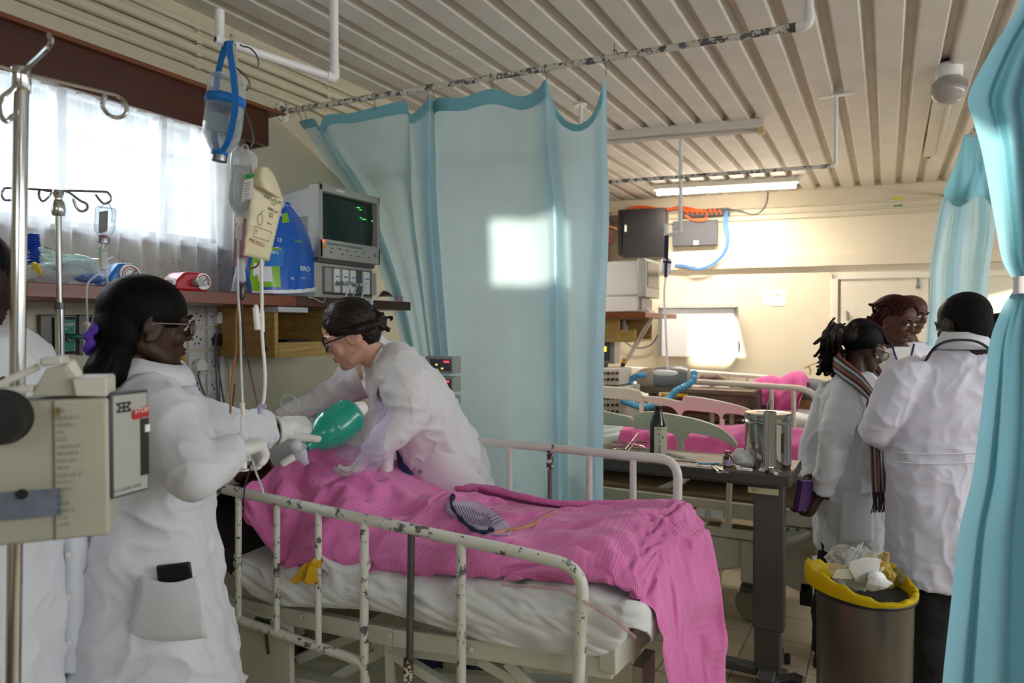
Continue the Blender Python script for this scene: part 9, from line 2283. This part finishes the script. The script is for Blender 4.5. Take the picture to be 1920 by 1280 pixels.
part('orange_plug', G().tube([P(1172, 672, y=5.4), P(1169, 680, y=5.4)], .02, 8), M('orange_plug', '#e8862a', rough=.4), m2)
part('black_plug', G().tube([P(1169, 680, y=5.4), P(1167, 687, y=5.4)], .02, 8), BLACKP, m2)
s2a, s2b = P(1090, 590, y=5.3), P(1222, 590, y=5.3)
shf2 = thing('far_shelf', 'brown far shelf corner under the pale patient monitor', 'shelf', V((-2.5, 5.6, s2a.z)))
part('board', G().box(((WX + s2b.x) / 2 + .02, 5.62, P(1165, 587, y=5.35).z - .02), (s2b.x - WX - .06, .9, .04)), SHELFM, shf2, bev=.003)
zt2 = P(1165, 587, y=5.35).z - .042; zb3 = P(1165, 641, y=5.35).z
pb2 = thing('pine_box', 'open pine box fixed below the far shelf', 'wooden box', V((-2.4, 5.5, zb3)))
x0, x1 = WX + .01, P(1191, 620, y=5.35).x
part('side_board', G().box(((x0 + P(1160, 600, y=5.35).x) / 2, 5.36, (zt2 + zb3) / 2), (P(1160, 600, y=5.35).x - x0, .03, zt2 - zb3)), PINE, pb2)
part('lower_board', G().box(((P(1160, 600, y=5.35).x + x1) / 2, 5.36, zb3 + .05), (x1 - P(1160, 600, y=5.35).x, .03, .10)), PINE, pb2)
part('back_board', G().box(((x0 + x1) / 2, 5.8, (zt2 + zb3) / 2), (x1 - x0, .02, zt2 - zb3)), PINE, pb2)
part('bottom_board', G().box(((x0 + x1) / 2, 5.58, zb3 + .01), (x1 - x0, .42, .02)), PINE, pb2)
bq = P(1166, 622, y=5.45)
tag(part('white_bottle', G().lathe([(.0, 0), (.035, 0), (.035, .10), (.015, .13), (.015, .16), (.0, .16)], V((bq.x, bq.y + .05, zb3 + .02)), ZUP, 16), M('pale_grey_bottle', '#a9a5a0', rough=.5)), 'pale bottle standing in the far pine box', 'bottle')
pz = P(1276, 436, y=4.9)
hb2 = thing('drip_bracket', 'cream pipe bracket hanging from the ceiling of the far bay', 'bracket', pz)
part('drop_pipe', G().tube(arc_path([V((pz.x, 4.9, CZ + .04)), pz, P(1254, 440, y=4.9), P(1246, 441, y=4.9)], .03, 6), .015, 10), PIPEW, hb2)
part('stub', G().tube([P(1250, 420, y=4.9), P(1250, 441, y=4.9)], .014, 10), PIPEW, hb2)
db2 = thing('drip_bottle', 'drip bottle in a dark blue strap hanging in the far bay', 'bottle', P(1250, 500, y=4.88))
part('glass', bottle_axis(P(1249, 484, y=4.88), P(1249, 520, y=4.88), [(.0, 0), (.032, .03), (.036, .15), (.036, .7), (.015, .9), (.012, 1.0)], 18), M('milky_glass', '#d9d6e4', rough=.15), db2)
part('strap', G().bar(P(1250, 441, y=4.86), P(1249, 490, y=4.85), .030, .006).bar(P(1249, 490, y=4.84), P(1248, 520, y=4.85), .020, .006).tube([P(1243, 490, y=4.84), P(1259, 492, y=4.84)], .008, 6), M('navy_strap', '#2a2846', rough=.7), db2)
part('drip_tube', G().tube(sm([P(1248, 520, y=4.86), P(1245, 550, y=4.86), P(1247, 590, y=4.86), P(1249, 640, y=4.86), P(1252, 692, y=4.9)], 7), .008, 7), WHITEP, db2)
FIT = M('white_fitting_enamel', '#d8d2c6', rough=.4, var=.03)
LIT = M('lit_fluorescent_tube', '#fff6e8', rough=.4, var=0, emis=7.0, ecol='#fff2de')
OFF = M('unlit_fluorescent_tube', '#cfc8bc', rough=.3, var=.02)
a, b = P(1130, 256, z=CZ - .02), P(1432, 232, z=CZ - .02)
dL = (b - a).normalized(); sd = dL.cross(ZUP)
f1 = thing('ceiling_light', 'unlit white fluorescent batten under the ceiling above the far curtain rail', 'ceiling light', (a + b) / 2)
part('body', G().bar(a - dL * .3 + ZUP * .0, b, .10, .06), FIT, f1, bev=.006)
part('tube', G().tube([a - ZUP * .045, b - dL * .03 - ZUP * .045], .014, 10), OFF, f1)
part('end_cap', G().box(b - dL * .015 - ZUP * .04, (.04, .07, .06)), M('yellowed_cap', '#c9b884', rough=.5), f1)
a, b = P(1232, 352, z=CZ - .03), P(1492, 337, z=CZ - .03)
dL = (b - a).normalized()
f2_ = thing('ceiling_light', 'lit white fluorescent batten near the back wall', 'ceiling light', (a + b) / 2)
part('body', G().bar(a - dL * .04, b + dL * .03, .10, .05), FIT, f2_, bev=.006)
part('tube', G().tube([a - ZUP * .05, b - ZUP * .05], .024, 12), LIT, f2_)
al = area('tube_light_lamp', (a + b) / 2 - ZUP * .09, (a + b) / 2 - ZUP * 1.0, (b - a).length, .06, 15, (1.0, .92, .80))
al.rotation_euler = (0, 0, math.atan2(dL.y, dL.x))
c = P(1780, 128, z=CZ)
f3 = thing('globe_light', 'round white glass globe light on the ceiling', 'ceiling light', c)
rG = (P(1808, 160, z=CZ - .09) - P(1747, 160, z=CZ - .09)).length / 2
part('base', G().lathe([(rG * .72, .02), (rG * .72, -.045), (rG * .6, -.055)], c, ZUP, 28), WHITEP, f3)
part('globe', G().lathe([(.0, -.05 - rG * 1.60), (rG * .35, -.05 - rG * 1.57), (rG * .65, -.05 - rG * 1.44), (rG * .88, -.05 - rG * 1.16), (rG, -.05 - rG * .75), (rG * .92, -.05 - rG * .3), (rG * .62, -.05)], c, ZUP, 32), M('opal_globe', '#b9b2ae', rough=.12, var=.02, trans=.2), f3)
a, b = P(1762, 188, z=CZ - .01), P(1742, 290, z=CZ - .01)
dL = (b - a).normalized()
f4 = thing('ceiling_light', 'slim unlit batten running lengthways beside the globe light', 'ceiling light', (a + b) / 2)
part('body', G().bar(a - dL * .5, b, .075, .035), FIT, f4, bev=.004)
part('tube', G().tube([a + RT * .06 - dL * .5 - ZUP * .02, b + RT * .06 - dL * .1 - ZUP * .02], .013, 10), OFF, f4)
part('end_bolt', G().box(b + dL * .01 - ZUP * .0, (.05, .03, .03)).box(b + dL * .06, (.02, .03, .03)), IRON, f4)
bc_ = P(1620, 1106, t=2.42)
rB = (1702 - 1537) / 2 * 2.42 / FOC
zr_ = bc_.z
BINM = M('dull_stained_steel', '#6f6a62', rough=.35, metal=.85, var=.25, vs=7, stretch=(1, 1, .15))
bn = thing('waste_bin', 'dull steel waste bin with a yellow liner beside the man in white', 'bin', (bc_.x, bc_.y, 0))
cb_ = V((bc_.x, bc_.y, 0))
part('can', G().lathe([(.0, .0), (rB * .93, .0), (rB * .95, .01), (rB, zr_ - .03), (rB * 1.0, zr_)], cb_, ZUP, 44), BINM, bn)
part('rim', G().tube([cb_ + V((math.cos(a) * rB * 1.01, math.sin(a) * rB * 1.01, zr_)) for a in np.linspace(0, 2 * PI, 45)[:-1]], .011, 8, closed=True), BLACKP, bn)
part('inner', G().lathe([(rB * .96, zr_ + .002), (rB * .9, zr_ - .05), (.0, zr_ - .06)], cb_, ZUP, 30), RUBBER, bn)
LIN = cloth_mat('yellow_bin_film', '#e3c60f', (0, 0), .3, tl=.3, rough=.3, sheen=0, noise_bump=.3, nbs=25)
rows = []
for k in range(41):
    a = 2 * PI * k / 40
    d = V((math.cos(a), math.sin(a), 0))
    lf_ = max(0, -d.dot(RT)); rt_ = max(0, d.dot(RT)); nr_ = max(0, -d.dot(fwh))
    up_ = .035 + .055 * lf_ ** 1.5 + .075 * rt_ * max(0, d.dot(fwh)) - .018 * nr_
    ou = 1.02 + .20 * lf_ ** 2
    rows.append([cb_ + d * rB * .80 + V((0, 0, zr_ - .03)), cb_ + d * rB * .93 + V((0, 0, zr_ + up_ * .6)), cb_ + d * rB * (ou * .99) + V((0, 0, zr_ + up_ + .006 * math.sin(k * 2.3))), cb_ + d * rB * (ou + .06) + V((0, 0, zr_ + up_ * .75)), cb_ + d * rB * (ou + .04) + V((0, 0, zr_ + up_ * .35 - .008))])
ln = link('liner', grid_mesh(cr2(cr2(np.array([[tuple(q) for q in r] for r in rows]), 120).transpose(1, 0, 2), 20).transpose(1, 0, 2)), LIN, bn)
def crumple(name, label, c, r, m, seed, sc=(1, 1, 1), cat='wrapper', fr=18.):
    g = G().ell((0, 0, 0), r, None, 18, 12)
    q = np.array(g.v)
    n = q / np.linalg.norm(q, axis=1)[:, None]
    f = 1 + .35 * (1 - 2 * np.abs(vnoise(q, fr, seed))) + .2 * vnoise(q, fr * 2, seed + 1)
    q = q * f[:, None] * np.array(sc) + np.array(V(c))
    g.v = [tuple(p) for p in q]
    return tag(part(name, g, m, smooth=False), label, cat)
CLR = clear('crackly_film', '#e6e6e0', rough=.08, mix=.22)
def BP(px, py, t=2.4): return P(px, py, t=t)
crumple('clear_wrapper', 'crackly clear wrapper sticking up out of the yellow-lined bin', BP(1600, 1064, 2.42), .065, CLR, 3, (1.1, .7, 1.0))
crumple('clear_wrapper', 'yellowish clear wrapper at the far right rim of the bin', BP(1648, 1072, 2.46), .06, clear('amber_film', '#ddc060', rough=.1, mix=.3), 5, (.8, .7, 1.0))
crumple('clear_wrapper', 'clear film spilling over the right rim of the bin', BP(1690, 1098, 2.46), .055, clear('dark_film', '#9a9a98', rough=.06, mix=.15), 7, (.8, .8, .9))
tag(part('paper_wrapper', G().prism([(-.055, .05), (.0, .06), (.055, .045), (.06, -.01), (.03, -.05), (-.01, -.04), (-.05, .02)], BP(1616, 1072, 2.36), RT + ZUP * .1, ZUP - FW * .5, FW * .004), PAPER, bev=.002), 'torn white paper wrapper lying on top in the bin', 'wrapper')
crumple('paper_wad', 'crumpled white paper wad at the front of the bin', BP(1646, 1090, 2.34), .034, PAPER, 11, (1.1, .9, .8))
tag(part('paper_slip', G().prism([(-.035, -.018), (.035, -.022), (.03, .02), (-.03, .018)], BP(1583, 1076, 2.37), RT, ZUP - FW * .6, FW * .003), PAPER), 'small white printed slip at the left of the bin contents', 'paper')
st2 = G()
for px, py, ex, ey in ((1598, 1062, 1618, 1016), (1612, 1060, 1622, 1028), (1634, 1060, 1642, 1040), (1578, 1068, 1612, 1020)): st2.tube([BP(px, py, 2.40), BP(ex, ey, 2.42)], .0028, 6)
tag(part('plastic_sticks', st2, clear('clear_tubing', '#e8f0f0')), 'thin clear plastic tubes sticking out of the bin', 'tubes')
tag(part('stand_foot', G().prism([(0, -.02), (.10, .0), (.11, .03), (.07, .04), (.0, .01)], P(1450, 1276, y=2.85), (1, 0, 0), ZUP, (0, .08, 0)), BLACKP, bev=.01, seg=3), 'black castor foot on the floor beside the grey table column', 'castor foot')
bpy.data.objects['stand_foot'].location.z = -.02
